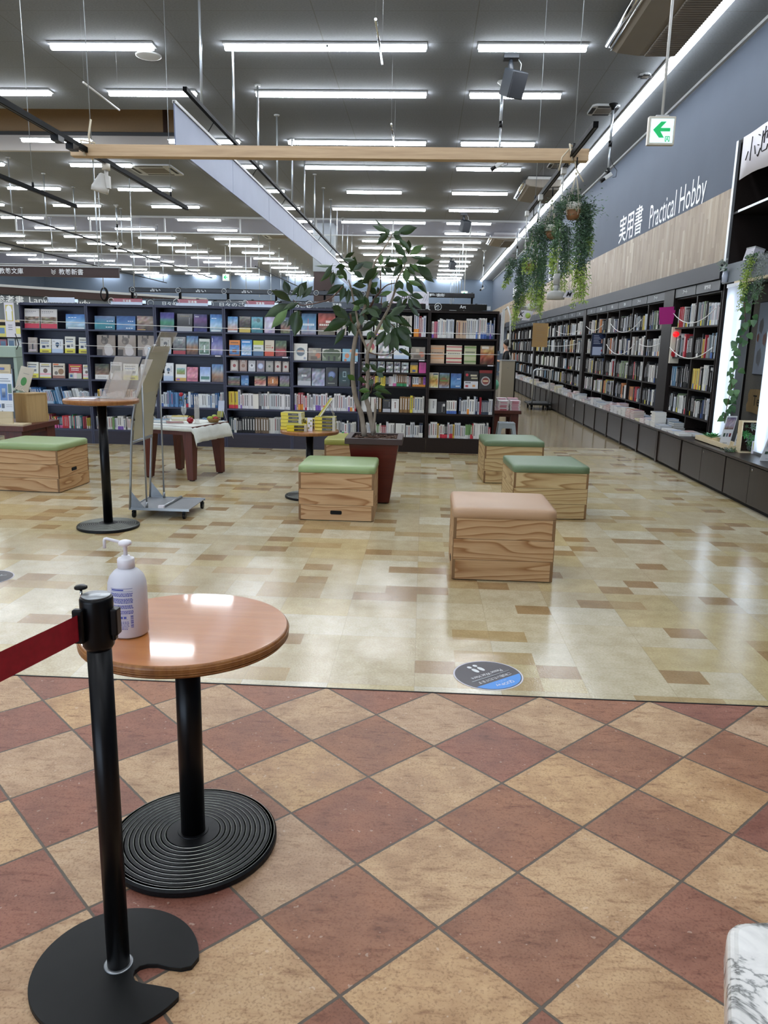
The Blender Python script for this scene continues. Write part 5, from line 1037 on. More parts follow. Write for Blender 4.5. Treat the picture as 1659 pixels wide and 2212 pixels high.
# posters at both ends
t = thing('end_poster', 'white poster panels fixed on the right end of the long bookcase', 'poster')
M().box(1.045, 1.055, 10.75, 11.3, 1.45, 1.97, 'paper_white').build('panel', t); M().box(1.03, 1.065, 10.72, 10.75, 1.42, 2.0, 'white_metal').build('frame', t)
m_ = M(); m_.tube([(1.05, 10.78, 1.98), (1.1, 10.72, 2.03), (1.13, 10.6, 1.9), (1.14, 10.6, 1.5)], .012, 'white_metal', 6); m_.build('bracket', t)
t = thing('hanging_banner', 'white and yellow banner with a shirt drawing at the left end of the bookcase', 'banner', (-5.9, 10.85, 0))
m_ = M(); m_.box(0, .14, 0, .006, 1.5, 1.97, 'paper_white'); m_.build('sheet', t)
m_ = M(); m_.box(.02, .12, -.003, 0, 1.72, 1.94, 'print', 'b9a92c'); m_.add([(.035, -.005, 1.73), (.105, -.005, 1.73), (.105, -.005, 1.85), (.115, -.005, 1.86), (.1, -.005, 1.92), (.07, -.005, 1.935), (.04, -.005, 1.92), (.025, -.005, 1.86), (.035, -.005, 1.85)], [(0, 1, 2, 3, 4, 5, 6, 7, 8)], 'print', 'd9d9d6')
for q in range(3): m_.box(.04, .1, -.006, -.004, 1.6 + .03 * q, 1.61 + .03 * q, 'print', '7c7c80')
m_.build('print', t); m_ = M(); m_.tube([(-.02, .01, 1.975), (.16, .01, 1.98)], .008, 'white_metal', 6); m_.tube([(.15, .01, 1.98), (.15, .14, 1.98)], .006, 'white_metal', 6); m_.tube([(.13, 0, 1.55), (.17, 0, 1.4), (.13, 0, 1.33)], .006, 'black_metal', 6); m_.build('holder', t)

# ------------------------------------------------------------------ floor stickers
def floor_sticker(x, y, r, lab, rot, full=True):
    t = thing('floor_sticker', lab, 'floor sticker', (x, y, 0), group='round floor stickers')
    M().lathe([(r, .0006), (r, .0014), (.001, .0014)], 'paper_white', 48, smooth=False).build('rim', t, label='white outer ring')
    M().lathe([(r * .955, .0012), (r * .955, .0019), (.001, .0019)], 'sticker_gray', 48, smooth=False).build('disc', t)
    a = math.radians(rot); ux = Vector((math.cos(a), math.sin(a), 0)); uy = Vector((-math.sin(a), math.cos(a), 0))
    P = lambda u, v, z=.0024: ux * (u * r) + uy * (v * r) + Vector((0, 0, z))
    m_ = M()
    if full:
        a0 = math.degrees(math.asin(.42 / .93)); pts = [P(.93 * math.cos(math.radians(q)), .93 * math.sin(math.radians(q))) for q in [a0 + (180 - 2 * a0) * k / 20 for k in range(21)]]
        m_.add(pts, [tuple(range(21))], 'sticker_blue'); m_.build('blue_segment', t)
        m_ = M()
        m_.text('QUO', P(-.32, .60, .003), ux, uy, r * .17, 'white_ink', bold=.006, width=r * .36); m_.text('Pay', P(.06, .58, .003), ux, uy, r * .16, 'white_ink', width=r * .26)
        m_.text('クオ・カード ペイ', P(0, .49, .003), ux, uy, r * .05, 'white_ink', width=r * .4, center=True)
        m_.text('ご利用いただけます', P(0, .20, .003), ux, uy, r * .15, 'white_ink', bold=.004, width=r * 1.25, center=True)
        m_.tube([P(-.72, .11, .003), P(.72, .11, .003)], .002, 'white_ink', 4)
        m_.text('Please Wait Here', P(0, -.12, .003), ux, uy, r * .15, 'white_ink', bold=.004, width=r * 1.15, center=True)
        for s_ in (-1, 1):
            for (cv, ru, rv) in ((-.42, .075, .15), (-.68, .065, .08)):
                m_.add([P(s_ * .11 + ru * math.cos(k * PI / 8), cv + rv * math.sin(k * PI / 8), .003) for k in range(16)], [tuple(range(16))], 'white_ink')
        m_.build('print', t, label='white lettering and footprints')
    else:
        m_.text('Please Wait Here', P(0, -.12, .003), ux, uy, r * .15, 'white_ink', width=r * 1.15, center=True); m_.tube([P(-.72, .11, .003), P(.72, .11, .003)], .002, 'white_ink', 4); m_.build('print', t)
floor_sticker(.345, 3.375, .163, 'round dark and blue floor sticker with upside down Please Wait Here lettering', 180 + 39)
floor_sticker(-2.74, 4.56, .163, 'round dark floor sticker cut by the left edge of the picture', 180 + 39, False)

# ------------------------------------------------------------------ box seats
def box_seat(x, y, w_, d_, cush, wood, lab, rz=0.0, slot=None, h=.42, slot_side=0):
    """origin at the front left foot"""
    t = thing('box_seat', lab, 'stool', (x, y, 0), rz, 'wooden box seats with coloured cushions')
    th = h / 3.0
    for k in range(3):
        m_ = M(); z0, z1 = k * th + (.006 if k == 0 else .0012), (k + 1) * th - .0012
        m_.box(0, w_, 0, d_, z0, z1, wood)
        for x0 in (-.0006, w_ - .0194):
            if k != 1:
                m_.box(x0, x0 + .02, -.0012, .006, z0 + .001, z1 - .001, 'endgrain'); m_.box(x0, x0 + .02, d_ - .006, d_ + .0012, z0 + .001, z1 - .001, 'endgrain')
        if k == 1:
            for s_ in (0, 1):
                xx = -.0012 if s_ == 0 else w_ - .005
                m_.box(xx, xx + .0062, -.0004, .02, z0 + .001, z1 - .001, 'endgrain'); m_.box(xx, xx + .0062, d_ - .02, d_ + .0004, z0 + .001, z1 - .001, 'endgrain')
        m_.build('tier', t, bevel=.0018)
    M().box(.012, w_ - .012, .012, d_ - .012, 0, h, 'black_matte').build('inner_box', t)
    if slot is not None:
        m_ = M(); sx, sz = slot; L2, H2 = .05, .017
        poly = arc(sx - L2 + .01, sz - H2 + .01, .01, 180, 270, 4) + arc(sx + L2 - .01, sz - H2 + .01, .01, 270, 360, 4) + arc(sx + L2 - .01, sz + H2 - .01, .01, 0, 90, 4) + arc(sx - L2 + .01, sz + H2 - .01, .01, 90, 180, 4)
        if slot_side == 0: T = Matrix(((1, 0, 0, 0), (0, 0, 1, -.0016), (0, 1, 0, 0), (0, 0, 0, 1)))
        elif slot_side == 1: T = Matrix(((0, 0, 1, w_ - .0006), (1, 0, 0, 0), (0, 1, 0, 0), (0, 0, 0, 1)))
        else: T = Matrix(((0, 0, 1, -.0022), (1, 0, 0, 0), (0, 1, 0, 0), (0, 0, 0, 1)))
        m_.prism(poly, 0, .0026, 'slot_shade', T=T); m_.build('slot_shade_plate', t, label='rounded hand slot, its inner shade painted as a black plate')  # no recess: a thin black plate paints the shade inside the hand hole
    # cushion with soft domed top
    e = .008; n = 9; vs = []; fs = []
    cw, cd = w_ + 2 * e, d_ + 2 * e
    prof = [(0.0, 0.0), (0.0, .045), (.006, .056), (.02, .062), (.06, .066)]
    ring = lambda ins: [(-e + ins + (cw - 2 * ins) * u, -e + ins + (cd - 2 * ins) * v) for u, v in ([(i / n, 0) for i in range(n)] + [(1, i / n) for i in range(n)] + [(1 - i / n, 1) for i in range(n)] + [(0, 1 - i / n) for i in range(n)])]
    N_r = 4 * n
    for ins, z in prof:
        rr = ring(ins)
        # round the corners a little
        for i, (px, py) in enumerate(rr):
            if i % n == 0:
                px += (.007 if px < w_ / 2 else -.007); py += (.007 if py < d_ / 2 else -.007)
            vs.append((px, py, h + .001 + z))
    for a in range(len(prof) - 1):
        for i in range(N_r):
            j = (i + 1) % N_r; fs.append((a * N_r + i, a * N_r + j, (a + 1) * N_r + j, (a + 1) * N_r + i))
    fs.append(tuple((len(prof) - 1) * N_r + i for i in range(N_r))); fs.append(tuple(range(N_r - 1, -1, -1)))
    c = M(); c.add(vs, fs, cush, smooth=True); q = c.build('cushion', t)
    return t
box_seat(.225, 4.87, .655, .60, 'leather_tan', 'boxwood', 'nearest wooden box seat with a pink tan cushion', slot=(.3, .07), slot_side=2)
box_seat(.83, 6.79, .665, .66, 'leather_sage', 'boxwood_pale', 'wooden box seat with a sage green cushion right behind the tan one', math.radians(3))
box_seat(.71, 8.60, .66, .66, 'leather_sage', 'boxwood_pale', 'farther wooden box seat with a sage green cushion next to the bookcase end', math.radians(2))
box_seat(-1.045, 6.47, .65, .60, 'leather_lime', 'boxwood', 'wooden box seat with a light green cushion in front of the planter', slot=(.325, .075))
box_seat(-4.26, 7.36, .70, .60, 'leather_green', 'boxwood', 'wooden box seat with a light green cushion at the left edge', math.radians(-4), slot=(.3, .2), slot_side=1)
box_seat(-1.06, 8.34, .62, .62, 'leather_olive', 'boxwood', 'wooden box seat with an olive cushion half hidden behind the planter')

# ------------------------------------------------------------------ pedestal tables
def pedestal(x, y, h, lab, R_=.285, base_r=.245, lean=(0, 0), base='black_base'):
    t = thing('pedestal_table', lab, 'table', (x, y, 0), group='round orange topped pedestal tables')
    m_ = M(); pr = [(base_r - .004, 0), (base_r, .004), (base_r, .018), (base_r - .006, .024)]
    n = 11; r = base_r - .006; z = .024
    for k in range(n):
        r2 = base_r - .02 - (base_r - .075) * k / (n - 1) * .86
        pr += [(r2 + .004, z), (r2 + .003, z - .0025), (r2, z - .0025), (r2 - .001, z + .0012)]; z += .0012
    pr += [(.046, z + .002), (.045, z + .004), (.001, z + .004)]
    m_.lathe(pr, base, 72, smooth=False); bs = m_.build('base', t)
    m_ = M()
    for k in range(n + 1):
        r2 = base_r - .007 if k == 0 else base_r - .02 - (base_r - .075) * (k - 1) / (n - 1) * .86 + .0035
        z2 = .0245 if k == 0 else .0243 + .0012 * (k - 1)
        m_.lathe([(r2 - .0009, z2), (r2, z2 + .0009), (r2 + .0009, z2)], 'ring_edge', 72, smooth=False)
    m_.build('ring_trim', bs, label='pale worn ring edges')
    M().tube([(0, 0, .03), (0, 0, h - .045)], .036, 'black_metal', 32).build('pole', t)
    m_ = M(); m_.box(-.18, .18, -.02, .02, h - .05, h - .038, 'black_metal'); m_.box(-.02, .02, -.18, .18, h - .05, h - .038, 'black_metal'); m_.build('support', t)
    m_ = M(); m_.lathe([(.001, h - .038), (R_ - .03, h - .038), (R_ - .004, h - .034)], 'tableedge', 72, smooth=False)
    m_.lathe([(R_ - .004, h - .034), (R_ + .002, h - .014), (R_, h - .004), (R_ - .004, h)], 'tableedge', 72)
    for k in range(4): m_.lathe([(R_ - .001 + .0015 * k * .4, h - .030 + k * .006), (R_ + .0012 + .0006 * k, h - .028 + k * .006), (R_ - .0 + .0005 * k, h - .026 + k * .006)], 'tableedge', 72)
    m_.build('edge_band', t, label='ribbed orange brown edge')
    M().lathe([(R_ - .004, h - .001), (R_ - .005, h + .0006), (.001, h + .0006)], 'tabletop', 72, smooth=False).build('tabletop', t)
    return t
pedestal(-.66, 2.06, .70, 'nearest round pedestal table with a glossy orange top', R_=.292, base_r=.252)
pedestal(-2.535, 6.0, 1.04, 'tall round pedestal table carrying a leaflet holder', R_=.285)
pedestal(-1.10, 7.5, .672, 'round pedestal table stacked with yellow books')

# ------------------------------------------------------------------ hand sanitizer bottle
t = thing('sanitizer_bottle', 'translucent pump bottle of hand sanitizer standing on the nearest round table', 'bottle', (-.796, 1.985, .7015), math.radians(8))
m_ = M(); m_.lathe([(.001, .002), (.046, 0), (.052, .006), (.0525, .13), (.051, .15), (.045, .168), (.033, .182), (.023, .188), (.021, .192), (.021, .2)], 'hdpe', 48); m_.build('bottle', t)
m_ = M(); m_.lathe([(.001, .006), (.049, .006), (.0495, .13), (.048, .158), (.001, .158)], 'bottle_liquid', 40); m_.build('liquid', t)
m_ = M(); m_.lathe([(.0225, .19), (.023, .19), (.023, .214), (.021, .217), (.012, .218), (.011, .224), (.001, .224)], 'pump_white', 32); cap = m_.build('cap', t)
m_ = M(); m_.lathe([(.0055, .217), (.0055, .248), (.008, .25), (.017, .254), (.018, .259), (.016, .264), (.008, .267), (.001, .267)], 'pump_white', 28)
m_.tube([(-.005, 0, .259), (-.025, -.002, .265), (-.048, -.003, .2715), (-.052, -.003, .2705), (-.0535, -.003, .266), (-.0535, -.003, .245)], .0042, 'pump_white', 10); m_.build('pump_head', t)
m_ = M()
def onb(a, z, r=.0532): return (r * math.cos(a), r * math.sin(a), z)
def lab_rect(a0, a1, z0, z1, mat):
    n = 6; vs = [onb(a0 + (a1 - a0) * i / n, z) for z in (z0, z1) for i in range(n + 1)]
    m_.add(vs, [(i, i + 1, n + 1 + i + 1, n + 1 + i) for i in range(n)], mat)
A0, A1 = math.radians(-128), math.radians(-62)
rl = random.Random(3)
lab_rect(A0, A1, .144, .145, 'label_blue'); lab_rect(A0, A1, .136, .1368, 'label_blue')
lab_rect(A0 + .05, A0 + .7, .139, .1425, 'label_blue')
z = .132
while z > .075:
    a = A0
    while a < A1 - .03:
        L_ = rl.uniform(.03, .12); lab_rect(a, min(a + L_, A1), z - .0022, z, 'label_blue'); a += L_ + .02
    z -= .0036 if rl.random() > .15 else .008
for k in range(3): lab_rect(A0 + .3 + .18 * k, A0 + .43 + .18 * k, .060, .066, 'label_blue')
lab_rect(A0 + .25, A0 + .85, .0685, .069, 'label_blue'); lab_rect(A0 + .25, A0 + .85, .0575, .058, 'label_blue')
for k in range(12): lab_rect(A1 - .16, A1 - .02, .034 + k * .003, .034 + k * .003 + rl.choice([.0008, .0015, .002]), 'label_blue')
z = .052
while z > .03:
    a = A0
    while a < A1 - .3: L_ = rl.uniform(.03, .1); lab_rect(a, min(a + L_, A1 - .25), z - .0018, z, 'label_blue'); a += L_ + .03
    z -= .0042
m_.build('label_print', t, label='fine blue lettering, boxes and a barcode')

# ------------------------------------------------------------------ belt stanchion
t = thing('stanchion', 'black belt barrier post standing on a notched round base', 'barrier post', (-.698, 1.565, 0))
m_ = M()
cx, cy, RB = -.004, -.006, .196
a0, a1 = -2, -38      # notch opens to the right
pts = arc(cx, cy, RB, 12, 318, 60)
tip2 = pts[-1]; tip1 = pts[0]
notch = [(.118, -.108), (.098, -.087), (.07, -.062), (.05, -.045), (.042, -.028), (.044, -.012), (.055, .0), (.075, .005), (.10, .004), (.13, .006), (.15, .012)]
pts = arc(cx, cy, RB, 12, 336, 64)
poly = pts + [(.172, -.073), (.150, -.062), (.11, -.056), (.078, -.053), (.058, -.046), (.048, -.032), (.046, -.018), (.054, -.004), (.070, .004), (.095, .006), (.125, .000), (.155, -.002), (.178, .006)]
m_.prism(poly, .003, .013, 'black_rubber')
inner = [(cx + (px - cx) * .975, cy + (py - cy) * .975) for px, py in poly]
m_.prism(poly, .0, .003, 'black_matte'); m_.build('base', t, bevel=.003)
m_ = M(); m_.lathe([(.031, .013), (.035, .013), (.034, .015), (.030, .016)], 'alu', 32); m_.build('collar_ring', t, label='pale ring round the foot of the post')
M().tube([(0, 0, .012), (0, 0, .86)], .0265, 'black_metal', 36).build('post', t)
m_ = M(); m_.lathe([(.0275, .832), (.034, .842), (.0355, .86), (.0355, .945), (.034, .951), (.031, .953)], 'black_metal', 40); head = m_.build('belt_head', t)
M().lathe([(.031, .9532), (.030, .956), (.001, .957)], 'alu', 40).build('cap', t, label='brushed metal cap')
m_ = M(); m_.box(-.030, -.012, -.046, -.034, .86, .93, 'black_metal'); m_.build('belt_clip', head, bevel=.004)
m_ = M(); m_.box(.034, .05, -.016, .01, .868, .928, 'black_metal'); m_.box(.034, .043, -.012, .006, .855, .87, 'black_metal'); m_.build('receiver_slot', head, bevel=.003)
m_ = M(); m_.box(-.036, -.012, -.047, -.03, .858, .935, 'black_metal'); m_.build('belt_bracket', head, bevel=.004)
m_ = M(); m_.lathe([(.014, .962), (.014, .966), (.010, .969), (.001, .970)], 'black_metal', 20, at=(-.042, .02, 0)); m_.tube([(-.042, .02, .93), (-.042, .02, .963)], .003, 'chrome', 8); m_.build('latch_button', t)
m_ = M(); m_.box(-.043, -.034, .008, .028, .87, .94, 'red_belt'); m_.build('belt_end', t, label='short red belt end')
# red belt leaving to the left
m_ = M()
bp = [(-.022, -.042), (-.036, -.10), (-.08, -.26), (-.14, -.48), (-.26, -.9), (-.45, -1.6)]
vs = []; n = len(bp)
for (px, py) in bp:
    for z in (.866, .924): vs.append((px, py, z - (.006 if px < -.1 else 0)))
for (px, py) in bp:
    for z in (.866, .924): vs.append((px + .0012, py + .0008, z - (.006 if px < -.1 else 0)))
fs = []
for k in range(n - 1):
    fs.append((k * 2, k * 2 + 1, k * 2 + 3, k * 2 + 2)); o = 2 * n; fs.append((o + k * 2, o + k * 2 + 2, o + k * 2 + 3, o + k * 2 + 1))
m_.add(vs, fs, 'red_belt'); m_.build('belt', t, label='red woven belt')

# ------------------------------------------------------------------ marble corner
t = thing('marble_table', 'rounded corner of a veined white marble slab at the lower right corner', 'table', (0, 0, 0))
px, py = .462, .985
d1 = Vector((.40 - .47, .80 - .99, 0)).normalized(); d2 = Vector((.72 - .47, 1.02 - .99, 0)).normalized()
P0 = Vector((px, py, 0)); r = .03; L = .8
A_ = P0 + d1 * r * .9; B_ = P0 + d2 * r * .9
poly = [tuple(A_[:2])] + [tuple((A_ * (1 - q) ** 2 + P0 * 2 * q * (1 - q) + B_ * q * q)[:2]) for q in (.2, .4, .6, .8)] + [tuple(B_[:2]), tuple((P0 + d2 * L)[:2]), tuple((P0 + d2 * L + d1 * L)[:2]), tuple((P0 + d1 * L)[:2])]
M().prism(poly[::-1], .64, .70, 'marble').build('slab', t, bevel=.014, seg=4)
M().prism([tuple((P0 + d1 * a + d2 * b2)[:2]) for a, b2 in ((.15, .15), (.15, .65), (.65, .65), (.65, .15))], 0, .64, 'marble').build('plinth', t)

# ------------------------------------------------------------------ leaflet cart on castors
t = thing('poster_cart', 'grey metal poster stand on castors with a curved plastic panel', 'display stand', (0, 0, 0))
XF, XB = -2.49, -1.97; Y0, Y1 = 6.35, 6.84
m_ = M(); m_.box(XF, XB, Y0, Y1, .082, .088, 'cart_metal'); m_.box(XF, XB, Y0 - .008, Y0 + .006, .070, .092, 'alu'); m_.box(XF, XB, Y1 - .006, Y1 + .008, .070, .092, 'alu'); m_.box(XF - .006, XF + .008, Y0, Y1, .070, .092, 'alu'); m_.build('platform', t)
for (x, y) in ((XF + .03, Y0 + .02), (XB - .05, Y0 + .02), (XF + .03, Y1 - .03), (XB - .02, Y1 - .03)):
    q = M(); q.tube([(x - .011, y, .026), (x + .011, y, .026)], .026, 'black_metal', 20); q.tube([(x, y, .026), (x, y, .072)], .012, 'black_metal', 10); q.box(x - .016, x + .016, y - .01, y + .014, .04, .06, 'black_metal'); q.build('castor', t)
CX = [(.0, -2.485), (.3, -2.47), (.65, -2.445), (.85, -2.425), (1.04, -2.385), (1.22, -2.32), (1.43, -2.255)]
curve = lambda y: [(x, y, z + .08 if z == 0 else z) for z, x in CX]
for y in (Y0, Y1): M().tube(curve(y), .011, 'alu', 8).build('upright', t)
m_ = M(); m_.tube([(-2.26, Y0, 1.43), (-2.26, Y1, 1.43)], .013, 'alu', 8); m_.build('crossbar', t); m_ = M(); m_.tube([(-2.445, Y0, .65), (-2.445, Y1, .65)], .013, 'alu', 8); m_.build('crossbar', t)
m_ = M(); m_.tube([(-2.44, Y0 + .01, .69), (-2.44, Y1 - .01, .69)], .010, 'black_metal', 8)
for z, x in ((.86, -2.42), (1.03, -2.385), (1.14, -2.35), (1.24, -2.31)):
    for y in (Y0 + .01, Y1 - .01): m_.box(x - .008, x + .008, y - .012, y + .012, z - .025, z + .025, 'black_metal')
m_.build('clips', t, label='black clips and lower strip')
m_ = M(); cz = CX[2:]; vs = []
for z, x in cz:
    for y in (Y0 + .012, Y1 - .012): vs.append((x + .012, y, z + .02)); vs.append((x + .015, y, z + .02))
fs = []
for k in range(len(cz) - 1): o = k * 4; fs += [(o, o + 2, o + 6, o + 4), (o + 1, o + 5, o + 7, o + 3), (o, o + 4, o + 5, o + 1), (o + 2, o + 3, o + 7, o + 6)]
m_.add(vs, fs, 'poster_film'); m_.build('panel', t, label='yellowed clear curved panel')
m_ = M(); vs = [(-2.255, Y0 + .03, 1.40), (-2.245, Y0 + .03, 1.40), (-2.17, Y0 + .03, 1.57), (-2.16, Y0 + .03, 1.57)]; vs += [(x, Y1 - .03, z) for x, y, z in vs]
m_.add(vs, [(0, 1, 3, 2), (4, 6, 7, 5), (0, 2, 6, 4), (1, 5, 7, 3), (2, 3, 7, 6)], 'acrylic'); m_.build('header_holder', t, label='clear acrylic top holder')
m_ = M()
for y in (Y0 + .12, Y1 - .12): m_.lathe([(.012, 0), (.012, .02)], 'chrome', 12, at=(-2.25, y, 1.445))
m_.build('knobs', t)
for y in (Y0 + .02, Y1 - .02): q = M(); q.tube([(-2.345, y, .09), (-2.34, y, 1.22)], .008, 'alu', 8); q.tube([(-2.345, y, .09), (-2.345, y, .14)], .012, 'alu', 8); q.build('brace_rod', t)
for y in (Y0, Y1): q = M(); q.add([(-2.475, y - .003, .092), (-2.36, y - .003, .092), (-2.475, y - .003, .24), (-2.475, y + .003, .092), (-2.36, y + .003, .092), (-2.475, y + .003, .24)], [(0, 1, 2), (3, 5, 4), (0, 3, 4, 1), (1, 4, 5, 2), (0, 2, 5, 3)], 'cart_metal'); q.build('gusset', t)
m_ = M(); m_.tube([(-2.21, Y0 + .02, .098), (-2.19, Y1 - .01, .098)], .013, 'alu', 10); m_.box(-2.24, -2.19, Y0 - .004, Y0 + .03, .09, .113, 'paper_white'); m_.build('stop_bar', t)

# acrylic leaflet holder and leaflets on the tall table
TZ = 1.0412
t = thing('leaflet_holder', 'empty clear acrylic leaflet holder leaning on the tall round table', 'leaflet holder', (-2.43, 5.98, TZ), math.radians(14))
def slab(m, x0, x1, z0, z1, y, th, tilt, mat):
    vs = [(x + tilt * zz, yy, zz) for yy in (y, y + th) for zz in (z0, z1) for x in (x0, x1)]
    m.add(vs, [(0, 1, 3, 2), (4, 6, 7, 5), (0, 4, 5, 1), (2, 3, 7, 6), (0, 2, 6, 4), (1, 5, 7, 3)], mat)
m_ = M(); slab(m_, -.1, .10, .004, .33, .03, .004, .38, 'acrylic'); m_.build('back_plate', t)
m_ = M(); slab(m_, -.06, .08, .01, .22, .0, .003, .36, 'acrylic'); slab(m_, -.06, -.056, .01, .22, .0, .03, .36, 'acrylic'); slab(m_, .076, .08, .01, .22, .0, .03, .36, 'acrylic'); m_.build('pocket', t)
m_ = M(); slab(m_, .09, .17, .004, .31, .05, .003, .45, 'acrylic'); m_.box(-.1, .16, -.04, .09, .0, .004, 'acrylic'); m_.build('base_plate', t)
for i, (x, y, a, mt, lab) in enumerate(((-2.66, 5.95, 10, 'paper_white', 'pale leaflet lying flat at the left of the tall table'), (-2.58, 6.1, -20, 'sign_gray', 'grey leaflet lying flat behind the holder on the tall table'))):
    M().box(-.1, .1, -.07, .07, 0, .003, mt).build('leaflet', loc=(x, y, TZ), rz=math.radians(a), label=lab, cat='leaflet', group='leaflets on the tall table')

# ------------------------------------------------------------------ dark red tables
def leg_table(x0, x1, y0, y1, h, th, lab, legs=None, lw=.12, taper=.6):
    t = thing('display_table', lab, 'table', (x0, y0, 0), group='dark reddish wooden tables')
    W_, D_ = x1 - x0, y1 - y0
    M().box(0, W_, 0, D_, h - th, h, 'cherry').build('tabletop', t, bevel=.004)
    M().box(.05, W_ - .05, .05, D_ - .05, h - th - .05, h - th, 'cherry').build('apron', t)
    for sx in (0, 1):
        for sy in (0, 1):
            m_ = M(); X = .04 if sx == 0 else W_ - .04 - lw; Y = .04 if sy == 0 else D_ - .04 - lw; b2 = lw * taper
            Xb = X + (0 if sx == 0 else lw - b2); Yb = Y + (0 if sy == 0 else lw - b2)
            vs = [(Xb, Yb, .012), (Xb + b2, Yb, .012), (Xb + b2, Yb + b2, .012), (Xb, Yb + b2, .012), (X, Y, h - th), (X + lw, Y, h - th), (X + lw, Y + lw, h - th), (X, Y + lw, h - th)]
            m_.add(vs, [(3, 2, 1, 0), (4, 5, 6, 7), (0, 1, 5, 4), (1, 2, 6, 5), (2, 3, 7, 6), (3, 0, 4, 7)], 'cherry'); m_.box(Xb + .015, Xb + b2 - .015, Yb + .015, Yb + b2 - .015, 0, .012, 'black_matte'); m_.build('leg', t)
    return t
ct = leg_table(-3.12, -2.42, 8.3, 9.05, .60, .05, 'dark reddish table with tapered legs under a white cloth'); ct.rotation_euler = (0, 0, math.radians(-16))
# the cloth: top, drape at the front right and sides
m_ = M(); vs = []; fs = []; NX, NY = 18, 16; W_, D_ = .70, .75
for j in range(NY + 1):
    for i in range(NX + 1):
        x = -.01 + (W_ + .19) * i / NX; y = -.06 + (D_ + .1) * j / NY; z = .603
        if x > W_: z -= (x - W_) * .92; x = W_ + .012 + (x - W_) * .25 + .012 * math.sin(y * 40)
        if y < 0: z += y * .9; y = -.008 + .006 * math.sin(x * 30)
        if y > D_: z -= (y - D_) * .9; y = D_ + .006
        vs.append((x, y, z))
for j in range(NY):
    for i in range(NX): fs.append((j * (NX + 1) + i, j * (NX + 1) + i + 1, (j + 1) * (NX + 1) + i + 1, (j + 1) * (NX + 1) + i))
m_.add(vs, fs, 'cloth', smooth=True); q = m_.build('tablecloth', loc=(-3.12, 8.3, 0), rz=math.radians(-16), label='white cloth draped over the right side of the dark table', cat='tablecloth'); so = q.modifiers.new('s', 'SOLIDIFY'); so.thickness = .003
CZ = .6055
t = thing('wine_glass', 'stemmed glass holding a red rose on the white cloth', 'glass', (-2.66, 8.5, CZ)); M().lathe([(.03, 0), (.03, .003), (.004, .008), (.003, .08), (.02, .1), (.032, .14), (.028, .18)], 'glassy', 24).build('glass', t)
t = thing('artificial_rose', 'red rose standing in the stemmed glass', 'flower', (-2.66, 8.5, CZ + .02)); M().tube([(0, 0, .08), (-.005, 0, .2), (-.02, 0, .26)], .003, 'leaf', 5).build('stem', t)
m_ = M(); m_.ball((-.025, 0, .29), .024, 'rose', 10); m_.ball((-.012, -.01, .295), .016, 'rose', 8); m_.build('bloom', t); m_ = M(); m_.add([(0, 0, .24), (.03, 0, .26), (.055, 0, .25), (.03, -.01, .235)], [(0, 1, 2, 3)], 'leaf'); m_.add([(-.01, 0, .23), (-.04, 0, .245), (-.05, 0, .225), (-.03, .01, .22)], [(0, 1, 2, 3)], 'leaf'); m_.build('leaf', t)
def apple(x, y, z, r, mat, lab):
    t = thing('apple', lab, 'fruit', (x, y, z), group='apples on the white cloth'); M().lathe([(.001, .006), (r * .5, 0), (r * .95, r * .6), (r, r), (r * .8, r * 1.55), (r * .35, r * 1.75), (.001, r * 1.55)], mat, 16).build('fruit', t); M().tube([(0, 0, r * 1.5), (.004, 0, r * 2.0)], .002, 'stem', 5).build('stem', t)
apple(-2.575, 8.45, CZ, .037, 'apple_red', 'dark red apple lying on the white cloth'); 
t = thing('fruit_basket', 'small woven basket holding apples on the white cloth', 'basket', (-2.36, 8.62, CZ - .0)); M().lathe([(.001, .004), (.05, .0), (.075, .04), (.078, .045), (.07, .042), (.05, .008), (.001, .008)], 'basket', 20).build('basket', t)
apple(-2.395, 8.60, CZ + .012, .032, 'apple_green', 'green apple at the left of the basket'); apple(-2.33, 8.60, CZ + .012, .032, 'apple_red', 'red apple at the right of the basket'); apple(-2.36, 8.66, CZ + .03, .03, 'apple_green', 'green apple at the back of the basket')
t = thing('card_clip', 'small easel holding a yellow card and a blue card over the fruit basket', 'card holder', (-2.31, 8.72, CZ)); M().box(-.04, .03, 0, .004, .05, .12, 'leather_olive', T=Matrix.Rotation(-.3, 4, 'X')).build('yellow_card', t); M().box(-.03, .04, .01, .014, .12, .24, 'sign_clear', T=Matrix.Rotation(-.2, 4, 'X')).build('blue_card', t); m_ = M(); m_.tube([(.0, .0, .0), (.02, .02, .14)], .003, 'white_metal', 5); m_.tube([(.08, 0, 0), (.03, .02, .14)], .003, 'white_metal', 5); m_.build('easel', t)
t = thing('sign_stand', 'tall narrow clear acrylic sign stand on the white cloth', 'sign holder', (-2.49, 8.42, CZ)); M().box(-.028, .028, 0, .006, .004, .30, 'acrylic').build('plate', t); M().box(-.035, .035, -.03, .04, 0, .004, 'acrylic').build('foot', t)
for i, (x, y, c, lab) in enumerate(((-2.93, 8.5, '8ca4b8', 'blue grey booklet lying on the white cloth'), (-2.80, 8.8, 'c8b45c', 'yellow topped booklet lying behind on the white cloth'), (-2.74, 8.42, '7c2430', 'dark red thin booklet lying near the glass'), (-2.9, 8.95, 'c8ccd0', 'pale booklet at the back of the white cloth'))):
    q = M(); hh = [.03, .045, .012, .03][i]; q.box(-.09, .09, -.065, .065, 0, hh * .12, 'print', c); q.box(-.09, .09, -.065, .065, hh * .88, hh, 'print', c); q.box(-.088, .086, -.063, .063, hh * .12, hh * .88, 'print', 'd4d1c8'); q.build('booklet', loc=(x, y, CZ), rz=.2 * i, label=lab, cat='book', group='booklets on the white cloth')
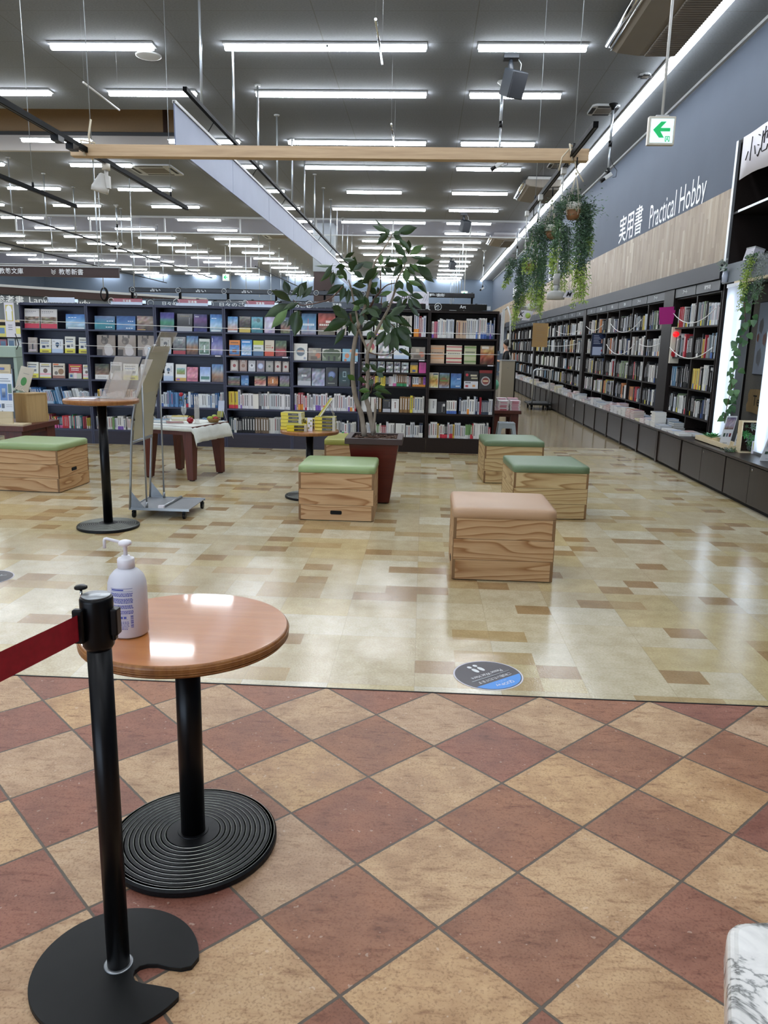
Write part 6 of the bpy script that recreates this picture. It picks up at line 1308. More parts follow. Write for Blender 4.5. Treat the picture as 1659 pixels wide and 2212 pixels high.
# left table with crate and stands
leg_table(-5.5, -4.33, 8.15, 9.0, .55, .055, 'dark reddish table at the left edge carrying the wooden crate', lw=.2, taper=.9)
t = thing('wooden_crate', 'pale wooden crate box standing on the left table', 'crate', (-4.66, 8.62, .55), math.radians(-24))
m_ = M(); m_.box(0, .2, 0, .28, 0, .33, 'beech'); m_.build('body', t, bevel=.002)
m_ = M(); m_.box(.2, .2, 0, .28, 0, .33, 'beech'); 
m_ = M(); m_.box(.2005, .208, .0, .012, 0, .33, 'beech'); m_.box(.2005, .208, .268, .28, 0, .33, 'beech'); m_.box(.2005, .208, .012, .268, 0, .012, 'beech'); m_.box(.2005, .208, .012, .268, .318, .33, 'beech'); m_.build('frame', t)
t = thing('leaf_card', 'cream card with a green leaf print standing on a small easel on the crate', 'card', (-4.62, 8.66, .8815))
T = Matrix.Translation((0, .05, 0)) @ Matrix.Rotation(-.25, 4, 'X') @ Matrix.Rotation(.22, 4, 'Y')
m_ = M(); m_.box(-.08, .08, 0, .01, .02, .30, 'cream_plastic', T=T); m_.build('card', t); m_ = M(); m_.add([T @ Vector((.0 + .035 * math.cos(a * PI / 8), -.002, .13 + .05 * math.sin(a * PI / 8))) for a in range(16)], [tuple(range(16))], 'succulent'); m_.box(-.03, .04, -.002, 0, .22, .224, 'sign_gray', T=T); m_.build('print', t)
m_ = M(); m_.tube([(-.06, -.04, 0), (0, .03, .09), (.09, -.04, 0)], .003, 'chrome', 5); m_.build('easel', t)
t = thing('notice_stand', 'pale wooden stand holding a white notice with blue pictures on the left table', 'notice stand', (-4.60, 8.28, .55))
m_ = M(); m_.box(-.25, .24, -.07, .12, 0, .018, 'palewood'); m_.build('foot', t); m_ = M(); m_.box(-.17, .09, .0, .02, .018, .66, 'palewood', T=Matrix.Rotation(-.05, 4, 'X')); bd = m_.build('board', t)
T = Matrix.Rotation(-.05, 4, 'X')
m_ = M(); m_.box(-.11, .11, -.006, -.001, .15, .56, 'print', 'd4d6da', T=T); e = -.009
m_.box(-.03, .03, e, e + .002, .60, .625, 'print', '2c3c8c', T=T); m_.box(-.08, .08, e, e + .002, .575, .578, 'print', '4c4840', T=T)
for q in ((-.09, .50, .07, .51), (-.05, .475, .09, .485), (-.02, .15, -.01, .16)): m_.box(q[0], q[2], e, e + .002, q[1], q[3], 'print', '7c8088', T=T)
for q in ((-.03, .27, .05, .45, '2c64a8'), (-.095, .27, -.04, .36, '6c4c84'), (-.095, .37, -.04, .44, '1c4c34'), (.06, .35, .1, .45, '3c5c3c'), (.06, .27, .1, .34, '2c4c8c'), (-.01, .3, .03, .4, 'c8d4e0'), (-.06, .19, -.03, .23, '5c7cb4'), (-.02, .185, .01, .235, '181c28'), (.03, .22, .1, .225, '8c8c90'), (.03, .2, .1, .205, '8c8c90')): m_.box(q[0], q[2], e, e + .002, q[1], q[3], 'print', q[4], T=T)
m_.build('notice', bd)
# ------------------------------------------------------------------ yellow books on the small round table
YZ = .6735
def yellow_book(x, y, z, w_, d_, h_, rz, lab, plain_side=False):
    m_ = M(); m_.box(0, w_, 0, d_, 0, .002, 'print', 'c9bb36'); m_.box(0, w_, 0, d_, h_ - .002, h_, 'print', 'c4bc60'); m_.box(.002, w_ - .003, .003, d_ - .003, .002, h_ - .002, 'print', 'd6d0b0')
    if plain_side: m_.box(0, .003, 0, d_, 0, h_, 'print', 'd8c62c')
    else:
        m_.box(0, w_, 0, .003, 0, h_, 'print', 'd8c62c'); m_.box(w_ * .36, w_ * .86, -.0012, .0, h_ * .12, h_ * .82, 'print', '2f2a22'); m_.box(w_ * .55, w_ * .8, -.002, -.001, h_ * .4, h_ * .55, 'print', '8c8468'); m_.box(w_ * .86, w_, -.0012, 0, 0, h_, 'print', 'b8b4a4')
    return m_.build('yellow_book', loc=(x, y, z), rz=rz, label=lab, cat='book', group='yellow books on the small round table')
for k in range(5): yellow_book(-1.375 + .004 * (k % 2), 7.43 + .004 * k, YZ + k * .0335, .205, .14, .033, -.03 * k, 'yellow book in the left stack on the small table, %s from the bottom' % ordn(k))
for k in range(2): yellow_book(-1.29, 7.30, YZ + k * .031, .19, .13, .03, .15, 'yellow book lying at the front of the small table, %s of two' % ('lower', 'upper')[k])
for k in range(4): yellow_book(-1.04, 7.42, YZ + k * .0335, .2, .14, .033, 0, 'yellow book in the right stack on the small table, %s from the bottom' % ordn(k))
o = yellow_book(-1.15, 7.5, YZ + .04, .06, .12, .025, 0, 'yellow book leaning upright between the two stacks'); o.rotation_euler = (0, math.radians(-65), .2)
for k in range(3): yellow_book(-1.17, 7.56, YZ + k * .0335, .12, .1, .033, .2, 'yellow book in the hidden rear stack of the small table, %s from the bottom' % ordn(k))
t = thing('book_easel', 'yellow book propped up on a clear easel above the right stack', 'book display', (-1.0, 7.48, YZ + .136))
T = Matrix.Rotation(math.radians(35), 4, 'Y'); m_ = M(); m_.box(-.015, .0, -.02, .1, 0, .20, 'print', 'c4b83c', T=T); m_.box(0, .012, -.018, .098, .004, .197, 'print', 'd0ccb8', T=T); m_.build('book_block', t)
m_ = M(); m_.tube([(.0, 0, 0), (.08, 0, .15), (.14, 0, 0)], .004, 'acrylic', 6); m_.tube([(.0, .08, 0), (.08, .08, .15), (.14, .08, 0)], .004, 'acrylic', 6); m_.build('easel', t)
t = thing('price_card', 'white card with yellow dots standing at the front of the small table', 'card', (-1.08, 7.36, YZ)); M().box(-.022, .028, 0, .006, 0, .13, 'paper_white').build('card', t)
m_ = M()
for (u, v) in ((-.01, .03), (.012, .05), (-.004, .075), (.014, .1)): m_.add([(u + .009 * math.cos(a * PI / 5), -.001, v + .009 * math.sin(a * PI / 5)) for a in range(10)], [tuple(range(10))], 'leather_olive')
m_.build('print', t)

# ------------------------------------------------------------------ planter with rubber tree
t = thing('planter', 'tall tapered dark red wooden planter with a wide rim', 'planter', (-.45, 7.42, 0))
m_ = M()
def frus(m, w0, w1, z0, z1, mat):
    vs = [(-w0, -w0, z0), (w0, -w0, z0), (w0, w0, z0), (-w0, w0, z0), (-w1, -w1, z1), (w1, -w1, z1), (w1, w1, z1), (-w1, w1, z1)]
    m.add(vs, [(3, 2, 1, 0), (0, 1, 5, 4), (1, 2, 6, 5), (2, 3, 7, 6), (3, 0, 4, 7)], mat)
frus(m_, .155, .235, .012, .6, 'potwood'); m_.build('body', t, bevel=.003)
m_ = M()
for (a, b2, c, d) in ((-.27, .27, -.27, -.215), (-.27, .27, .215, .27), (-.27, -.215, -.215, .215), (.215, .27, -.215, .215)): m_.box(a, b2, c, d, .585, .64, 'sign_brown')
m_.build('rim', t, bevel=.003, label='darker brown rim')
M().box(-.214, .214, -.214, .214, .55, .605, 'soil').build('soil', t)
m_ = M()
for k in range(170):
    x, y = RND.uniform(-.2, .2), RND.uniform(-.2, .2); T = Matrix.Translation((x, y, .61 + RND.uniform(0, .02))) @ Matrix.Rotation(RND.uniform(0, 6), 4, 'Z') @ Matrix.Rotation(RND.uniform(-.5, .5), 4, 'X')
    m_.box(-.022, .022, -.01, .01, -.003, .003, 'mulch', T=T)
m_.build('bark_chips', t, kind='stuff')
m_ = M(); m_.box(-.13, .13, -.13, .13, 0, .012, 'black_matte'); m_.build('foot', t)
tree = thing('rubber_tree', 'tall rubber tree with bare grey stems and dark glossy leaves in the planter', 'plant', (0, 0, 0))
RAD = {'A': (.026, .014), 'A2': (.012, .006), 'B': (.026, .006), 'C': (.014, .011), 'D': (.012, .006), 'E': (.012, .004), 'E2': (.007, .004), 'L': (.007, .004), 'M': (.011, .013), 'N': (.006, .003), 'O': (.005, .003), 'P': (.005, .003), 'Q': (.008, .012), 'R': (.008, .004), 'S': (.007, .004)}
YO = {'A': (7.40, 7.38), 'A2': (7.39, 7.42), 'B': (7.44, 7.45), 'C': (7.42, 7.36), 'D': (7.38, 7.3), 'E': (7.42, 7.5), 'E2': (7.45, 7.5), 'L': (7.34, 7.3), 'M': (7.44, 7.38), 'N': (7.44, 7.3), 'O': (7.44, 7.36), 'P': (7.44, 7.3), 'Q': (7.3, 7.38), 'R': (7.44, 7.52), 'S': (7.44, 7.36)}
def smooth_path(P):
    out = []
    for i in range(len(P) - 1):
        p0, p1, p2, p3 = P[max(i - 1, 0)], P[i], P[i + 1], P[min(i + 2, len(P) - 1)]
        for k in range(3):
            q = k / 3; out.append(tuple(.5 * ((2 * p1[j]) + (-p0[j] + p2[j]) * q + (2 * p0[j] - 5 * p1[j] + 4 * p2[j] - p3[j]) * q * q + (-p0[j] + 3 * p1[j] - 3 * p2[j] + p3[j]) * q ** 3) for j in range(3)))
    out.append(P[-1]); return out
for k, pts in TRUNK.items():
    y0, y1 = YO[k]; n = len(pts); P = smooth_path([(x, y0 + (y1 - y0) * i / (n - 1), z) for i, (x, z) in enumerate(pts)])
    r0, r1 = RAD[k]; rr = [(r0 + (r1 - r0) * i / (len(P) - 1)) * (1 + .08 * math.sin(i * 2.1)) for i in range(len(P))]
    M().tube(P, rr, 'bark' if k in 'ABCDM' or k == 'A2' else 'stem', 10).build('stem', tree)
lr = random.Random(5)
def leaf(m, b3, t3, width, curl, mat, roll=0.0, fold=.25):
    width *= 1.15; t3 = tuple(Vector(t3) + (Vector(t3) - Vector(b3)) * .2)
    b3, t3 = Vector(b3), Vector(t3); d = t3 - b3; L_ = d.length; d.normalize()
    side = d.cross(Vector((0, 1, 0))); side = side.normalized() if side.length > .1 else Vector((1, 0, 0))
    side = Matrix.Rotation(roll, 3, d) @ side; nn = side.cross(d)
    prof = [0, .34, .72, .95, 1.0, .9, .64, .28, 0.0]; n = len(prof); vs = []; fs = []
    pet = .07
    for i, p in enumerate(prof):
        s_ = i / (n - 1); c = b3 + d * (L_ * (pet + (1 - pet) * s_)) - nn * (curl * L_ * s_ * s_) + Vector((0, 0, -.10 * L_ * s_ * s_))
        wv = width * p / 2
        vs += [c - side * wv + nn * (fold * wv), c - side * wv * .5 + nn * (fold * wv * .4), c, c + side * wv * .5 + nn * (fold * wv * .4), c + side * wv + nn * (fold * wv)]
    for i in range(n - 1):
        for k in range(4): fs.append((i * 5 + k, i * 5 + k + 1, (i + 1) * 5 + k + 1, (i + 1) * 5 + k))
    m.add(vs, fs, mat, smooth=True)
    m.tube([b3, b3 + d * (L_ * pet * 1.1)], .002, 'leaf_light', 5)
for i, (x0, z0, x1, z1, wf) in enumerate(LEAVES):
    if x0 < -1.0: yy = 7.32
    elif z0 > 2.2: yy = 7.44
    elif z0 < 1.4: yy = 7.36
    else: yy = 7.42
    ya = yy + lr.uniform(-.12, .12); L_ = math.hypot(x1 - x0, z1 - z0); yb = ya + lr.uniform(-.7, .3) * L_
    m_ = M(); leaf(m_, (x0, ya, z0), (x1, yb, z1), max(.045, L_ * .37) * (.55 + .5 * wf) if wf < 1.3 else L_ * .44 * min(wf, 1.6) * .8, lr.uniform(.0, .15), 'leaf_light' if lr.random() < .22 else 'leaf', lr.uniform(-.5, .5) * (1.2 if wf < .8 else .5) + (1.0 if wf < .6 else 0), lr.uniform(.1, .4))
    m_.build('leaf', tree)
    if i % 5 in (0, 2, 3):
        a = lr.choice([-1, 1]) * lr.uniform(.55, 1.1); dx, dz = x1 - x0, z1 - z0; x2 = x0 + (dx * math.cos(a) - dz * math.sin(a)) * .85; z2 = z0 + (dx * math.sin(a) + dz * math.cos(a)) * .85
        yc = yy + lr.uniform(-.14, .16); m_ = M(); leaf(m_, (x0, yc, z0), (x2, yc + lr.uniform(-.5, .4) * L_, z2), max(.045, L_ * .36), lr.uniform(0, .15), 'leaf', lr.uniform(-.9, .9), lr.uniform(.1, .4)); m_.build('leaf', tree)

# ------------------------------------------------------------------ bookcases on the right wall
WX = 3.50; WZ = [.67, 1.02, 1.42, 1.82]
units = []
y = 9.64
secs = [(9.64, 11.32, 2), (11.78, 17.3, 6), (17.6, 25.0, 8), (25.3, 34.0, 9)]
ui = 0
for (ya, yb, n) in secs:
    for i in range(n):
        y0 = ya + (yb - ya) * i / n + .002; y1 = ya + (yb - ya) * (i + 1) / n - .002; units.append((y0, y1)); L_ = y1 - y0
        t = thing('wall_bookcase', 'dark brown wall bookcase unit, %s from the near end of the right wall' % ordn(ui), 'bookcase', (WX, y0, 0), group='bookcase units along the right wall'); ui += 1
        for yy in (0, L_ - .016): M().box(0, .36, yy, yy + .016, .5, 2.20, 'wallshelf').build('side_panel', t)
        M().box(.35, .36, .016, L_ - .016, .5, 2.32, 'wallshelf').build('back_panel', t)
        for z in WZ: M().box(-.003, .35, .016, L_ - .016, z - .02, z, 'wallshelf').build('shelf', t)
        M().box(0, .35, 0, L_, 2.2, 2.215, 'wallshelf').build('top_panel', t)
M().box(3.44, 3.62, 9.62, 34.2, 2.345, 2.54, 'dark_band').build('valance', label='long dark grey valance above the wall bookcases', cat='valance')
M().box(3.7, 4.1, 9.62, 34.2, 2.22, 2.54, 'wallshelf').build('valance_backing', label='dark backing behind the valance over the wall bookcases', cat='panel')
for i, (y0, y1) in enumerate(units):
    t = thing('shelf_label', 'grey label holder over the wall bookcase, %s from the near end' % ordn(i), 'sign', (3.47, y0, 2.22), group='label holders over the wall bookcases')
    M().box(0, .012, .01, y1 - y0 - .01, 0, .12, 'label_holder').build('holder', t)
    m_ = M(); m_.text(['専門料理', 'アート', 'アート', 'アート'][i] if i < 4 else ['音楽', '写真', '建築', '工芸'][i % 4], (-.003, (y1 - y0) / 2, .035), (0, -1, 0), (0, 0, 1), .05, 'white_ink', center=True); m_.build('lettering', t)
for k, (a, c) in enumerate(((11.325, 11.775), (17.31, 17.59), (25.01, 25.29))):
    M().box(3.46, 3.88, a, c, .47, 2.34, 'wallshelf').build('wall_pillar', label='dark pillar between the wall bookcases, %s from the near end' % ordn(k), cat='pillar', group='pillars between wall bookcases')
# books along the wall
wc = []
for r, z in enumerate(WZ):
    rnd = random.Random(50 + r)
    for (y0, y1) in units:
        yy = y0 + .02; run = 0; far = y0 > 18; ix = 0
        while yy < y1 - .04:
            if run <= 0:
                run = rnd.choice([1, 1, 1, 2, 2, 3, 6]); col = rnd.choice(PAL['wall']); hb = [.27, .31, .32, .30][r] * rnd.uniform(.74, 1.0); tb = rnd.choice([.018, .024, .03, .036]) * (1.7 if far else 1.12)
                if rnd.random() < .14: yy += rnd.uniform(.01, .05)
            run -= 1; t2 = min(tb * rnd.uniform(.85, 1.15), y1 - .02 - yy)
            c2 = col if rnd.random() > .2 else '141518'
            wc.append((yy, r, z, t2, hb * rnd.uniform(.98, 1.02), c2, rnd.random(), (y0, y1), ix)); ix += 1; yy += t2 + .001
wc.sort(key=lambda q: q[0])
def mkw(q):
    yy, r, z, t2, h_, col, rr = q[:7]; rnd = random.Random(int(yy * 1e4) + r); d_ = darkq(col)
    title = (.25, .9, 'dcdcdc' if d_ else rnd.choice(['2c2c30', '44444c', '8c2c34', '2c4a78'])) if rnd.random() < .8 else None
    obi = (rnd.uniform(.18, .3), rnd.choice(['c83c4c', 'd8c840', '4c6cb0', 'e0e0dc', 'c8c8c8'])) if rnd.random() < .22 else None
    return spine_book(t2, h_, .16, col, rnd, obi, title)
RW = ['bottom', 'third', 'second', 'top']; cw = {}
warea = lambda q: q[3] * q[4] * 3.5 / q[0] ** 3
wc.sort(key=lambda q: -warea(q))
near, farr = wc[:300 - MAXB], wc[300 - MAXB:]
for q in near:
    yy, r, z, t2, h_, col, rr, un, n_ = q; k = units.index(un)
    o = mkw(q).build('shelved_book', loc=(3.515 + rr * .02, yy + t2, z + .001), rz=-PI / 2, label='%s book, %s from the near end, %s shelf of the %s wall bookcase' % (cname(col), ordn(n_), RW[r], ORD[k]), cat='book', group='upright books in the near wall bookcases')
m_ = M()
for q in farr:
    yy, r, z, t2, h_, col, rr, un, n_ = q
    T = Matrix.Translation((3.515 + rr * .02, yy + t2, z + .001)) @ Matrix.Rotation(-PI / 2, 4, 'Z')
    if yy < 20: g = mkw(q)
    else: g = M().box(0, t2, 0, .16, 0, h_, 'print_matte', col)
    m_.add([T @ Vector(v) for v in g.v], g.f, 'print_matte', cols=g.c)
m_.build('wall_shelved_books', kind='stuff', label='rows of upright books filling the wall bookcases all along the right wall', cat='books')
# counter and cabinets
M().box(3.17, 3.56, 6.9, 34.2, .445, .47, 'cabinet').build('display_counter', bevel=.002, label='long dark counter top running along the right wall', cat='counter'); 
M().box(3.72, 4.06, 6.95, 34.2, .0, .468, 'wallshelf').build('wall_ledge', label='dark ledge behind the counter under the wall bookcases', cat='ledge')
cy = [6.95, 8.2, 9.6] + [10.62 + .985 * k for k in range(22)]
for i in range(len(cy) - 1):
    y0, y1 = cy[i] + .003, cy[i + 1] - .003; L_ = y1 - y0
    t = thing('base_cabinet', 'dark brown cabinet under the counter, %s from the near end' % ordn(i), 'cabinet', (3.2, y0, 0), group='cabinets under the counter')
    M().box(.02, .5, 0, L_, .06, .444, 'cabinet').build('carcass', t); M().box(.05, .4, 0, L_, 0, .06, 'black_matte').build('plinth', t)
    if i < 2: doors = [(.005, L_ / 2 - .004), (L_ / 2 + .004, L_ - .02)]
    else: doors = [(.04, L_ - .075)]; M().box(-.012, .02, L_ - .055, L_, .02, .444, 'cabinet').build('end_panel', t)
    for j, (a, c) in enumerate(doors):
        d = M().box(0, .018, a, c, .05, .428, 'cabinet').build('door', t, bevel=.002)
        if i < 2 and j == 0: q = M(); q.lathe([(.011, 0), (.011, .003), (.001, .0035)], 'chrome', 16, T=Matrix.Translation((-.0001, c - .05, .39)) @ Matrix.Rotation(-PI / 2, 4, 'Y')); q.build('lock', d)
        if i == 9: q = M(); q.box(-.003, 0, a + .05, a + .07, .3, .36, 'paper_white'); q.build('tag', d)
# flat stacks on the counter
sr = random.Random(77)
def flat_book(m, w_, d_, h_, col, T):
    m.box(0, w_, 0, d_, 0, h_ * .1, 'print', col, T=T); m.box(0, w_, 0, d_, h_ * .9, h_, 'print', col, T=T); m.box(.003, w_, .003, d_ - .003, h_ * .1, h_ * .9, 'print', 'd8d6d0', T=T)
    m.box(w_ * .1, w_ * .9, d_ * .2, d_ * .8, h_, h_ + .0005, 'print', sr.choice(['b8c0cc', 'c8a0a0', 'd8d0a8', '9cb0c8', 'd4d4d8', '7c8ca4']), T=T)
FB = ['d4d4d8', 'd8d8d4', 'c8ccd4', 'd0d0d8', 'b8c4d4', 'd8d4c8', 'a83440', '3c4a40', '3c4654', 'd8c84c', 'c8a0a8', '7c94b4']
stf = M(); si = 0
yy = 9.72
while yy < 33.5:
    for row in (0, 1):
        if row == 1 and sr.random() < .15: continue
        n_ = sr.choice([2, 3, 4, 5, 6]) if yy > 10.1 else sr.choice([1, 2, 3]); col = sr.choice(FB); bh = sr.choice([.012, .016, .022]); X0 = 3.19 + row * .175; zz = .4705
        special = None
        if row == 0 and 10.55 < yy < 10.85: n_ = 9; bh = .022; col = 'd6d4cc'; special = 'tall pale stack'
        if row == 0 and 11.8 < yy < 12.05: col = '8c2c38'
        for k in range(n_):
            a = sr.uniform(-.05, .05); ww = .155
            T = Matrix.Translation((X0, yy, zz)) @ Matrix.Rotation(a, 4, 'Z')
            if yy < 14.2:
                m_ = M(); flat_book(m_, ww, .21, bh, col, Matrix.Identity(4))
                m_.build('stacked_book', loc=(X0, yy, zz), rz=a, label='%s book lying flat, %s up in counter stack %s of the %s row' % (cname(col), ordn(k), ordn(si) if row == 0 else ordn(si), ('front', 'back')[row]), cat='book', group='flat stacks of books on the counter')
            else: flat_book(stf, ww, .21, bh, col, T)
            zz += bh + .0008
    si += 1; yy += .25 + sr.uniform(0, .03)
stf.build('distant_stacked_books', kind='stuff', label='flat book stacks on the counter farther along the right wall', cat='books')
# posters and lamps on the wall bookcases
t = thing('shelf_poster', 'dark blue framed notice standing out from the second wall bookcase section', 'poster', (3.30, 15.8, 1.36)); M().box(0, .30, 0, .02, 0, .46, 'dark_gray').build('frame', t)
m_ = M(); m_.box(.015, .285, -.003, 0, .02, .44, 'print', '1e2a48'); m_.box(.03, .27, -.006, -.003, .03, .19, 'print', 'a8b4cc')
for k in range(6): m_.box(.04, .04 + .1 + .02 * (k % 3), -.006, -.003, .40 - k * .03, .41 - k * .03, 'print', 'b0b8cc')
m_.box(.19, .26, -.006, -.003, .26, .34, 'print', 'a87c6c'); m_.box(.2, .25, -.008, -.006, .1, .14, 'print', 'b04850'); m_.build('sheet', t)
M().tube([(3.45, 15.82, 1.82), (3.55, 15.9, 1.82)], .006, 'black_metal', 6).build('bracket', t, loc=(-3.30, -15.8, -1.36))
t = thing('magenta_sign', 'magenta bucket shaped sign fixed to the wall bookcase near the alarm', 'sign', (3.26, 11.28, 1.86)); m_ = M(); m_.add([(.02, 0, 0), (.2, 0, .01), (.23, 0, .25), (0, 0, .23), (.02, .012, 0), (.2, .012, .01), (.23, .012, .25), (0, .012, .23)], [(0, 1, 2, 3), (7, 6, 5, 4), (0, 4, 5, 1), (1, 5, 6, 2), (2, 6, 7, 3), (3, 7, 4, 0)], 'magenta'); m_.build('panel', t); m_ = M(); m_.box(.2, .23, -.002, .014, .2, .25, 'black_matte'); m_.build('clip', t)
t = thing('fire_alarm', 'cream fire alarm panel with a red lamp and red button on the first dark pillar', 'fire alarm', (3.465, 11.27, 1.33)); M().box(0, .125, 0, .05, 0, .5, 'cream_plastic').build('panel', t, bevel=.004)
m_ = M(); m_.lathe([(.04, 0), (.04, .02), (.03, .06), (.001, .07)], 'red_lamp', 20, T=Matrix.Translation((.05, 0, .4)) @ Matrix.Rotation(PI / 2, 4, 'X')); m_.build('lamp', t, label='glowing red lamp')
m_ = M(); m_.lathe([(.05, 0), (.05, .01), (.04, .014), (.001, .014)], 'red_plastic', 24, T=Matrix.Translation((.06, 0, .13)) @ Matrix.Rotation(PI / 2, 4, 'X')); m_.build('button', t, label='red round button')
def sag(p0, p1, s, n=10): return [tuple(p0[j] + (p1[j] - p0[j]) * i / n - (s * 4 * (i / n) * (1 - i / n) if j == 2 else 0) for j in range(3)) for i in range(n + 1)]
ci = 0
for (a, b2, z, s) in ((9.66, 11.3, 2.02, .16), (9.66, 11.3, 1.55, .14), (11.8, 12.9, 1.6, .04), (12.9, 15.0, 1.98, .18), (13.2, 15.2, 1.6, .18), (17.7, 21.0, 1.95, .1), (15.6, 17.2, 1.98, .1), (18.0, 23.5, 1.62, .06)):
    M().tube(sag((3.46, a, z), (3.46, b2, z), s), .006, 'cord_white', 5).build('sagging_cord', label='white cord sagging across the wall bookcases, %s of the series' % ordn(ci), cat='cord', group='cords across the wall bookcases'); ci += 1

# ------------------------------------------------------------------ display alcove with lit pillars
t = thing('display_unit', 'tall dark display unit with an upper open cabinet beside the lit pillars', 'display unit', (0, 0, 0))
M().box(3.47, 3.50, 9.56, 9.62, 2.3, 3.84, 'alu').build('edge_trim', t)
M().box(3.5, 4.1, 9.58, 9.61, .47, 3.85, 'wallshelf').build('side_panel', t); M().box(3.5, 4.1, 6.9, 6.93, .47, 3.85, 'wallshelf').build('side_panel', t)
M().box(4.06, 4.1, 6.93, 9.58, .47, 3.85, 'wallshelf').build('back_panel', t); M().box(3.5, 4.06, 6.93, 9.58, 3.81, 3.85, 'wallshelf').build('top_panel', t)
M().box(3.47, 4.06, 6.93, 9.6, 2.28, 2.49, 'sign_gray').build('header', t); M().box(3.5, 4.06, 6.93, 9.58, 3.045, 3.07, 'wallshelf').build('shelf', t); M().box(3.49, 3.5, 6.93, 9.4, 3.045, 3.07, 'alu').build('shelf_edge', t)
M().box(3.46, 3.5, 6.93, 9.2, 2.25, 2.28, 'palewood').build('wood_strip', t)
t = thing('wall_cover_panel', 'grey woven wall covering at the back of the display alcove', 'panel'); M().box(3.86, 3.90, 6.95, 8.98, .5, 2.27, 'wallcover').build('panel', t)
M().box(3.86, 3.90, 8.98, 9.57, .5, 2.27, 'wallcover').build('panel', t)
for i, (y0, y1) in enumerate(((8.99, 9.38), (7.78, 8.18))):
    t = thing('lit_pillar', 'glowing white light pillar at the %s of the display alcove' % ('far end beside the bookcase', 'right edge of the picture')[i], 'light', (0, 0, 0), group='lit pillars of the display alcove')
    pr_ = [(3.58, y0 + .004), (3.49, y0 + .004), (3.465, y0 + .012), (3.452, y0 + .03), (3.449, y0 + .08), (3.449, y1 - .08), (3.452, y1 - .03), (3.465, y1 - .012), (3.49, y1 - .004), (3.58, y1 - .004)]
    m_ = M(); m_.add([(a, c, z) for z in (.50, 2.22) for a, c in pr_], [(k, k + 1, k + 11, k + 10) for k in range(9)], 'pillar_shell', smooth=True); m_.build('diffuser', t, label='glowing frosted diffuser')
    M().box(3.575, 3.60, y0, y1, .5, 2.22, 'white_paint').build('back_plate', t)
    ym = (y0 + y1) / 2 + .02; M().tube([(3.515, ym, .53), (3.515, ym, 2.12)], .014, 'led_pillar', 8).build('lamp_tube', t)
    M().box(3.455, 3.6, y0 - .012, y1 + .012, 2.22, 2.26, 'alu').build('cap', t); M().box(3.46, 3.6, y0 - .01, y1 + .01, .47, .50, 'alu').build('foot', t); M().box(3.5, 3.59, y0 - .014, y0, .50, 2.22, 'alu').build('side_frame', t)
t = thing('paper_banner', 'white paper banner with handwritten 小池 at the upper right edge', 'sign')
m_ = M(); vs = []; n = 12
for i in range(n + 1):
    y_ = 9.40 - (9.40 - 7.4) * i / n; bx = 3.462 + .006 * math.sin(i * 1.3)
    vs += [(bx, y_, 3.385 + .015 * math.sin(i * .9)), (bx, y_, 3.83)]
fs = [(2 * i, 2 * i + 2, 2 * i + 3, 2 * i + 1) for i in range(n)]
m_.add(vs, fs, 'paper_white', smooth=True); q = m_.build('paper', t); so = q.modifiers.new('s', 'SOLIDIFY'); so.thickness = .001
m_ = M(); X = 3.452
def stroke(pts, r=.006): m_.tube([(X, y_, z_) for y_, z_ in pts], r, 'ink', 5)
stroke([(9.12, 3.77), (9.13, 3.6), (9.125, 3.53)]); stroke([(9.25, 3.56), (9.2, 3.64)]); stroke([(9.04, 3.66), (9.0, 3.57)])
stroke([(8.96, 3.75), (8.92, 3.735)]); stroke([(8.96, 3.65), (8.925, 3.64)]); stroke([(8.955, 3.55), (8.93, 3.53), (8.88, 3.6)])
stroke([(8.86, 3.7), (8.80, 3.725), (8.72, 3.74), (8.74, 3.66)]); stroke([(8.79, 3.79), (8.80, 3.63)]); stroke([(8.85, 3.76), (8.86, 3.58), (8.83, 3.555), (8.72, 3.555), (8.7, 3.6)])
m_.build('lettering', t)
t = thing('storage_box', 'white lidded box leaning in the upper cabinet of the display unit', 'box', (3.62, 9.35, 2.492), math.radians(8)); M().box(0, .12, -.09, .09, 0, .17, 'paper_white', T=Matrix.Rotation(.25, 4, 'Y')).build('body', t); M().box(-.003, .123, -.093, .093, .17, .185, 'white_metal', T=Matrix.Rotation(.25, 4, 'Y')).build('lid', t)
t = thing('bag', 'clear crumpled plastic bag hanging at the top of the first lit pillar', 'bag', (3.44, 9.44, 2.28)); m_ = M(); m_.lathe([(.001, 0), (.03, .01), (.035, .08), (.02, .15), (.005, .18)], 'sign_clear', 7); m_.build('film', t)
t = thing('art_poster', 'framed pale poster with abstract brown shapes on the alcove wall', 'poster', (3.84, 8.62, 1.25)); M().box(0, .018, 0, .74, 0, .82, 'dark_gray').build('frame', t)
m_ = M(); m_.grid((-.002, .73, .01), (0, -.72, 0), (0, 0, .8), 6, 6, grad(['b8c0cc', 'c0ccda', 'b4bcc8'], .03), 'print')
for (a, c, r_, cc) in ((.62, .55, .07, '8c8c8c'), (.5, .4, .06, 'a8847c'), (.6, .2, .08, '98989c'), (.35, .45, .07, '9c5c4c'), (.42, .65, .05, 'a8a8ac'), (.68, .42, .04, '9c6c5c')): m_.add([(-.004, a + r_ * math.cos(q * PI / 5) * .8, c + r_ * math.sin(q * PI / 5) * (1 + .4 * (q % 2))) for q in range(10)], [tuple(range(9, -1, -1))], 'print', cc)
m_.build('print', t)
t = thing('wooden_plaque', 'cut slice of pale wood with handwritten letters on the alcove wall', 'plaque', (3.83, 8.75, .80))
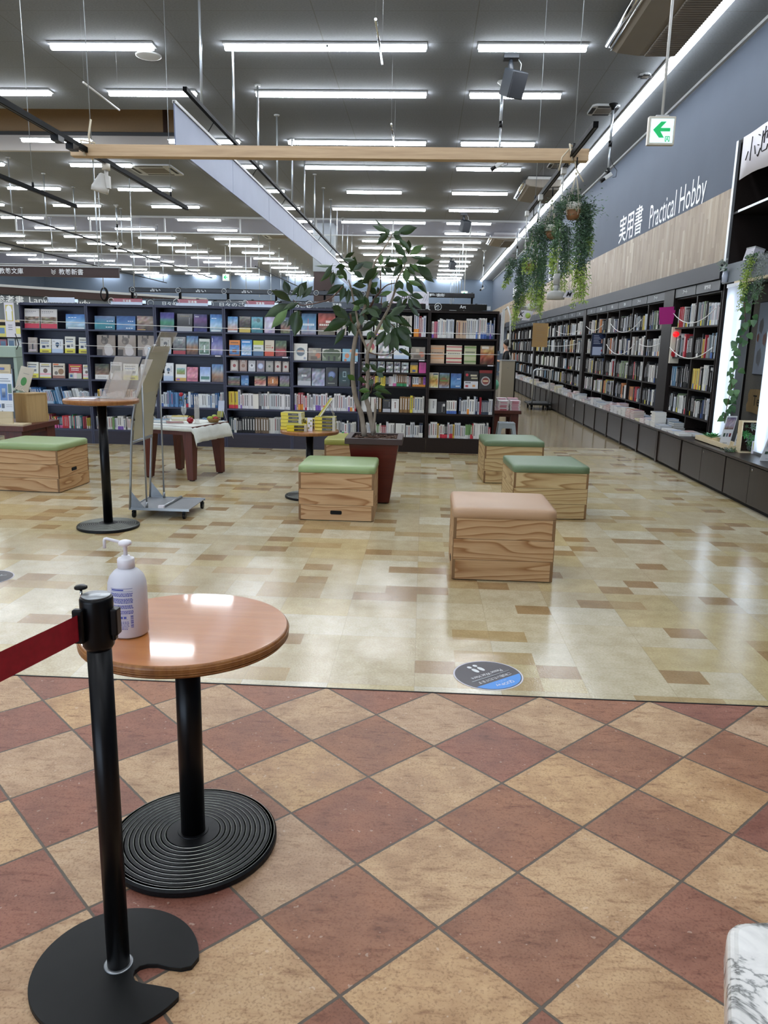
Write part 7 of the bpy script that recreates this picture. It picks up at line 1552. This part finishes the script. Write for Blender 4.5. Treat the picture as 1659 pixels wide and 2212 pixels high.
m_ = M(); T = Matrix(((0, 0, 1, 0), (1, 0, 0, 0), (0, 1, 0, 0), (0, 0, 0, 1))); m_.prism([(.62, .02), (.64, .1), (.60, .15), (.62, .22), (.58, .28), (.4, .29), (.2, .27), (.02, .28), (0, .05), (.2, 0), (.45, .02)], 0, .025, 'beech', T=T); m_.build('slab', t); m_ = M(); m_.text('Te', (-.004, .46, .1), (0, -1, 0), (0, 0, 1), .12, 'ink'); m_.build('lettering', t)
# wooden tray, succulent, brochures, planted frame
t = thing('wooden_tray', 'long shallow pale wooden tray on the counter in front of the first lit pillar', 'tray', (3.26, 8.32, .4705))
m_ = M(); m_.box(0, .2, 0, 1.02, 0, .01, 'palewood'); m_.build('bottom', t)
for (a, b2, c, d) in ((0, .012, 0, 1.02), (.188, .2, 0, 1.02), (.012, .188, 0, .012), (.012, .188, 1.008, 1.02)): M().box(a, b2, c, d, .0, .06, 'palewood').build('side', t)
TZ2 = .4815
def rosette(name, x, y, z, R_, mat, lab, n=26, cat='succulent'):
    t = thing(name, lab, cat, (x, y, z)); rg = random.Random(int(x * 100))
    for k in range(n):
        a = k * 2.4; f = k / n; r_ = R_ * (1 - .75 * f); el = .3 + 1.0 * f
        b3 = Vector((0, 0, R_ * .25)); t3 = Vector((math.cos(a) * r_ * math.cos(el * .8), math.sin(a) * r_ * math.cos(el * .8), R_ * .3 + r_ * math.sin(el) * .8)); d = t3 - b3; sd = Vector((-math.sin(a), math.cos(a), 0)) * R_ * .22 * (1 - .4 * f)
        q = M(); q.add([b3 - sd * .4, b3 + sd * .4, b3 + d * .6 + sd, b3 + d * .6 - sd, t3, b3 + d * .6 + Vector((0, 0, -R_ * .08))], [(0, 1, 2, 3), (3, 2, 4), (0, 3, 5), (1, 5, 2), (3, 4, 5), (2, 5, 4)], mat); q.build('leaf', t)
rosette('succulent', 3.36, 9.08, TZ2 + .01, .14, 'succulent', 'bright green artificial succulent in the wooden tray')
def brochure(x, y, z, w_, h_, tilt, lab, cols, rz=0.0):
    t = thing('brochure', lab, 'brochure', (x, y, z), rz, 'brochures on the counter'); T = Matrix.Rotation(-.12, 4, 'X') @ Matrix(((1, 0, tilt, 0), (0, 1, 0, 0), (0, 0, 1, 0), (0, 0, 0, 1)))
    M().box(0, w_, 0, .006, 0, h_, 'print', 'd3d6d8', T=T).build('sheet', t)
    m_ = M(); m_.grid(T @ Vector((w_ * .08, -.002, h_ * .55)), T.to_3x3() @ Vector((w_ * .84, 0, 0)), T.to_3x3() @ Vector((0, 0, h_ * .4)), 6, 6, grad(cols, .09), 'print')
    for k, c in enumerate(('3c5044', '6c7480', '6c2c30')): m_.box(w_ * (.14 + .27 * k), w_ * (.32 + .27 * k), -.002, 0, h_ * .3, h_ * .42, 'print', c, T=T)
    m_.box(w_ * .3, w_ * .7, -.002, 0, h_ * .08, h_ * .1, 'print', '8c9090', T=T); m_.build('print', t)
    m_ = M(); m_.box(w_ * .4, w_ * .6, .006, .06, 0, .004, 'chrome'); m_.tube([(w_ * .5, .06, .004), T @ Vector((w_ * .5, .01, h_ * .5))], .003, 'chrome', 5); m_.build('easel', t)
brochure(3.31, 8.72, TZ2, .115, .33, .22, 'tall white brochure with a room photo and three small pictures in the wooden tray', ['5c5c74', '9c8c98', 'a8a0b0', '6c5044'])
brochure(3.40, 8.55, TZ2, .07, .26, .25, 'narrow brochure behind the tall one in the wooden tray', ['2c3858', '9ca8b8', 'c8d4dc'])
m_ = M(); m_.box(0, .14, 0, .1, 0, .006, 'print', 'c8d0d8'); m_.build('leaflet', loc=(3.29, 8.78, TZ2), rz=.3, label='pale leaflet lying flat in the wooden tray', cat='leaflet')
t = thing('planted_frame', 'pale wooden box frame filled with succulents and grey leaves at the right edge', 'planter', (3.33, 8.2, .4705)); 
for (a, b2, c, d) in ((0, .34, 0, .012), (0, .34, .32, .332), (0, .012, .012, .32), (.328, .34, .012, .32)): M().box(a, b2, 0, .1, c, d, 'palewood').build('side', t)
M().box(.012, .328, .085, .095, .012, .32, 'soil').build('backing', t)
pr = random.Random(9)
for k in range(46):
    x_, z_ = pr.uniform(.03, .31), pr.uniform(.04, .31); mt = pr.choice(['ivy', 'silver_leaf', 'silver_leaf', 'fern_dark', 'succulent', 'fern']); q = M(); s_ = pr.uniform(.025, .05); a0 = pr.uniform(0, 6)
    for j in range(6):
        a = a0 + j * PI / 3; q.add([(x_, .03, z_), (x_ + s_ * .5 * math.cos(a - .45), .01, z_ + s_ * .5 * math.sin(a - .45)), (x_ + s_ * math.cos(a), -.005 + pr.uniform(-.02, .01), z_ + s_ * math.sin(a)), (x_ + s_ * .5 * math.cos(a + .45), .01, z_ + s_ * .5 * math.sin(a + .45))], [(0, 1, 2, 3)], mt)
    q.build('leaf_rosette', t)
t = thing('plant_card', 'small white card with a yellow picture in front of the planted frame', 'card', (3.44, 8.16, .4705)); M().box(0, .07, 0, .012, 0, .13, 'paper_white').build('card', t); M().box(.008, .062, -.002, 0, .04, .12, 'print', 'b0b060').build('picture', t)
brochure(3.30, 7.62, .4705, .16, .22, .3, 'brochure on a wire easel cut by the right edge of the picture', ['1c2444', '9ca8b8', 'd0d4d8'])
def sprig(name, base, lab, n=60, R_=.1, mats=('fern', 'fern_dark'), down=0.0, cat='plant', leafw=.004, L_=.03):
    t = thing(name, lab, cat, base); m_ = M(); g = random.Random(n)
    for k in range(n):
        a, e = g.uniform(0, 6.28), g.uniform(-.4, .9); r_ = g.uniform(.2, 1) * R_; p = Vector((math.cos(a) * math.cos(e) * r_, math.sin(a) * math.cos(e) * r_, abs(math.sin(e)) * r_ * .6 - down * r_)); d = Vector((g.uniform(-1, 1), g.uniform(-1, 1), g.uniform(-.5, .8))).normalized() * L_; s_ = d.cross(Vector((g.uniform(-1, 1), g.uniform(-1, 1), 1))).normalized() * leafw
        m_.add([p - s_ * .3, p + d * .5 - s_, p + d, p + d * .5 + s_], [(0, 1, 2, 3)], g.choice(mats))
    m_.build('foliage', t, kind='stuff'); return t
sprig('artificial_sprig', (3.27, 8.30, .473), 'grey green artificial sprig spilling on the counter beside the tray', 220, .09, ('silver_leaf', 'fern'))
# ivy garland
t = thing('ivy_garland', 'variegated ivy garland hanging beside the first lit pillar', 'plant')
ig = random.Random(21); path = [(3.47, 8.93, 2.24), (3.48, 8.90, 2.05), (3.49, 8.84, 1.85), (3.46, 8.86, 1.65), (3.42, 8.88, 1.5), (3.43, 8.86, 1.3), (3.44, 8.88, 1.1), (3.42, 8.9, .9), (3.40, 8.88, .74)]
M().tube(path, .004, 'stem', 5).build('stem', t)
for k in range(58):
    s_ = k / 58 * (len(path) - 1); i = min(int(s_), len(path) - 2); f = s_ - i; p = Vector(path[i]).lerp(Vector(path[i + 1]), f) + Vector((ig.uniform(-.04, .05), ig.uniform(-.04, .04), ig.uniform(-.02, .02)))
    if s_ < 4: p.x += ig.uniform(-.02, .06)
    a = ig.uniform(-2.6, -.5); L_ = ig.uniform(.06, .095); u = Vector((math.cos(a), -.15, math.sin(a))).normalized(); v = Vector((-u.z, ig.uniform(-.5, .1), u.x)).normalized()
    sh = [(0, 0), (.05, .35), (.3, .42), (.6, .26), (1.0, 0), (.6, -.26), (.3, -.42), (.05, -.35)]
    q = M(); q.add([p + u * (a_ * L_) + v * (b2 * L_) + Vector((0, -.012 * abs(b2) * 2, 0)) for a_, b2 in sh], [(0, 1, 2, 3, 4, 5, 6, 7)], 'ivy')
    q.add([p + u * (a_ * L_ * .55 + .2 * L_) + v * (b2 * L_ * .4) + Vector((0, -.002, 0)) for a_, b2 in sh], [(0, 1, 2, 3, 4, 5, 6, 7)], 'leaf_light' if ig.random() < .6 else 'fern_tip'); q.build('leaf', t)
# foliage along the header
def strandplant(m, p0, p1, g, n, L_, w_, mats, spread=.03, stem=True):
    p0, p1 = Vector(p0), Vector(p1)
    mid = (p0 + p1) / 2 + Vector((g.uniform(-.02, .02), g.uniform(-.02, .02), 0)); pts = [p0 * (1 - q) ** 2 + mid * 2 * q * (1 - q) + p1 * q * q for q in [i / 8 for i in range(9)]]
    if stem: m.tube(pts, .0015, mats[0], 4)
    for k in range(n):
        q = (k + g.random()) / n; c = p0 * (1 - q) ** 2 + mid * 2 * q * (1 - q) + p1 * q * q; sp = spread * (1 - .5 * q)
        p = c + Vector((g.gauss(0, sp), g.gauss(0, sp), g.uniform(-.01, .01))); d = Vector((g.uniform(-1, 1), g.uniform(-1, 1), g.uniform(-1.2, .4))).normalized() * L_ * g.uniform(.6, 1.3); s_ = d.cross(Vector((g.uniform(-1, 1), g.uniform(-1, 1), .3))).normalized() * w_
        mt = mats[min(len(mats) - 1, int(q * len(mats) + g.uniform(-.4, .4)))] if q > .02 else mats[0]
        m.add([p, p + d * .5 - s_, p + d, p + d * .5 + s_], [(0, 1, 2, 3)], mt)
g = random.Random(31)
t = thing('trailing_fern', 'yellow green trailing fern draped over the alcove header', 'plant'); m_ = M()
for k in range(7): strandplant(m_, (3.43, 8.62 + .03 * k, 2.52), (3.42, 8.72 + .03 * k, 2.52 - .12 - .08 * (k % 4) - .05 * k), g, 120, .028, .006, ['fern', 'fern_tip', 'fern_tip'], .03)
m_.build('foliage', t, kind='stuff')
t = thing('trailing_fern', 'grey green feathery trailing plant at the right edge of the alcove header', 'plant'); m_ = M()
for k in range(6): strandplant(m_, (3.42, 8.32 + .04 * k, 2.5), (3.41, 8.35 + .04 * k, 2.1 - .05 * (k % 3)), g, 110, .03, .004, ['silver_leaf', 'fern'], .03)
m_.build('foliage', t, kind='stuff')
t = thing('silver_leaf_spray', 'dark grey green leaf spray at the left end of the alcove header', 'plant', (3.44, 9.42, 2.49)); sg = random.Random(4)
for k in range(26):
    a, e = sg.uniform(0, 6.28), sg.uniform(-.9, 1.1); L_ = sg.uniform(.05, .09); p = Vector((sg.uniform(-.04, 0), sg.uniform(-.12, .12), sg.uniform(-.05, .06))); d = Vector((-abs(math.cos(a)) * .6, math.sin(a), math.sin(e))).normalized() * L_; s_ = d.cross(Vector((1, .2, .1))).normalized() * L_ * .25
    q = M(); q.add([p, p + d * .4 - s_, p + d, p + d * .4 + s_], [(0, 1, 2, 3)], 'silver_leaf' if k % 3 else 'fern_dark'); q.build('leaf', t)

# ------------------------------------------------------------------ hanging planters under the right track
hp = [(1.16, 6.60, 2.60, [(0.11, .02, 1.83, 5), (-.14, .0, 2.10, 3), (.15, .05, 2.25, 3), (.05, 0, 2.0, 3)], 'nearest'), (1.16, 7.78, 2.60, [(-.13, 0, 1.86, 4), (-.05, -.03, 1.80, 4), (.12, 0, 2.0, 4), (.2, 0, 2.2, 3), (-.2, 0, 2.2, 2)], 'middle'), (1.14, 8.92, 2.42, [(-.16, 0, 1.72, 5), (-.02, 0, 1.95, 3), (.12, 0, 1.95, 3), (-.25, 0, 2.15, 2)], 'farthest')]
for i, (x, y, z, strands, nm) in enumerate(hp):
    g = random.Random(200 + i)
    t = thing('hanging_planter', '%s hanging pot of trailing asparagus fern under the right track' % nm, 'plant', (x, y, 0), group='hanging planters under the right track')
    m_ = M(); m_.lathe([(.001, z - .085), (.045, z - .085), (.056, z - .06), (.060, z - .015)], 'pot_brown', 24); m_.lathe([(.060, z - .015), (.064, z + .04), (.060, z + .042), (.056, z), (.001, z)], 'pot_white', 24); m_.build('pot', t, label='white and brown pot')
    m_ = M()
    for k in range(4):
        a = k * PI / 2 + .4; m_.tube([(0, 0, z - .09), (.062 * math.cos(a), .062 * math.sin(a), z - .05), (.066 * math.cos(a), .066 * math.sin(a), z + .02), (.0, 0, z + .26), (0, 0, 2.97)], .0028, 'rope', 4)
    m_.tube([(0, 0, 2.9), (0, 0, 2.98)], .006, 'black_metal', 6); m_.ball((0, 0, z + .26), .012, 'rope', 8); m_.build('macrame_rope', t)
    m_ = M()
    for k in range(1400):
        a = g.uniform(0, 6.28); r_ = abs(g.gauss(0, .09)); p = Vector((r_ * math.cos(a) * 1.25, r_ * math.sin(a), z + .05 + g.gauss(0, .045) - r_ * .3)); d = Vector((math.cos(a), math.sin(a), g.uniform(-.8, .8))).normalized() * g.uniform(.015, .035); s_ = d.cross(Vector((g.uniform(-1, 1), g.uniform(-1, 1), 1))).normalized() * .0042
        m_.add([p, p + d * .5 - s_, p + d, p + d * .5 + s_], [(0, 1, 2, 3)], 'fern_dark' if g.random() < .5 else 'fern')
    for (dx, dy, ze, n_) in strands:
        for k in range(n_):
            ox = g.gauss(0, .02)
            strandplant(m_, (dx * .75 + ox, dy + g.gauss(0, .02), z + .04), (dx + ox * 1.2, dy + g.gauss(0, .02), ze + g.uniform(0, .12) * (k > 0)), g, 330, .034, .0044, ['fern_dark', 'fern', 'fern', 'fern_tip'], .024)
    m_.build('foliage', t, kind='stuff')
for i, (x, y, z) in enumerate(((1.12, 6.97, 1.92), (1.10, 8.15, 1.88), (1.09, 9.10, 1.90))):
    t = thing('pendant_lamp', 'grey pendant lamp hanging from the right track, %s from the front' % ordn(i), 'lamp', (x, y, 0), group='grey pendant lamps')
    M().tube([(0, 0, z + .19), (0, 0, 2.96)], .006, 'white_paint', 8).build('cord', t); M().box(-.02, .02, -.03, .03, 2.93, 2.98, 'white_paint').build('track_adapter', t)
    m_ = M(); m_.lathe([(.028, z + .12), (.028, z + .21), (.001, z + .212)], 'ac_white', 24); m_.build('cap', t)
    m_ = M(); m_.lathe([(.022, z + .06), (.022, z + .12)], 'ac_white', 20); m_.tube([(.022, 0, z + .12), (.035, 0, z + .07)], .004, 'ac_white', 6); m_.build('neck', t)
    m_ = M(); m_.lathe([(.03, z + .07), (.07, z + .055), (.076, z + .05), (.076, z - .005), (.072, z - .005), (.07, z + .04), (.001, z + .045)], 'ac_white', 32); m_.build('shade', t)
def hang_card(x, y, z, txt, lab, w_=.09, h_=.06, rot=.3, mat='paper_white'):
    t = thing('hanging_card', lab, 'card', (x, y, z), rot, 'letter cards hung near the plants')
    T = Matrix(((1, 0, .5, 0), (0, 1, 0, 0), (0, .0, 1, 0), (0, 0, 0, 1))); m_ = M(); m_.box(-w_ / 2, w_ / 2, 0, .003, -h_ / 2, h_ / 2, mat, T=T); m_.build('card', t)
    m_ = M()
    if txt: m_.text(txt, T @ Vector((0, -.003, -h_ * .35)), (1, 0, 0), (.4, 0, 1), h_ * .7, 'ink', bold=.02, center=True)
    else: m_.ball((0, 0, .0), h_ * .3, 'fern_tip', 10)
    m_.build('print', t); M().tube([(0, 0, h_ / 2), ((1.12 - x) * math.cos(rot), -(1.12 - x) * math.sin(rot), 2.985 - z)], .0012, 'wire', 4).build('thread', t)
hang_card(1.215, 6.85, 1.955, 'M', 'white card with a black letter M hanging in front of the wood panels', .085, .06)
hang_card(1.05, 8.7, 1.86, 'K', 'white card with a black letter K among the farthest plant', .06, .08); hang_card(1.14, 8.38, 1.93, '', 'pale card hanging between the middle plant and the lamps', .05, .12, 1.0); hang_card(1.1, 8.6, 1.84, '', 'white card with a lemon picture under the second pendant lamp', .09, .1)
t = thing('kraft_notice', 'brown paper notice hanging in front of the wall bookcases', 'notice', (1.89, 14, 1.52)); M().box(0, .27, 0, .004, 0, .41, 'kraft').build('sheet', t); m_ = M()
for k in range(8): m_.box(.06, .06 + .1 + .03 * (k % 3), -.002, 0, .35 - .035 * k, .353 - .035 * k, 'bark')
m_.build('lettering', t); m_ = M(); m_.tube([(.02, .002, .41), (.02, .002, 3.48)], .001, 'wire', 4); m_.tube([(.25, .002, .41), (.25, .002, 3.48)], .001, 'wire', 4); m_.build('threads', t)

# ------------------------------------------------------------------ aisle: trolley, stool, low table, person
t = thing('platform_trolley', 'black platform trolley with a tall chrome handle in the right aisle', 'trolley', (2.62, 19.3, 0)); M().box(0, .56, 0, .9, .12, .17, 'black_rubber').build('platform', t, bevel=.01)
M().tube([(.08, .06, .15), (.08, .05, .93), (.095, .05, .97), (.13, .05, .99), (.43, .05, .99), (.465, .05, .97), (.48, .05, .93), (.48, .06, .15)], .018, 'pole_metal', 10).build('handle', t)
for (x, y) in ((.08, .1), (.47, .1), (.08, .78), (.47, .78)): q = M(); q.tube([(x - .02, y, .05), (x + .02, y, .05)], .05, 'black_metal', 18); q.box(x - .03, x + .03, y - .03, y + .03, .07, .12, 'black_metal'); q.build('wheel', t)
t = thing('step_stool', 'light grey plastic stool behind the sage cushioned seats', 'stool', (1.34, 12.35, 0))
m_ = M(); m_.prism([(-.13, -.11), (.13, -.11), (.13, .11), (-.13, .11)], .31, .335, 'stool_plastic')
for k in range(9): m_.box(-.12 + k * .028, -.11 + k * .028, -.112, .11, .335, .342, 'stool_plastic')
m_.build('seat', t, bevel=.008)
for sx in (-1, 1):
    for sy in (-1, 1):
        q = M(); vs = [(sx * .17, sy * .14, 0), (sx * .115, sy * .14, 0), (sx * .115, sy * .10, 0), (sx * .17, sy * .10, 0), (sx * .13, sy * .11, .31), (sx * .07, sy * .11, .31), (sx * .07, sy * .07, .31), (sx * .13, sy * .07, .31)]
        q.add(vs, [(3, 2, 1, 0), (4, 5, 6, 7), (0, 1, 5, 4), (1, 2, 6, 5), (2, 3, 7, 6), (3, 0, 4, 7)], 'stool_plastic'); q.build('leg', t)
q = M(); q.box(-.12, .12, -.112, -.1, .25, .31, 'stool_plastic'); q.box(-.12, .12, .1, .112, .25, .31, 'stool_plastic'); q.build('skirt', t)
t = leg_table(1.1, 1.62, 12.75, 13.6, .49, .055, 'dark reddish low table behind the right end of the long bookcase', lw=.13, taper=.9); t['label'] = 'dark reddish low table behind the right end of the long bookcase'
sr2 = random.Random(5)
for j, (x, y) in enumerate(((1.24, 12.78), (1.43, 12.80), (1.24, 13.05), (1.43, 13.08))):
    zz = .4905
    for k in range(7 if j < 2 else 8):
        m_ = M(); c = sr2.choice(['d8d0d4', 'd4c0c8', 'c87088', 'd8d6d6']); h_ = .022; m_.box(0, .17, 0, .22, 0, .003, 'print', c); m_.box(0, .17, 0, .22, h_ - .003, h_, 'print', c); m_.box(.002, .168, .003, .218, .003, h_ - .003, 'print', 'd8d4d0'); m_.box(.03, .14, -.0006, 0, .005, .017, 'print', sr2.choice(['c87088', 'd0ccd0', 'b03848'])) 
        m_.build('stacked_book', loc=(x + sr2.uniform(-.006, .006), y, zz), label='pinkish white book on the low aisle table, %s up in the %s stack' % (ordn(k), ('front left', 'front right', 'rear left', 'rear right')[j]), cat='book', group='pinkish white books on the low aisle table'); zz += h_ + .0006
t = thing('balloon', 'mint green balloon by the end of the long bookcase', 'balloon', (1.27, 14.1, .74)); M().ball((0, 0, .1), .09, 'mint', 16, sz=1.2).build('balloon', t); M().tube([(0, 0, -.02), (.02, 0, -.3), (0, 0, -.74)], .002, 'wire', 4).build('string', t)
t = thing('office_cabinet', 'beige steel cabinet in the far aisle with a dark edge', 'cabinet', (2.12, 21.5, 0)); M().box(0, .36, 0, .6, .02, 1.14, 'beige_cabinet').build('body', t, bevel=.006); M().box(.36, .39, 0, .6, 0, 1.16, 'black_metal').build('end_panel', t); M().box(-.01, .4, -.01, .61, 1.14, 1.165, 'alu').build('top', t); M().box(.15, .19, -.004, 0, .95, .96, 'chrome').build('handle', t)
# person
def skin_obj(name, vs, es, rad, mat, parent, sub=2):
    me = bpy.data.meshes.new(name); me.from_pydata(vs, es, []); ob = bpy.data.objects.new(name, me); COL.objects.link(ob); me.materials.append(MATS[mat])
    if parent: ob.parent = parent
    s_ = ob.modifiers.new('skin', 'SKIN'); s_.use_smooth_shade = True
    if not me.skin_vertices: me.attributes.new('skin_vertex', 'FLOAT', 'POINT') if False else None
    return ob, s_
def skinned(name, vs, es, rad, mat, parent):
    me = bpy.data.meshes.new(name); me.from_pydata(vs, es, []); ob = bpy.data.objects.new(name, me); COL.objects.link(ob); me.materials.append(MATS[mat]); ob.parent = parent
    bpy.context.view_layer.objects.active = ob
    s_ = ob.modifiers.new('skin', 'SKIN'); s_.use_smooth_shade = True
    sv = me.skin_vertices[0].data if len(me.skin_vertices) else None
    if sv:
        for i, r_ in enumerate(rad): sv[i].radius = (r_, r_)
        sv[0].use_root = True
    q = ob.modifiers.new('sub', 'SUBSURF'); q.levels = 2; q.render_levels = 2
    return ob
P = thing('person', 'person with dark tied hair, dark jacket and white collar behind the beige cabinet', 'person', (2.34, 22.6, 0))
bv = [(0, 0, .95), (0, 0, 1.08), (0, 0, 1.22), (0, 0, 1.36), (-.01, 0, 1.45), (-.03, 0, 1.53), (-.035, 0, 1.62), (-.02, 0, 1.66),
      (.0, .16, 1.37), (-.02, .2, 1.2), (-.06, .22, 1.08), (-.2, .16, 1.12), (-.27, .12, 1.13), (0, -.16, 1.37), (-.02, -.2, 1.2), (-.06, -.22, 1.08), (-.2, -.16, 1.12), (-.27, -.12, 1.13),
      (0, .09, .86), (.01, .1, .48), (.02, .1, .08), (-.12, .11, .03), (0, -.09, .86), (.01, -.1, .48), (.02, -.1, .08), (-.12, -.11, .03)]
be = [(0, 1), (1, 2), (2, 3), (3, 4), (4, 5), (5, 6), (6, 7), (3, 8), (8, 9), (9, 10), (10, 11), (11, 12), (3, 13), (13, 14), (14, 15), (15, 16), (16, 17), (0, 18), (18, 19), (19, 20), (20, 21), (0, 22), (22, 23), (23, 24), (24, 25)]
br = [.11, .095, .11, .10, .045, .07, .08, .05, .05, .04, .035, .028, .02, .05, .04, .035, .028, .02, .075, .055, .04, .03, .075, .055, .04, .03]
skinned('body', bv, be, br, 'skin', P)
jb = [0, 1, 2, 3, 8, 9, 10, 11, 13, 14, 15, 16]; mp = {q: i for i, q in enumerate(jb)}
skinned('jacket', [bv[q] for q in jb], [(mp[a], mp[c]) for a, c in be if a in mp and c in mp], [br[q] * 1.22 for q in jb], 'jacket', P)
tb = [0, 18, 19, 20, 22, 23, 24]; mp = {q: i for i, q in enumerate(tb)}
skinned('trousers', [bv[q] for q in tb], [(mp[a], mp[c]) for a, c in be if a in mp and c in mp], [br[q] * 1.2 for q in tb], 'trousers', P)
m_ = M(); m_.lathe([(.085, 1.38), (.07, 1.43), (.055, 1.455), (.05, 1.45)], 'shirt', 16); m_.build('collar', P, label='white collar')
m_ = M(); m_.ball((.0, 0, 1.63), .1, 'hair', 16, sz=1.05); m_.tube([(.07, 0, 1.62), (.13, 0, 1.56), (.14, 0, 1.42), (.13, 0, 1.28)], [.03, .045, .04, .015], 'hair', 10); m_.build('hair', P, label='dark hair tied at the back')
m_ = M(); m_.ball((-.125, 0, 1.575), .013, 'skin', 8); m_.ball((-.1, .03, 1.60), .008, 'ink', 8); m_.ball((-.1, -.03, 1.60), .008, 'ink', 8); m_.box(-.118, -.1, -.018, .018, 1.535, 1.54, 'rose'); m_.build('face_features', P)

# ------------------------------------------------------------------ left background
t = thing('magazine_shelf', 'dark magazine rack with covers at the far left behind the bookcase', 'bookcase', (-8.6, 13.0, 0)); M().box(0, 2.1, .2, .24, 0, 1.75, 'darkwood').build('back_panel', t)
for z in (.4, .75, 1.1, 1.3, 1.5): M().box(0, 2.1, 0, .2, z - .02, z, 'darkwood').build('shelf', t)
M().box(0, .03, 0, .24, 0, 1.75, 'darkwood').build('side_panel', t); M().box(2.07, 2.1, 0, .24, 0, 1.75, 'darkwood').build('side_panel', t)
mr = random.Random(8)
for z in (.75, 1.1, 1.3, 1.5):
    for k in range(14):
        m_ = M(); h_ = min(.2, .16 + mr.uniform(0, .04)); c = mr.choice(['c8b83c', 'd0d0d0', 'a83c4c', '5c7c9c', '7c9c6c', 'd0c8b8', '2c2c34', 'b86c8c']); m_.box(0, .13, 0, .01, 0, h_, 'print', c); m_.box(.02, .11, -.001, 0, h_ * .3, h_ * .8, 'print', mr.choice(['d8d8d4', '8c5c4c', '4c6c8c', 'd8c84c']))
        m_.build('display_magazine', loc=(-8.55 + k * .145, 13.08, z + .002), label='%s magazine, %s from the left on the rack shelf %s cm high' % (cname(c), ordn(k), int(z * 100)), cat='magazine', group='magazines on the far left rack')
t = thing('checkout_counter', 'pale green counter casing at the far left edge', 'counter', (-8.2, 11.9, 0)); M().box(0, 1.85, 0, .7, 1.19, 1.36, 'pale_green').build('hood', t, bevel=.01); M().box(0, .06, .02, .68, 0, 1.19, 'pale_green').build('side_panel', t); M().box(1.80, 1.85, .02, .68, 0, 1.19, 'pale_green').build('side_panel', t); M().box(.0, 1.85, .4, .44, 0, 1.19, 'sign_gray').build('back_panel', t); M().box(.02, 1.83, .02, .68, .68, .72, 'pale_green').build('shelf', t)
t = thing('catalog_box', 'grey and blue box of brochures on the pale green counter', 'box', (-6.75, 11.95, .7205)); m_ = M(); m_.box(0, .3, 0, .2, 0, .3, 'print', '8c90a0'); m_.box(.02, .28, -.002, 0, .2, .28, 'print', '2c3c4c'); m_.box(.2, .3, -.004, -.002, .02, .2, 'print', '5c84b4'); m_.build('body', t); M().box(.0, .3, -.05, 0, .3, .31, 'print', '2c343c').build('flap', t)
for i, (x, y) in enumerate(((-7.2, 17.5), (-6.5, 17.5))):
    t = thing('coiled_cable', 'coil of cable hanging under a thin rail at the left, %s' % ('black one', 'small grey one')[i], 'cable', (x, y, 2.62), group='coiled cables'); m_ = M()
    for k in range(4): m_.tube([((.06 + .01 * k) * math.cos(a * PI / 8) * (1 - .5 * i), .01 * k, -.14 + (.12 + .01 * k) * math.sin(a * PI / 8) * (1 - .4 * i)) for a in range(17)], .008 - .003 * i, 'black_metal' if i == 0 else 'wire', 5, caps=False)
    m_.build('coil', t); M().tube([(0, 0, -.02), (0, 0, ZC - 2.62)], .01, 'pole_metal', 6).build('rod', t)
